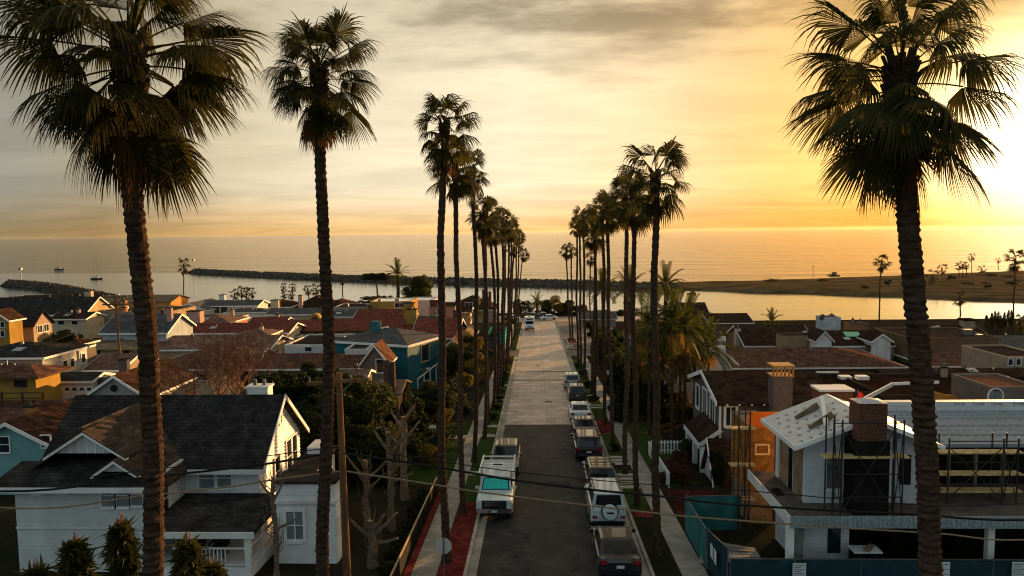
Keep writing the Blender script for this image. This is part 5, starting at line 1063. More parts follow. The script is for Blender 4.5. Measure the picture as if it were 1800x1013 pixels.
MB().prism([(ax-.5, 53.97, az-1), (ax+.5, 53.97, az-1)]+[(ax+.5*math.cos(math.pi*a/8), 53.97, az+.5*math.sin(math.pi*a/8)) for a in range(9)], (0, .02, 0)).build('pane', M_GLASSB, wf)
tr = thing('terrace_wall', 'sunlit amber balcony wall with a curved top on the brown house', 'balcony', (PX(1690, 58), 58, P(1690, 706, 58).z))
ps = [(PX(1644, 58), 58, P(1644, 687, 58).z), (PX(1668, 58), 58, P(1668, 694, 58).z), (PX(1700, 58), 58, P(1700, 696, 58).z), (PX(1738, 58), 58, P(1738, 694, 58).z)]
MB().prism([Vector(p) for p in ps]+[Vector((p[0], 58, P(1690, 720, 58).z)) for p in reversed(ps)], (0, .15, 0)).build('wall_panel', wallm('amber', (.55, .28, .06)), tr)
um_ = P(1720, 686, 57); ub = thing('parasol', 'small tan open parasol on the terrace of the brown house', 'parasol', (um_.x, 57.3, um_.z-2)); MB().tube([(um_.x, 57.3, um_.z-2), (um_.x, 57.3, um_.z)], .03, 6).build('pole', M_STEEL, ub)
cp = MB(); cp.pts([(um_.x, 57.3, um_.z+.25)]+[(um_.x+1.0*math.cos(a*math.pi/4), 57.3+1.0*math.sin(a*math.pi/4), um_.z-.12) for a in range(8)])
cp.f += [(0, 1+a, 1+(a+1) % 8) for a in range(8)]; cp.build('canopy', mat('canvas_tan', (.50, .34, .16), .8, .1, tr=.2), ub)
r_, q_ = house('house', 'dark roofed house with a wide tan chimney box and white eave', 1312, 1432, 108, 11, 606, 572, 'gx', 'umber', M_SHINB, oh=.4, chim=((1392, 586, 44, 104, wallm('chim_tan', (.34, .24, .14)), 0), (1297, 576, 10, 112, wallm('cream', 0))))
r_, q_ = house('house', 'brown roofed house with white gables and a green glowing skylight', 1446, 1580, 102, 10, 606, 581, 'gx', 'pinkw', M_SHINB, oh=.5, chim=((1534, 607, 18, 101, M_BRICKU, 0),), wins=((1572, 1578, 612, 625),))
q = P(1497, 587, 105); MB().slab((q.x-1.1, 104.2, q.z-.25), (q.x+1.1, 104.2, q.z-.25), (q.x+1.0, 105.2, q.z+.28), (q.x-1.2, 105.2, q.z+.28), .1).build('skylight', mat('green_glass', (.10, .42, .26), .2, .1, spec=.8), r_)
house('house', 'small white front gable with decorated boards before the green skylight roof', 1436, 1462, 100, 4, 596, 582, 'gy', 'white', M_SHINB, oh=.3)
house('house', 'second small white gable beside the brick chimney', 1534, 1566, 100, 4, 598, 587, 'gy', 'white', M_SHINB, oh=.3)
r_, q_ = house('roof_tower', 'large pale square roof tower with pots and a satellite dish', 1446, 1478, 125, 3, 558, 557, 'flat', 'blue', M_FLAT, trim=False, chim=((1462, 553, 7, 126, M_STEEL),), cat='tower')
q = P(1445, 558, 124.8); MB().tube([(q.x, 124.7, q.z), (q.x-.1, 124.9, q.z+.05)], [.6, .5], 12).build('satellite_dish', M_STEEL, r_)
house('roof_tower', 'low tan roof tower with a chimney pot beside the pale square one', 1496, 1528, 128, 3, 569, 568, 'flat', 'umber', M_FLAT, trim=False, chim=((1512, 563, 8, 129, M_STEEL), (1499, 561, 3, 129, M_STEEL)), cat='tower')
house('house', 'broad ochre brown block with an edged flat roof behind the sun-side trunk', 1598, 1756, 98, 10, 593, 586, 'flat', 'umber', M_FLAT)
house('house', 'low umber pyramid roof house beside the ochre block', 1640, 1770, 92, 9, 643, 615, 'hip', 'umber', M_SHINR, oh=.5)
house('house', 'grey roofed pale house at the right edge behind the brown roofs', 1742, 1860, 105, 9, 612, 590, 'gx', 'taupe', M_SLATE, trim=False)
house('house', 'cream house with tall shutters at the right edge', 1768, 1850, 78, 8, 627, 622, 'flat', 'tan', M_FLAT, wins=((1772, 1780, 630, 642), (1786, 1794, 630, 642)))
r_, q_ = house('house', 'white walled far house with a dark sloping roof and square cupola', 1672, 1730, 138, 9, 586, 572, 'gx', 'white', M_SHINB, oh=.4)
q = P(1700, 563, 141); MB().box(q.x-1.0, q.x+1.0, 140, 142, q.z-2.2, q.z).build('cupola', wallm('tan', 0), r_); MB().box(q.x-1.25, q.x+1.25, 139.8, 142.2, q.z, q.z+.3).build('cupola_roof', M_SHINB, r_)
house('house', 'low far house with pale roof panels left of the cupola', 1598, 1680, 138, 9, 587, 577, 'gx', 'tan', M_TAN)
house('house', 'stepped dark roof house above the feather palms', 1248, 1322, 140, 10, 567, 551, 'gx', 'umber', M_SHINB)
house('house', 'taller dark roofed house behind the feather palms', 1205, 1246, 146, 10, 556, 532, 'gx', 'umber', M_SHINB)
house('house', 'low brown house along the right side beyond the palms', 1085, 1160, 120, 9, 590, 575, 'gx', 'tan', M_SHINB, oh=.5)
house('house', 'pale low house at the far right corner of the street', 1020, 1082, 158, 9, 560, 548, 'gx', 'grey', M_SLATE)
house('house', 'white porch house behind the feather palm trunks', 1175, 1240, 68, 8, 640, 625, 'gx', 'white', M_TAN, oh=.4, wins=((1182, 1190, 650, 672), (1206, 1216, 650, 672)))
# ============================================================ VEHICLES
M_TYRE = mat('tyre_rubber', (.015, .015, .015), .85, .2, 8); M_RIM = mat('wheel_rim', (.35, .35, .36), .3, .1, metal=.9)
M_CGL = mat('car_glass', (.008, .009, .011), .06, .1, spec=.45); M_TAIL = mat('tail_lamp', (.22, .008, .006), .2, .1, spec=.7); M_HEAD = mat('head_lamp', (.55, .57, .58), .12, .1, spec=1.0)
M_BLK = mat('black_plastic', (.014, .014, .015), .5, .2, 6); M_CHROME = mat('chrome', (.55, .55, .56), .18, .05, metal=1.0); M_PLATE = mat('number_plate', (.52, .56, .56), .5, .05)
def paint(n, c): return mat('paint_'+n, c, .32, .06, 1.5, spec=.35, coat=.7, dirt=.12)
WH = {}
def wheel_mesh(r, w):
    k = (round(r, 3), round(w, 3))
    if k in WH: return WH[k]
    t = MB(); n = 20; pr = [(r*.62, -w/2), (r*.93, -w/2), (r, -w/2+.03), (r, w/2-.03), (r*.93, w/2), (r*.62, w/2)]
    b0 = 0
    for rr, x in pr:
        for j in range(n): a = 2*math.pi*j/n; t.v.append((x, rr*math.cos(a), rr*math.sin(a)))
    for i in range(len(pr)-1):
        for j in range(n): t.f.append((i*n+j, (i+1)*n+j, (i+1)*n+(j+1) % n, i*n+(j+1) % n))
    q = MB(); q.tube([(-w*.36, 0, 0), (w*.36, 0, 0)], r*.60, 20)
    for j in range(5):
        a = 2*math.pi*j/5; c, s = math.cos(a), math.sin(a)
        for sx in (-1, 1): q.beam((sx*w*.4, .1*r*c, .1*r*s), (sx*w*.4, .6*r*c, .6*r*s), .05, .09, up=(1, 0, 0))
    WH[k] = (t.mesh('tyre', M_TYRE, smooth=False), q.mesh('rim', M_RIM)); return WH[k]
def vehicle(name, label, cat, x, yc, rz, col, L=4.6, Wd=1.82, H=1.45, wb=2.7, wr=.33, cl=.2, belt=.95, hood=.9, nose=.72, deck=.98, cab=(-1.75, 1.15, -1.05, .35), roofm=None, panes=2, glass_f=None, extra=None, group=None, tail=True, lower=None, zoff=0.0):
    """local +Y is the front; cab = (rear base, front base, rear top, front top)"""
    if isinstance(x, tuple):                        # (px, py) of the tyre contact nearest the camera
        q_ = onroad(*x); x = q_.x; yc = q_.y+wb/2
    z0 = g(yc)+zoff; root = thing(name, label, cat, (x, yc, z0), group, rz)
    root.rotation_euler = (-.048*math.cos(rz), 0, rz) if abs(math.sin(rz)) < .5 else (0, 0, rz)
    m = col; h = L/2
    def prof(inset, drop):
        a = h-inset; ps = [(-a, cl+.12), (-a+.08, cl)]
        for yc_ in (-wb/2-.02*L/4.6, wb/2):
            ra = wr+.07
            st = math.asin(max(-.9, (cl-wr)/ra))
            for k in range(9):
                t = math.pi-st-(math.pi-2*st)*k/8; ps.append((yc_+ra*math.cos(t), wr+ra*math.sin(t)))
        ps += [(a-.1, cl), (a, cl+.14), (a, nose-.16), (a-.07, nose-drop), ((a+cab[1])/2, (nose+hood)/2+.05-drop), (cab[1]+.05, hood-drop), (cab[1]-.1, belt-drop), (cab[0]+.1, belt-drop), (min(cab[0]-.05, -a+.25), deck-drop), (-a+.06, deck-.04-drop), (-a, deck-.22)]
        return ps
    rings = [(-Wd/2, .10, .07), (-Wd/2+.09, .02, .015), (-Wd/2+.3, 0, 0), (Wd/2-.3, 0, 0), (Wd/2-.09, .02, .015), (Wd/2, .10, .07)]
    b = MB(); n = None
    for xx, ins, dr in rings:
        p = prof(ins, dr); n = len(p); b.pts([(xx, yy, zz_) for yy, zz_ in p])
    for i in range(len(rings)-1):
        for j in range(n): b.f.append((i*n+j, (i+1)*n+j, (i+1)*n+(j+1) % n, i*n+(j+1) % n))
    b.f.append(tuple(range(n-1, -1, -1))); e = (len(rings)-1)*n; b.f.append(tuple(e+j for j in range(n)))
    body = b.build('body', m, root, off=(0, 0, 0))
    # cabin
    w0, w1 = Wd/2-.06, Wd/2-.20*min(1, (H-belt)/.5+.2); zA, zB = belt-.03, H-.06
    r0 = [(-w0, cab[0], zA), (w0, cab[0], zA), (w0, cab[1], zA), (-w0, cab[1], zA)]; r1 = [(-w1, cab[2], zB), (w1, cab[2], zB), (w1, cab[3], zB), (-w1, cab[3], zB)]
    r2 = [(-w1+.12, cab[2]+.12, H), (w1-.12, cab[2]+.12, H), (w1-.12, cab[3]-.14, H), (-w1+.12, cab[3]-.14, H)]
    c = MB(); i = c.pts(r0+r1+r2); c.f += [(i+k, i+(k+1) % 4, i+4+(k+1) % 4, i+4+k) for k in range(4)]; cabn = c.build('cabin', m, root, off=(0, 0, 0))
    c = MB(); i = c.pts([Vector(v)+Vector((0, 0, .003)) for v in r1]+[Vector(v) for v in r2]); c.f += [(i+k, i+(k+1) % 4, i+4+(k+1) % 4, i+4+k) for k in range(4)]+[(i+4, i+5, i+6, i+7)]; c.build('roof', roofm or m, root, off=(0, 0, 0))
    def pane(a, b_, t0, t1, s0, s1, nm, mt, out=.009):
        A, B, C, D = map(Vector, (r0[a], r0[b_], r1[b_], r1[a]))
        f = lambda u, v: A.lerp(B, u).lerp(D.lerp(C, u), v)
        nn_ = (B-A).cross(D-A).normalized()*out; q = [f(t0, s0), f(t1, s0), f(t1, s1), f(t0, s1)]
        g_ = MB(); g_.hexa([v-nn_*.2 for v in q], [v+nn_ for v in q]); return g_.build(nm, mt, root, off=(0, 0, 0))
    ws_ = pane(2, 3, .06, .94, .10, .93, 'windscreen', M_CGL); pane(0, 1, .09, .91, .16, .90, 'rear_window', M_CGL)
    if glass_f: pane(2, 3, .10, .90, .16, .86, 'sun_shade', glass_f, .016)
    for a, b_ in ((1, 2), (3, 0)):
        for k in range(panes): pane(a, b_, .09+.84*k/panes+.012, .09+.84*(k+1)/panes-.012, .12, .88, 'side_window', M_CGL)
    tm, rm = wheel_mesh(wr, .22)
    for sx in (-1, 1):
        for yy in (-wb/2-.02*L/4.6, wb/2):
            t = link('wheel', tm, root, (sx*(Wd/2-.115), yy, wr)); link('rim', rm, t)
    def bx(nm, mt, x0, x1, y0, y1, z0_, z1_, par=None): return MB().box(x0, x1, y0, y1, z0_, z1_).build(nm, mt, par or root, off=(0, 0, 0))
    for sx in (-1, 1):
        a, b_ = sorted((sx*(Wd/2-.04), sx*(Wd/2-.36)))
        if tail: bx('tail_light', M_TAIL, a, b_, -h-.012, -h+.09, deck-.30, deck-.12)
        bx('headlight', M_HEAD, a, b_, h-.10, h+.012, nose-.20, nose-.06)
        a, b_ = sorted((sx*(Wd/2-.02), sx*(Wd/2+.17))); bx('wing_mirror', m, a, b_, cab[1]-.38, cab[1]-.24, belt+.02, belt+.17)
    bx('number_plate', M_PLATE, -.17, .17, -h-.02, -h-.004, deck-.46, deck-.33)
    bx('rear_bumper', lower or m, -Wd/2+.08, Wd/2-.08, -h-.05, -h+.1, cl+.12, cl+.34); bx('front_bumper', lower or M_BLK, -Wd/2+.08, Wd/2-.08, h-.1, h+.05, cl+.1, cl+.3)
    bx('grille', M_BLK, -.42, .42, h-.05, h+.02, nose-.32, nose-.1)
    if extra: extra(root, bx)
    return root
K_BLACK, K_WHITE, K_SIL, K_MAR, K_GREY = paint('black', (.012, .012, .014)), paint('white', (.62, .66, .68)), paint('silver', (.42, .40, .38)), paint('maroon', (.06, .022, .02)), paint('charcoal', (.035, .035, .038))
K_PALE = paint('pale', (.50, .60, .62))
CG = 'cars parked along the right kerb'
vehicle('parked_car', 'glossy black sedan parked behind the white boxy off-roader', 'car', (1086, 1004), 0, 0, K_BLACK, L=4.9, Wd=1.88, H=1.45, belt=.98, deck=1.05, cab=(-1.95, 1.1, -1.15, .3), group=CG)
def gw(root, bx):
    h = 2.3
    t = MB(); t.tube([(.05, -h-.05, 1.0), (.05, -h-.30, 1.0)], [.40, .37], 22); t.build('spare_wheel_cover', K_WHITE, root, off=(0, 0, 0)); t2 = MB(); t2.tube([(.05, -h+.0, 1.0), (.05, -h-.06, 1.0)], [.46, .46], 22); t2.build('spare_tyre', M_TYRE, root, off=(0, 0, 0)); bx('tail_door_gap', M_BLK, -.80, -.785, -h-.006, -h+.01, .5, 1.2); bx('tail_door_gap', M_BLK, .785, .80, -h-.006, -h+.01, .5, 1.2); bx('lower_valance', M_BLK, -.85, .85, -h-.06, -h+.05, .36, .47); bx('cover_badge', M_BLK, -.12, .24, -h-.315, -h-.302, .96, 1.05)
    bx('rear_lamp', M_TAIL, -.86, -.62, -h-.02, -h+.05, .62, .74); bx('rear_lamp', M_TAIL, .62, .86, -h-.02, -h+.05, .62, .74)
    for sx in (-1, 1): bx('side_step', M_BLK, *sorted((sx*.86, sx*1.0)), -1.0, 1.0, .36, .44); bx('wheel_flare', M_BLK, *sorted((sx*.9, sx*.98)), -1.85, -.95, .86, .95); bx('wheel_flare', M_BLK, *sorted((sx*.9, sx*.98)), .95, 1.9, .86, .95)
    bx('roof_rail', M_STEEL, -.72, -.66, -1.7, .5, 1.955, 2.0); bx('roof_rail', M_STEEL, .66, .72, -1.7, .5, 1.955, 2.0); bx('rear_window_rubber', M_BLK, -.55, .55, -2.262, -2.235, 1.32, 1.76)
vehicle('off_roader', 'white boxy off-roader with a round spare wheel cover on its back', 'car', (1067, 920), 0, 0, K_PALE, L=4.5, Wd=1.86, H=1.95, wb=2.6, wr=.40, cl=.36, belt=1.24, hood=1.2, nose=1.12, deck=1.24, cab=(-2.22, .95, -2.16, .62), roofm=K_WHITE, panes=3, extra=gw, group=CG, tail=False)
def jp(root, bx):
    for sx in (-.6, .6): bx('roof_rail', M_STEEL, sx-.03, sx+.03, -1.6, .2, 1.80, 1.85)
    for yy in (-1.3, -.6, .05): bx('rack_bar', M_STEEL, -.62, .62, yy-.03, yy+.03, 1.851, 1.88)
vehicle('off_roader', 'dark upright off-roader with a roof rack in front of the white one', 'car', (1056, 866), 0, 0, K_GREY, L=4.4, Wd=1.82, H=1.8, wb=2.55, wr=.38, cl=.32, belt=1.15, hood=1.12, nose=1.05, deck=1.15, cab=(-2.15, .9, -2.0, .4), panes=3, extra=jp, group=CG, roofm=paint('sunlit_gold', (.16, .105, .05)))  # golden evening light on the dark car roofs is put into this paint
def sv(root, bx):
    for sx in (-.6, .6): bx('roof_rail', M_CHROME, sx-.02, sx+.02, -1.7, .2, 1.70, 1.74)
    bx('bumper_strip', M_CHROME, -.75, .75, -2.44, -2.41, .42, .48)
vehicle('parked_car', 'black sport utility car with a bright strip across its rear bumper', 'car', (1034, 805), 0, 0, K_BLACK, L=4.75, Wd=1.9, H=1.7, wb=2.85, wr=.36, cl=.24, belt=1.05, hood=1.0, nose=.86, deck=1.06, cab=(-2.3, 1.2, -1.9, .35), panes=3, extra=sv, group=CG, roofm=paint('sunlit_gold', 0))
vehicle('parked_car', 'dark maroon sedan between the black utility car and the white sedan', 'car', (1028, 769), 0, 0, K_MAR, L=4.7, Wd=1.82, H=1.45, group=CG)
vehicle('parked_car', 'white sedan with a long rear deck parked at the end of the asphalt', 'car', (1020, 739), 0, 0, K_WHITE, L=4.85, Wd=1.86, H=1.44, group=CG)
vehicle('parked_car', 'dark grey hatchback between the white sedan and the silver car', 'car', (1015, 704), 0, 0, K_GREY, L=4.4, Wd=1.8, H=1.55, deck=1.05, cab=(-2.1, 1.1, -1.65, .3), group=CG)
vehicle('parked_car', 'silver hatchback parked beside the dark trench lines in the concrete', 'car', (1006, 682), 0, 0, K_SIL, L=4.4, Wd=1.82, H=1.6, deck=1.05, cab=(-2.1, 1.1, -1.7, .3), group=CG)
def tk(root, bx):
    h = 2.95
    bx('grille_bar', M_CHROME, -.55, .55, h+.02, h+.05, .86, .91); bx('grille_bar', M_CHROME, -.55, .55, h+.02, h+.05, 1.0, 1.04); bx('grille_surround', M_BLK, -.68, .68, h-.03, h+.018, .70, 1.1)
    bx('chrome_bumper', M_CHROME, -.96, .96, h-.02, h+.12, .46, .70); bx('front_plate', M_PLATE, -.16, .16, h+.121, h+.135, .5, .62); bx('fog_gap', M_BLK, -.7, .7, h-.02, h+.06, .30, .45)
    # camper shell over the bed and a ladder rack of square tube
    bx('bed_shell', K_WHITE, -.92, .92, -2.9, -.35, 1.12, 1.78); bx('shell_side_window', M_CGL, -.935, -.921, -2.5, -.8, 1.3, 1.62); bx('shell_side_window', M_CGL, .921, .935, -2.5, -.8, 1.3, 1.62)
    for k in range(6): bx('shell_rib', M_WHITE, -.9, .9, -2.8+k*.45, -2.74+k*.45, 1.781, 1.80)
    for sx in (-.98, .98):
        bx('rack_rail', M_WHITE, sx-.04, sx+.04, -2.95, .95, 2.02, 2.10)
        for yy in (-2.8, -1.6, -.4): bx('rack_post', M_WHITE, sx-.035, sx+.035, yy-.035, yy+.035, 1.1, 2.02)
    for yy in (-2.7, -1.5, -.3): bx('rack_bar', M_WHITE, -.94, .94, yy-.03, yy+.03, 2.03, 2.08)
    bx('ladder_bar', M_BLK, -.3, .25, -.7, -.62, 2.081, 2.14)
vehicle('pickup_truck', 'white pickup truck with ladder rack, camper shell and turquoise windscreen shade', 'truck', (871, 903), 0, math.pi, K_PALE, L=5.9, Wd=2.0, H=1.9, wb=3.6, wr=.40, cl=.35, belt=1.22, hood=1.2, nose=1.14, deck=1.2, cab=(-.35, 1.55, -.3, .85), panes=2, extra=tk, glass_f=mat('turquoise_shade', (.03, .50, .44), .35, .15, 6))
vehicle('parked_car', 'dark car with a sunlit roof parked behind the white pickup', 'car', (889, 831), 0, math.pi, K_GREY, L=4.6, Wd=1.85, H=1.65, belt=1.03, hood=1.0, nose=.85, deck=1.05, cab=(-2.1, 1.15, -1.7, .35), panes=3, roofm=paint('sunlit_gold', 0))
def cv(root, bx):
    bx('camper_body', K_WHITE, -1.08, 1.08, -2.9, .9, .6, 2.75); bx('over_cab', K_WHITE, -1.05, 1.05, .9, 1.75, 1.95, 2.7); bx('roof_vent', M_WHITE, -.35, .35, -.6, .1, 2.751, 2.95); bx('front_window', M_CGL, -.7, .7, 1.751, 1.76, 2.2, 2.5)
vehicle('camper_van', 'white camper van parked at the left kerb near the street end', 'van', -2.35, 155.5, math.pi, K_WHITE, L=5.9, Wd=2.0, H=2.0, wb=3.5, wr=.36, cl=.3, belt=1.2, hood=1.15, nose=1.0, deck=1.2, cab=(-.2, 1.7, -.1, 1.1), extra=cv)
vehicle('parked_car', 'white car parked at an angle where the street meets the hedge', 'car', PX(963, 182, 562), 182, R(112), K_WHITE)
for i, (px_, d, rz) in enumerate(((928, 190, 1.2), (939, 188, 1.35), (952, 186, 1.5))): vehicle('parked_car', ('dark red car under the shrubs at the street end', 'small dark car between the red car and the tall dark car by the hedge', 'tall dark utility car next to the white car by the hedge')[i], 'car', PX(px_, d, 555), d, rz, (K_MAR, K_GREY, K_GREY)[i], H=(1.5, 1.5, 1.75)[i])
vehicle('parked_car', 'pale car half hidden by the far left row of palm trunks', 'car', PX(898, 181, 560), 181, R(90), K_WHITE)
# ============================================================ VEGETATION
M_LEAFD = mat('dark_leaf', (.034, .044, .011), .6, .4, 1.2, col2=(.012, .018, .005), tr=.35)
M_LEAFM = mat('mid_leaf', (.075, .080, .018), .6, .4, 1.2, col2=(.026, .034, .009), tr=.4)
M_LEAFY = mat('yellow_leaf', (.20, .15, .022), .6, .4, 1.2, col2=(.07, .06, .012), tr=.42)
M_LEAFR = mat('rust_leaf', (.13, .045, .022), .7, .4, 1.2, col2=(.05, .02, .012), tr=.25)
M_PINE = mat('pine_needle', (.065, .062, .014), .6, .4, 2, col2=(.022, .028, .008), tr=.25)
M_BARK = mat('bark', (.10, .075, .055), .95, .4, 6, .7, 25, aniso=(1, 1, .4)); M_PALEB = mat('pale_bark', (.23, .175, .125), .9, .4, 6, .9, 18, col2=(.085, .062, .045))
def leaf_mesh(name, seed, n, m, leaf=.16, shape=(1, 1, 1), lobes=9, hollow=.45):
    """unit crown: leaf-sized faces scattered over several uneven lobes, so that gaps and clumps show"""
    r = random.Random(seed); mb = MB(); lb = []
    for k in range(lobes):
        while True:
            v = Vector((r.uniform(-1, 1), r.uniform(-1, 1), r.uniform(-.8, 1)))
            if v.length < .78: break
        lb.append((v, r.uniform(.26, .48)))
    for k in range(n):
        c, rad = r.choice(lb); d = Vector((r.gauss(0, 1), r.gauss(0, 1), r.gauss(0, 1))).normalized(); p = c+d*rad*(hollow+(1-hollow)*r.random()**.5)
        p = Vector((p.x*shape[0], p.y*shape[1], p.z*shape[2])); u = Vector((r.gauss(0, 1), r.gauss(0, 1), r.gauss(0, 1))).normalized(); w = u.cross(Vector((r.gauss(0, 1), r.gauss(0, 1), r.gauss(0, 1)))).normalized(); s = leaf*r.uniform(.6, 1.3)
        mb.poly([p-u*s*.5, p+w*s*.3, p+u*s*.5, p-w*s*.3])
    return mb.mesh(name, m)
CR = {k: [leaf_mesh('foliage', 500+i*10+j, 3800, m, .13) for j in range(3)] for i, (k, m) in enumerate((('d', M_LEAFD), ('m', M_LEAFM), ('y', M_LEAFY), ('r', M_LEAFR)))}
def shrub(label, x, y, r, h, kind='m', seed=0, grp=None, z=None, cat='shrub', name='shrub', off=0.1):
    z = g(y)+off if z is None else z; rr = random.Random(seed*7+3); t = thing(name, label, cat, (x, y, z), grp)
    link('foliage', rr.choice(CR[kind]), t, (0, 0, h*.52), (0, 0, rr.random()*6), (r, r*rr.uniform(.85, 1.1), h*.55))
    b = MB()
    for k in range(4): a = rr.random()*6; b.tube([(0, 0, -.12), (math.cos(a)*r*.3, math.sin(a)*r*.3, h*.35), (math.cos(a)*r*.5, math.sin(a)*r*.5, h*.7)], [.05, .035, .015], 5)
    b.build('stem', M_BARK, t, off=(0, 0, 0)); return t
def tree(label, x, y, h, r, kind, seed, lobes=5, grp=None, z=None, name='tree', trunk=.18, low=.35):
    z = g(y) if z is None else z; rr = random.Random(seed); t = thing(name, label, 'tree', (x, y, z), grp)
    b = MB(); b.tube([(0, 0, -.3), (.1, 0, h*.25), (rr.uniform(-.2, .2), 0, h*.55)], [trunk*1.3, trunk, trunk*.7], 8)
    for k in range(lobes):
        a = k*6.28/lobes+rr.random(); zc = h*rr.uniform(low+.1, .82); rad = r*rr.uniform(.25, .62); c = Vector((math.cos(a)*rad, math.sin(a)*rad, zc)); s = r*rr.uniform(.5, .75)
        b.tube([(0, 0, h*.4), c*.6+Vector((0, 0, h*.14)), c], [trunk*.5, trunk*.35, .03], 6)
        link('crown', rr.choice(CR[kind]), t, c, (rr.random()*.6, rr.random()*.6, rr.random()*6), (s, s, s*.85))
    link('crown', rr.choice(CR[kind]), t, (0, 0, h*.85), (0, 0, rr.random()*6), (r*.6, r*.6, h*.22))
    b.build('trunk', M_BARK, t, off=(0, 0, 0)); return t
# big dark evergreen behind the white house with sunlit top
tree('tall dense evergreen hedge tree behind the white house chimney', PX(520, 52), 52, 6.2, 3.6, 'd', 1, 8, low=.15)
tree('dense evergreen tree with sunlit leaves beside the utility pole', PX(612, 50), 50, 6.4, 3.0, 'm', 2, 8, low=.15)
tree('dark evergreen tree between the two leaning palm trunks and the pollarded trunks', PX(560, 46), 46, 4.6, 2.8, 'd', 3, 7, low=.1)
tree('dark rounded tree behind the pollarded trunks', PX(690, 57), 57, 4.4, 2.6, 'd', 4, 7, low=.1)
tree('broad green tree below the teal house', PX(745, 62), 62, 3.2, 2.4, 'm', 5, 7, low=.1)
tree('dark bush tree filling the yard behind the pollarded trunks', PX(650, 45), 45, 3.4, 2.4, 'd', 6, 7, low=.1)
tree('golden leafed tree in front of the teal house beside the palm trunks', -9.6, 88.5, 5.6, 2.6, 'y', 77, 7, low=.1)
tree('olive tree shading the street side of the teal house', -10.5, 84.0, 4.6, 2.3, 'm', 78, 7, low=.1)
SH = 'shrubs along the left pavement'; SH2 = 'shrubs along the right pavement'
rs = random.Random(5)
for i, (px_, d, r, h, k) in enumerate(((755, 48, 1.2, 1.5, 'y'), (768, 53, 1.3, 1.7, 'd'), (720, 50, 1.5, 1.8, 'd'), (778, 60, 1.4, 1.6, 'y'), (806, 66, 1.5, 1.7, 'm'), (790, 72, 1.6, 2.2, 'd'), (815, 78, 1.5, 2.2, 'y'), (836, 84, 1.4, 2.4, 'y'), (822, 92, 1.6, 2.6, 'y'), (846, 96, 1.3, 2.0, 'd'), (858, 104, 1.3, 2.2, 'm'), (862, 122, 1.4, 2.6, 'd'), (880, 130, 1.3, 2.4, 'm'), (890, 146, 1.3, 2.6, 'y'), (898, 160, 1.4, 2.8, 'd'), (700, 62, 1.6, 2.0, 'm'))):
    shrub('%s leafed shrub in the front gardens %s the left pavement' % ({'y': 'golden', 'd': 'dark', 'm': 'green'}[k], 'beside' if d < 80 else 'further down'), PX(px_, d, 640), d, r, h, k, i, SH)
for i in range(10):
    d = 63+i*4.3; k = 'dmdydm'[i % 6]; shrub('low %s clump planted between the left kerb and pavement' % {'y': 'golden', 'd': 'dark', 'm': 'green'}[k], -4.9, d+rs.uniform(-.6, .6), .55, .7, k, 40+i, 'low clumps in the left parkway')
for i, (px_, d, r, h, k) in enumerate(((1088, 62, 1.0, 1.8, 'd'), (1098, 70, 1.4, 2.4, 'd'), (1080, 78, 1.2, 2.2, 'd'), (1110, 80, 1.8, 3.2, 'd'), (1140, 62, 1.5, 2.6, 'd'), (1165, 66, 1.6, 2.8, 'd'), (1195, 62, 1.4, 2.4, 'y'), (1072, 90, 1.4, 3.0, 'm'), (1060, 100, 1.5, 3.4, 'd'), (1052, 122, 1.6, 3.2, 'y'), (1085, 105, 1.8, 3.8, 'm'), (1040, 136, 1.6, 3.2, 'd'), (1230, 58, 1.2, 2.0, 'd'), (1215, 50.5, .9, 1.6, 'm'))):
    shrub('%s leafed shrub in the thicket %s the right pavement' % ({'y': 'golden', 'd': 'dark', 'm': 'green'}[k], 'beside' if d < 75 else 'further down'), PX(px_, d, 640), d, r, h, k, 60+i, SH2)
for i, (px_, d, h) in enumerate(((1174, 44.5, 1.2), (1190, 45.5, 1.4), (1206, 44.0, 1.3), (1182, 47.5, 1.2), (1200, 47.5, 1.3))):
    shrub('reddish brown flowering shrub behind the white picket rail', PX(px_, d, 810), d, .85, h, 'r', 80+i, 'reddish shrubs behind the white rail')
shrub('tall dark clipped shrub beside the lower white gable', PX(1252, 43.6, 850), 42.6, .6, 2.6, 'd', 90)
for i, (yy, rr_) in enumerate(((52.0, .5), (71, .6), (80, .55), (88.5, .7), (95, .6))): shrub('small dark round bush at the foot of a right kerb palm', 4.9, yy, rr_, .8, 'd', 95+i, 'bushes at the right kerb palms')
for i in range(12):  # row added amid the dark foliage there to keep low sun off the road
    d = 63+i*3.9; shrub('tall dark hedge shrub added to shade the road along the right pavement', 8.6+1.6*(i % 2), d, 1.9, 4.3, 'dmd'[i % 3], 300+i, 'tall hedge added on the right to shade the road')
# shrubs closing the street end
for i, (px_, d, r, h, k) in enumerate(((955, 199, 3.0, 4.4, 'd'), (975, 200, 4.0, 5.0, 'y'), (992, 201, 3.2, 4.2, 'd'), (1003, 200, 2.6, 3.4, 'm'), (925, 200, 3.0, 4.0, 'd'), (1018, 200, 3.0, 3.4, 'm'), (910, 200, 3, 4, 'm'))):
    shrub('%s shrub mound in the hedge closing the street end' % {'y': 'golden', 'd': 'dark', 'm': 'green'}[k], PX(px_, d, 545), d, r, h, k, 110+i, 'hedge shrubs at the street end')
strip('hedge_bed', PX(905, 196), PX(1120, 196), 194, 203, -.05, .12, M_GROUND)
for i in range(9): x = PX(946, 193)+i*3.2; shrub('clipped low hedge shrub along the far kerb', x, 195+i*.25, 1.9, 1.5, 'd' if i % 3 else 'm', 130+i, 'clipped hedge along the far kerb')
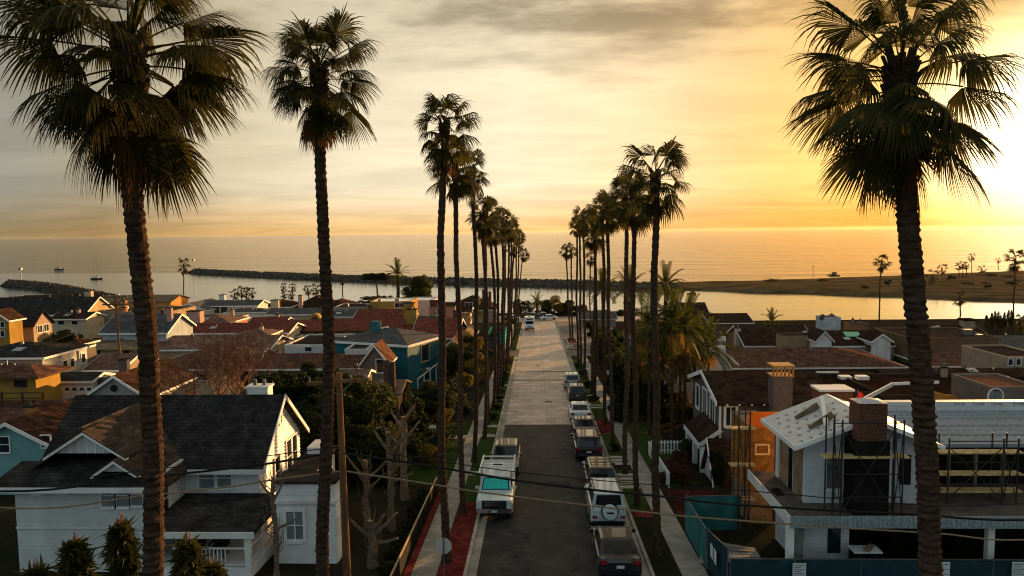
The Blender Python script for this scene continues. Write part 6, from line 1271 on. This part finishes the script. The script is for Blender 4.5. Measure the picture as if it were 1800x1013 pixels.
# trees near the left roofs and the shore
for i, (px_, py_, d, r, h, k) in enumerate(((95, 570, 105, 4.2, 4.6, 'd'), (130, 572, 100, 4.2, 4.4, 'm'), (170, 580, 96, 3.6, 4.2, 'm'), (60, 588, 92, 3.4, 3.8, 'd'), (312, 572, 95, 2.6, 4.8, 'm'), (345, 580, 90, 2.0, 4.2, 'y'))):
    tree('%s rounded tree among the %s roofs' % ({'d': 'dark', 'm': 'olive green', 'y': 'golden'}[k], 'left edge' if px_ < 200 else 'red'), PX(px_, d), d, h, r*.85, k, 200+i, 6, 'rounded trees among the left roofs', low=.1)
for i, (px_, d, r, h, k) in enumerate(((152, 200, 5, 6.5, 'd'), (184, 198, 4, 5, 'd'), (270, 192, 4, 5, 'd'), (300, 196, 4, 4.6, 'd'), (620, 200, 4, 4, 'm'), (650, 202, 4, 4, 'd'), (590, 198, 4, 3.6, 'm'), (575, 200, 4, 3.4, 'd'))):
    tree('%s windswept tree on the bluff edge behind the roofs' % {'d': 'dark', 'm': 'olive'}[k], PX(px_, d), d, h, r, k, 220+i, 6, 'trees along the bluff edge', low=.1)
# flat topped pine with tiers, broad round tree next to it
p = P(663, 530, 200); t = thing('flat_topped_pine', 'flat topped pine with layered dark branches before the breakwater', 'tree', (p.x, 200, g(200))); hb = 11.5
b = MB(); b.tube([(0, 0, -.3), (.2, 0, 5), (-.1, 0, hb)], [.35, .28, .15], 8)
for zz_, l, a0, n in ((hb, 3.4, 0, 5), (hb-.7, 3.6, .6, 5), (5.0, 3.6, .2, 4), (3.6, 4.2, 1.2, 4)):
    for k in range(n):
        a = a0+k*6.28/n; e = Vector((math.cos(a)*l*.75, math.sin(a)*l*.75, zz_+.25)); b.tube([(0, 0, zz_-.7), e*.5+Vector((0, 0, zz_*.5-.1)), e], [.12, .08, .03], 5)
        link('foliage', CR['d'][k % 3], t, e, (0, 0, a), (l*.62, l*.45, .75))
b.build('trunk', M_BARK, t, off=(0, 0, 0))
tree('broad dark tree with drooping crown right of the date palm', PX(735, 202), 202, 11.5, 4.4, 'm', 240, 9, low=.2, trunk=.4)
# bare reddish tree
def branch_tree(label, x, y, h, seed, m, spread, levels, r0, twig=None, z=None, cat='tree', name='bare_tree'):
    rr = random.Random(seed); z = g(y) if z is None else z; t = thing(name, label, cat, (x, y, z)); b = MB(); tw = MB()
    def grow(p, d, l, r, lv):
        q = p+d*l; mid = p.lerp(q, .5)+Vector((rr.uniform(-1, 1), rr.uniform(-1, 1), rr.uniform(-.3, .5)))*l*.09
        (b if lv > 1 else tw).tube([p, mid, q], [r, r*.85, r*.7], 7 if lv > 2 else 4, cap=lv < 2)
        if lv == 0: return
        for k in range(3 if lv > 1 else 4):
            nd_ = (d+Vector((rr.uniform(-1, 1), rr.uniform(-1, 1), rr.uniform(-.15, .5)))*spread).normalized(); grow(q, nd_, l*rr.uniform(.6, .85), r*.62, lv-1)
    for a in range(3): grow(Vector((.2*math.cos(a*2.1), .2*math.sin(a*2.1), -.2)), Vector((.42*math.cos(a*2.1+.5), .35*math.sin(a*2.1+.5), 1)).normalized(), h*.33, r0, levels)
    b.build('trunk', m, t, off=(0, 0, 0)); tw.build('twigs', twig or m, t, off=(0, 0, 0)); return t
branch_tree('spreading bare tree with reddish twigs above the dark roof', PX(392, 53), 53, 8.6, 21, mat('warm_bark', (.34, .20, .11), .9, .3, 3, .4, 14), .95, 6, .21, mat('red_twig', (.20, .10, .065), .9, .3, 3))
# pollarded pale trunks in the left garden
def pollard(label, bx, by, top, r, stubs, seed):
    """(bx, by) foot and top height in photo pixels/metres"""
    rr = random.Random(seed); q = onroad(bx, by); t = thing('pollarded_tree', label, 'tree', (q.x, q.y, g(q.y)+.08), 'pollarded pale trunks in the garden'); h = P(bx, top, q.y).z-g(q.y)
    b = MB(); pts = [(0, 0, -.2)]+[(rr.uniform(-.07, .07), rr.uniform(-.05, .05), h*k/5) for k in range(1, 6)]; K9 = 26; pv_ = [Vector(p) for p in pts]
    cs_ = []
    for k in range(K9+1): u = k/K9*5; i = min(int(u), 4); cs_.append(pv_[i].lerp(pv_[i+1], u-i))
    r *= .78; b.tube(cs_, [r*(1.35-.35*min(1, k/6.)-.35*k/K9)*(1+.16*noise.noise(Vector((k*.55, seed*3.1, 0)))) for k in range(K9+1)], 10)
    for v in range(len(b.v)): a_ = Vector(b.v[v]); b.v[v] = tuple(a_+Vector((1, .7, 0))*.035*noise.noise(a_*4.5+Vector((seed, 0, 0))))
    for k in range(26):
        f = rr.uniform(.3, 1); a = rr.random()*6.28; p = Vector((0, 0, h*f)); b.tube([p, p+Vector((math.cos(a)*.35, math.sin(a)*.35, .3)), p+Vector((math.cos(a)*.45, math.sin(a)*.45, rr.uniform(.6, 1.1)))], [.03, .018, .006], 4)
    for f, a, l, up in stubs:
        p = Vector((0, 0, h*f)); d = Vector((math.cos(a), math.sin(a)*.6, up)).normalized(); b.tube([p, p+d*l*.55, p+d*l+Vector((0, 0, .12))], [r*.6, r*.36, r*.24], 7)
    b.build('trunk', M_PALEB, t, off=(0, 0, 0)); MB().tube([(pts[-1][0], pts[-1][1], h-.01), (pts[-1][0], pts[-1][1], h+.015)], r*.62, 9).build('cut_face', mat('cut_wood', (.45, .28, .13), .8), t, off=(0, 0, 0)); return t
pollard('pollarded pale trunk with short raised stubs, nearest the utility pole', 656, 1000, 917, .30, ((.62, 3.0, 1.3, .7), (.66, .2, 1.5, .8), (.8, 2.4, .8, 1.2), (.75, .9, .9, .7), (.5, .1, 1.2, .1)), 1)
pollard('tall pollarded pale trunk with a forked top behind the first stub tree', 645, 930, 812, .22, ((.72, 2.8, 1.6, 1.0), (.70, .3, 1.7, .8), (.55, .1, 1.3, .8)), 2)
pollard('tall straight pollarded trunk with side stubs before the dark tree', 689, 935, 762, .25, ((.80, 2.6, 1.3, .9), (.78, .5, 1.2, 1.0), (.5, .1, 1.2, .25), (.6, .4, .8, .6)), 3)
pollard('thick forked pollarded trunk with crooked limbs near the pavement', 712, 880, 735, .30, ((.72, .5, 1.4, .9), (.85, 2.5, 1.2, .9), (.95, .7, 1.2, .9), (.65, 2.9, 1.0, .6)), 4)
pollard('slim pollarded trunk with knobbly twin limbs before the white bay', 487, 1045, 842, .17, ((.82, 2.9, .9, 1.0), (.55, .1, 1.2, .4), (.8, .5, .8, 1.4)), 5)
# young pines at the lower left
def pine(label, px_, top, d, w, seed):
    w *= .58
    rr = random.Random(seed); p = P(px_, top, d); zb = g(d); h = p.z-zb; t = thing('young_pine', label, 'tree', (p.x, d, zb), 'young pines before the white house'); b = MB(); f = MB()
    b.tube([(0, 0, -.2), (0, 0, h*.6), (0, 0, h)], [.09, .05, .02], 6)
    for k in range(60):
        z = h*(.10+.86*k/60); l = w*(1.05-(z/h)**1.6)*rr.uniform(.6, 1.1)+.1; a = k*2.4+rr.random(); e = Vector((math.cos(a)*l, math.sin(a)*l, z+l*.35)); b.tube([(0, 0, z), e*.5+Vector((0, 0, z*.5)), e], [.012, .009, .004], 4)
        for s in range(7):
            c = Vector((0, 0, z)).lerp(e, .35+.65*s/6); ax = (e-Vector((0, 0, z))).normalized()
            for q in range(30):
                v = (ax*.7+Vector((rr.gauss(0, 1), rr.gauss(0, 1), rr.gauss(.3, 1))).normalized()).normalized()*rr.uniform(.12, .22); w_ = v.cross(Vector((rr.gauss(0, 1), rr.gauss(0, 1), rr.gauss(0, 1))))*1.0
                f.poly([c-w_, c+w_, c+v])
    for k in range(3): b.tube([(rr.uniform(-.1, .1), rr.uniform(-.1, .1), h-.25), (rr.uniform(-.12, .12), rr.uniform(-.12, .12), h+.22)], [.03, .012], 5)
    f.build('needles', M_PINE, t, off=(0, 0, 0)); b.build('trunk', mat('candle_bark', (.20, .09, .05), .9), t, off=(0, 0, 0)); return t
pine('young pine with reddish candles, dark and full, before the grey wing', 130, 948, 21, 1.0, 1); pine('small young pine at the left before the grey wing', 66, 996, 21, .6, 2)
pine('sunlit young pine beside the near palm trunk, tallest of the three', 212, 915, 20, .9, 3); pine('golden green young pine before the porch', 329, 948, 20.5, .8, 5); pine('low golden pine at the porch steps', 372, 992, 21, .55, 7)
# dark hedge along the left pavement edge
for i in range(7): shrub('dark low hedge plant between the garden rail and the red border', -7.65, 30.5+i*1.7, .55, .8, 'd', 150+i, 'dark hedge beside the left pavement')
# shore plants at far right roofs and spit bushes
for i, px_ in enumerate((1735, 1744, 1752, 1760, 1768, 1776)): shrub('spiky dark plant on the far roof edge against the water', PX(px_, 146), 146, .7, 3.0+.5*(i % 3), 'd', 170+i, 'spiky plants against the channel')
for i, (px_, py_) in enumerate(((1356, 499), (1446, 499), (1465, 492), (1620, 503), (1672, 496), (1742, 490), (1770, 492), (1700, 505), (1560, 505), (1520, 512), (1780, 505), (1735, 510))):
    q = onsea(px_, py_); shrub('scrubby bush on the sand spit', q.x, q.y, rs.uniform(2.5, 5), rs.uniform(1.8, 3.4), 'd', 180+i, 'bushes on the sand spit', z=1.4)
# ============================================================ STREET FURNITURE, WIRES, BOATS
M_WOOD = mat('pole_wood', (.20, .11, .055), .9, .35, 3, .6, 22, col2=(.09, .05, .028), aniso=(1, 1, .3))
M_WIRE = mat('black_cable', (.012, .012, .012), .6); M_CABLE = mat('weathered_cable', (.24, .17, .10), .8, .2)
M_INS = mat('insulator', (.30, .28, .26), .3)
def util_pole(label, x, y, ztop, r=.15, arm=1.2, arm_rot=0, lean=0, armz=(.35,)):
    t = thing('utility_pole', label, 'pole', (x, y, g(y)+.08)); h = ztop-g(y)-.08
    MB().tube([(0, 0, -.2), (lean*.5, 0, h*.5), (lean, 0, h)], [r*1.15, r, r*.8], 10).build('pole', M_WOOD, t, off=(0, 0, 0))
    for dz in armz:
        c, s = math.cos(arm_rot), math.sin(arm_rot)
        a = MB().beam((lean-arm*c, -arm*s-.14, h-dz), (lean+arm*c, arm*s-.14, h-dz), .11, .13).build('crossarm', M_WOOD, t, off=(0, 0, 0))
        MB().beam((lean-arm*.55*c, -arm*.55*s-.15, h-dz), (lean, -.12, h-dz-.6), .04).build('arm_brace', M_STEEL, t, off=(0, 0, 0)); MB().beam((lean+arm*.55*c, arm*.55*s-.15, h-dz), (lean, -.12, h-dz-.6), .04).build('arm_brace', M_STEEL, t, off=(0, 0, 0))
        for k in (-.9, -.45, .45, .9): MB().tube([(lean+arm*k*c, arm*k*s-.14, h-dz+.06), (lean+arm*k*c, arm*k*s-.14, h-dz+.24)], [.045, .03], 7).build('insulator', M_INS, a, off=(0, 0, 0))
    return t
WD = 29.0
pt = P(595, 655, WD); pole1 = util_pole('tall wooden utility pole with a sunlit crossarm beside the leaning palm', P(609, 960, WD).x, WD, pt.z, .15, 1.25, R(20), pt.x-P(609, 960, WD).x)
util_pole('wooden utility pole carrying the wires beyond the half built house', 25.5, WD, 30.6, .15, 1.2, R(80), 0); util_pole('wooden utility pole carrying the wires left of the white house', -33, WD, 30.2, .15, 1.2, R(80), 0)
q = P(203, 518, 70); util_pole('slim dark utility pole with two crossarms among the left roofs', PX(210, 70, 600), 70, q.z, .13, 1.3, 0, q.x-PX(210, 70, 600), armz=(.25, 1.0))
def wire(label, pts, r, m, ends=None):
    ps = [P(x, y, WD) for x, y in pts]
    if ends: ps = [Vector(ends[0])]+ps+[Vector(ends[1])]
    # smooth curve through the measured points
    out = []
    for i in range(len(ps)-1):
        p0, p1, p2, p3 = ps[max(i-1, 0)], ps[i], ps[i+1], ps[min(i+2, len(ps)-1)]
        for k in range(6):
            t = k/6; out.append(.5*((2*p1)+(p2-p0)*t+(2*p0-5*p1+4*p2-p3)*t*t+(-p0+3*p1-3*p2+p3)*t**3))
    out.append(ps[-1]); o = MB().tube(out, r, 6).build('overhead_wire', m); tag(o, label, 'wire', 'overhead wires across the street'); return o
LE, RE = (-33, WD, 27.2), (25.5, WD, 26.0)
wire('thin black overhead wire, uppermost of the three across the street', [(0, 849), (140, 840), (300, 822), (450, 804), (562, 790), (600, 787), (664, 795), (772, 811), (902, 829), (1091, 848), (1303, 862), (1500, 879), (1700, 889)], .021, M_WIRE, ((-33, WD, 26.3), (25.5, WD, 25.0)))
wire('thick black overhead cable, middle of the three across the street', [(0, 864), (243, 841), (450, 818), (562, 800), (602, 797), (669, 806), (772, 822), (902, 844), (1029, 860), (1164, 873), (1266, 885), (1430, 896), (1600, 904), (1800, 914)], .050, M_WIRE, ((-33, WD, 26.0), (25.5, WD, 24.6)))
wire('pale weathered overhead cable, lowest of the three across the street', [(30, 894), (243, 873), (400, 856), (465, 846), (562, 833), (606, 829), (642, 834), (750, 850), (842, 865), (1029, 888), (1123, 899), (1207, 908), (1366, 920), (1495, 929), (1650, 938), (1800, 949)], .036, M_CABLE, ((-33, WD, 25.4), (25.5, WD, 23.9)))
o = MB().tube([P(-60, 645, 70), P(70, 608, 70), P(203, 560, 70)], .02, 5).build('overhead_wire', M_CABLE); tag(o, 'thin pale wire running up to the slim pole among the left roofs', 'wire')
# signs
def post_sign(name, label, x, y, h): t = thing(name, label, 'sign', (x, y, g(y)+.11)); MB().tube([(0, 0, -.1), (0, 0, h)], .03, 6).build('post', M_STEEL, t, off=(0, 0, 0)); return t
M_ALU = mat('bare_aluminium', (.48, .47, .45), .5, .08, 3, metal=.3)
t = post_sign('stop_sign', 'grey back of an octagonal stop sign on the red paving', PX(780, 29, 980), 29, 2.45); b = MB()
b.prism([(.36*math.cos(R(22.5+45*k)), .04, 2.05+.36*math.sin(R(22.5+45*k))) for k in range(8)], (0, .012, 0)); pl_ = b.build('plate', M_ALU, t, off=(0, 0, 0)); MB().prism([(.355*math.cos(R(22.5+45*k)), .0525, 2.05+.355*math.sin(R(22.5+45*k))) for k in range(8)], (0, .004, 0)).build('red_face', mat('sign_red', (.45, .02, .02), .5), pl_, off=(0, 0, 0))
t = post_sign('parking_sign', 'small pale upright sign on a thin post at the red kerb', PX(811, 38.8, 890), 38.8, 2.0); MB().box(-.15, .15, -.05, -.032, 1.5, 2.0).build('plate', M_ALU, t, off=(0, 0, 0))
t = post_sign('name_sign', 'small white sign on a post among the left garden shrubs', PX(761, 52, 788), 52, 2.1); MB().box(-.25, .25, -.05, -.032, 1.8, 2.05).build('plate', M_NOTE, t, off=(0, 0, 0))
t = post_sign('parking_sign', 'small white sign beside the right pavement in the shade', PX(1069, 78, 675), 78, 2.2); MB().box(-.22, .22, -.05, -.032, 1.7, 2.2).build('plate', M_NOTE, t, off=(0, 0, 0))
# garden rail on the left
t = thing('garden_rail', 'dark garden fence with a pale sunlit top rail along the left pavement', 'fence', (-7.12, 30, g(30)+.1))
MB().beam((-7.12, 28.5, g(28.5)+1.0), (-7.12, 42.6, g(42.6)+1.0), .07, .06).build('top_rail', mat('rail_wood', (.42, .30, .14), .7), t)
for k in range(9): y = 28.6+k*1.74; MB().box(-7.16, -7.08, y-.04, y+.04, g(y)-.05, g(y)+.965).build('post', M_BLK, t)
for k in range(70): y = 28.7+k*.198; MB().box(-7.135, -7.105, y, y+.13, g(y)+.06, g(y)+.93).build('picket', M_BLK, t)
# white picket rail on the right
t = thing('picket_fence', 'low white picket fence in front of the reddish shrubs', 'fence', (7.2, 44, g(44)+.1))
for a, b in (((7.25, 43.4), (7.25, 51.4)), ((7.25, 51.4), (9.6, 51.4))):
    a, b = Vector(a+(0,)), Vector(b+(0,)); n = int((b-a).length/.22)
    for dz in (.25, .85): MB().beam((a.x, a.y, g(a.y)+.1+dz), (b.x, b.y, g(b.y)+.1+dz), .05, .08).build('rail', M_WHITE, t)
    for k in range(n+1):
        p = a.lerp(b, k/n); MB().box(p.x-.045, p.x+.045, p.y-.045, p.y+.045, g(p.y)+.09, g(p.y)+1.08).build('picket', M_WHITE, t)
# kerbed islands and plaza at the far right of the street
strip('plaza', 4.3, 11.0, 117.02, YE-2, -.03, .124, mat('plaza_concrete', (.31, .265, .225), .85, .22, .3, .2, 50, dirt=.4))
for x0, x1, y0, y1 in ((4.6, 6.5, 124, 134), (5.2, 7.2, 118.5, 121.5)):
    t = thing('kerbed_island', 'low kerbed planting island %s' % ('holding the twin palms' if y0 > 122 else 'of bare soil near the alley'), 'planter', ((x0+x1)/2, y0, g(y0)+.12)); k = MB()
    k.gbox(x0, x1, y0, y0+.18, .1, .30); k.gbox(x0, x1, y1-.18, y1, .1, .30); k.gbox(x0, x0+.18, y0+.18, y1-.18, .1, .298); k.gbox(x1-.18, x1, y0+.18, y1-.18, .1, .298); k.build('kerb', M_KERB, t); MB().gbox(x0+.18, x1-.18, y0+.18, y1-.18, .1, .24).build('soil', mat('red_soil', (.12, .05, .035), .95, .3), t)
# hidden-corner house with twin flues in the left garden
r_, q_ = house('house', 'brown roofed cottage with a tall twin flue chimney behind the dark trees', 655, 700, 54, 5, 690, 668, 'gx', 'dark', M_TAN, oh=.3, trim=False)
for px_, tp, w in ((680, 634, .46), (690, 637, .32)): q = P(px_, tp, 54.2); MB().box(q.x-w/2, q.x+w/2, 54.0, 54.5, g(54), q.z).build('flue_stack', mat('flue_brick', (.10, .065, .045), .9, .3, 5), r_)
q = P(1508, 690, 44); t = thing('red_cloth', 'ragged red cloth tied to a post above the pale roof', 'cloth', (q.x, 44, q.z-.6)); MB().tube([(0, 0, -1.6), (0, 0, .75)], .03, 5).build('post', M_STEEL, t, off=(0, 0, 0))
c = MB(); c.v += [(-.05+.1*math.sin(k*1.3), .05*math.cos(k*2.), .7-.14*k) for k in range(8)]+[(.28+.12*math.sin(k*2.1), .06*math.sin(k*1.7), .55-.15*k) for k in range(8)]; c.f += [(k, k+1, k+9, k+8) for k in range(7)]; c.build('cloth', mat('red_fabric', (.50, .025, .015), .7, .2, tr=.2), t, off=(0, 0, 0))
# boats
def sailboat(label, px_, py_, L, mast):
    p = onsea(px_, py_); t = thing('sailing_boat', label, 'boat', (p.x, p.y, 0), 'sailing boats off the short breakwater'); h = MB(); n = 9; rows = []
    for k in range(n):
        u = -1+2*k/(n-1); w = .16*L*(1-abs(u)**2.4*(1 if u > 0 else .45)); rows.append([(u*L/2, -w, 1.0), (u*L/2*.95, -w*.75, .1), (u*L/2*.9, 0, -.4), (u*L/2*.95, w*.75, .1), (u*L/2, w, 1.0)])
    for r in rows: h.pts(r)
    for k in range(n-1):
        for j in range(4): h.f.append((k*5+j, k*5+j+1, (k+1)*5+j+1, (k+1)*5+j))
    for k in range(n-1): h.f.append((k*5+4, k*5, (k+1)*5, (k+1)*5+4))
    h.build('hull', mat('boat_hull', (.05, .05, .06), .4), t, off=(0, 0, 0)); MB().box(-L*.22, L*.12, -.09*L, .09*L, .9, 1.7).build('cabin', mat('boat_white', (.45, .44, .42), .5), t, off=(0, 0, 0))
    MB().tube([(L*.08, 0, .9), (L*.06, 0, mast)], .16, 6).build('mast', M_STEEL, t, off=(0, 0, 0)); MB().tube([(L*.08, 0, 2.6), (-L*.4, 0, 2.7)], [.3, .22], 6).build('boom', M_STEEL, t, off=(0, 0, 0))
    MB().tube([(L*.06, 0, mast-.3), (L*.48, 0, 1.1)], .05, 4).build('forestay', M_STEEL, t, off=(0, 0, 0)); MB().tube([(L*.06, 0, mast-.3), (-L*.48, 0, 1.1)], .05, 4).build('backstay', M_STEEL, t, off=(0, 0, 0)); t.rotation_euler = (0, 0, R(12)); return t
sailboat('dark hulled sailing boat with a tall bare mast, the closer of two', 170, 491, 9.5, 21); sailboat('smaller looking sailing boat farther out with a bare mast', 104, 474, 10, 16)
p = onsea(757, 503); t = thing('motor_boat', 'white motor boat in the channel behind the flat topped pine', 'boat', (p.x, p.y, 0)); MB().hexa([(-3.4, -.9, -.3), (3, -.9, -.3), (3, .9, -.3), (-3.4, .9, -.3)], [(-3.8, -1.3, .9), (4.2, -.4, 1.1), (4.2, .4, 1.1), (-3.8, 1.3, .9)]).build('hull', M_WHITE, t, off=(0, 0, 0)); MB().hexa([(-2, -.9, .9), (1, -.8, .9), (1, .8, .9), (-2, .9, .9)], [(-1.8, -.8, 2.2), (.2, -.7, 2.2), (.2, .7, 2.2), (-1.8, .8, 2.2)]).build('cabin', M_GLASSB, t, off=(0, 0, 0))
p = onsea(1215, 517); t = thing('motor_boat', 'tiny dark open boat crossing the golden channel', 'boat', (p.x, p.y, 0)); MB().hexa([(-2.2, -.6, -.2), (2, -.6, -.2), (2, .6, -.2), (-2.2, .6, -.2)], [(-2.4, -.9, .6), (2.8, -.3, .8), (2.8, .3, .8), (-2.4, .9, .6)]).build('hull', M_BLK, t, off=(0, 0, 0)); MB().box(-.6, .4, -.3, .3, .6, 1.3).build('helm', M_BLK, t, off=(0, 0, 0))
# spit: lamp post and lifeguard tower
p = onsea(1429, 494); t = thing('lamp_post', 'thin lamp post on the sand spit', 'lamp', (p.x, p.y, 1.2)); MB().tube([(0, 0, -.5), (0, 0, 8.5)], .14, 6).build('post', M_STEEL, t, off=(0, 0, 0)); MB().box(-.9, .9, -.15, .15, 8.5, 8.8).build('lamp_head', M_STEEL, t, off=(0, 0, 0))
p = onsea(1466, 492); t = thing('lifeguard_tower', 'small dark lifeguard hut on stilts on the sand spit', 'tower', (p.x, p.y, 1.2)); MB().box(-1.2, 1.2, -1.2, 1.2, 1.8, 3.9).build('hut', M_PLY, t, off=(0, 0, 0)); MB().box(-1.6, 1.6, -1.6, 1.6, 3.9, 4.1).build('roof', M_PLY, t, off=(0, 0, 0))
for sx in (-1, 1):
    for sy in (-1, 1): MB().beam((sx*1.3, sy*1.3, -.6), (sx, sy, 1.8), .16).build('leg', M_PLY, t, off=(0, 0, 0))
# person on the right pavement
def person(label, x, y, h, cloth, legs_m, rz):
    z = g(y)+.125; s = h/1.75; t = thing('person', label, 'person', (x, y, z), None, rz)
    def skin(name, verts, edges, rad, m):
        me = bpy.data.meshes.new(name); me.from_pydata([Vector(v)*s for v in verts], edges, []); o = bpy.data.objects.new(name, me); COL.objects.link(o)
        sk = o.modifiers.new('skin', 'SKIN'); sk.use_smooth_shade = True
        for i, r in enumerate(rad): me.skin_vertices[0].data[i].radius = (r*s, r*s); me.skin_vertices[0].data[i].use_root = (i == 0)
        o.modifiers.new('sub', 'SUBSURF').levels = 1
        dg = bpy.context.evaluated_depsgraph_get(); m2 = bpy.data.meshes.new_from_object(o.evaluated_get(dg)); bpy.data.objects.remove(o)
        m2.materials.clear(); m2.materials.append(m); return link(name, m2, t)
    V = [(0, 0, .95), (0, 0, 1.2), (0, 0, 1.42), (0, .02, 1.52), (0, .04, 1.66), (.1, 0, .9), (.12, .14, .5), (.12, .05, .08), (.12, .2, .04), (-.1, 0, .9), (-.12, -.08, .5), (-.12, -.28, .1), (-.12, -.14, .05), (.2, 0, 1.4), (.26, -.08, 1.12), (.26, .08, .9), (-.2, 0, 1.4), (-.26, .1, 1.12), (-.26, .26, .95)]
    E = [(0, 1), (1, 2), (2, 3), (3, 4), (0, 5), (5, 6), (6, 7), (7, 8), (0, 9), (9, 10), (10, 11), (11, 12), (2, 13), (13, 14), (14, 15), (2, 16), (16, 17), (17, 18)]
    RR = [.15, .15, .16, .06, .105, .1, .07, .05, .04, .1, .07, .05, .04, .06, .05, .04, .06, .05, .04]
    skin('body', V, E, RR, cloth)
    MB().sphere((0, .02*s, 1.70*s), .115*s, 10, 8, (1, 1.05, .95)).build('hair', mat('dark_hair', (.02, .015, .012), .8), t, off=(0, 0, 0)); return t
person('person in dark clothes walking down the right pavement between the palms', 6.05, 62.5, 1.75, mat('dark_cloth', (.03, .03, .035), .9), None, 0)
# patches and manholes on the road
struct(MB().gbox(-2.9, -1.3, 31, 36.5, .0, .004).build('asphalt_patch', mat('patch_pale', (.085, .08, .075), .9, .3, 1.2, .3, 80, dirt=.5)))
struct(MB().gbox(-.6, 1.2, 44, 44.9, .0, .004).build('asphalt_patch', mat('patch_dark', (.03, .03, .03), .8, .3)))
for x, y in ((.5, 51), (-1.0, 57.5), (.3, 72), (-.6, 99)):
    m_ = MB().tube([(0, 0, -.02), (0, 0, .008)], .38, 18).build('manhole_cover', mat('cast_iron', (.05, .045, .04), .7), off=(0, 0, 0)); m_.location = (x, y, g(y)+.006); m_.rotation_euler = (-.048, 0, 0); tag(m_, 'round iron manhole cover in the %s' % ('asphalt' if y < 60 else 'concrete road'), 'manhole cover', 'manhole covers in the road')
for i in range(4):
    pts = []; x = rnd.uniform(-2.5, 2.5); y = 30+i*7
    for k in range(9): pts.append((x, y, g(y)+.001)); x += rnd.uniform(-.35, .35); y += rnd.uniform(.2, .9)
    struct(MB().tube(pts, .012, 4).build('tar_seam', MATS['tar']))
# haze: one even body of evening sea air
hz = MB().box(-24500, 24500, -400, 20500, -6, 50.5).build('haze', None); struct(hz, 'stuff')
hm = bpy.data.materials.new('evening_haze'); hm.use_nodes = True; hn = hm.node_tree.nodes; hl = hm.node_tree.links; hn.remove(hn['Principled BSDF'])
pv = hn.new('ShaderNodeVolumePrincipled'); pv.inputs['Color'].default_value = (1, .96, .90, 1); pv.inputs['Density'].default_value = HAZE; pv.inputs['Anisotropy'].default_value = .55; hl.new(pv.outputs[0], hn['Material Output'].inputs['Volume']); hz.data.materials.append(hm)
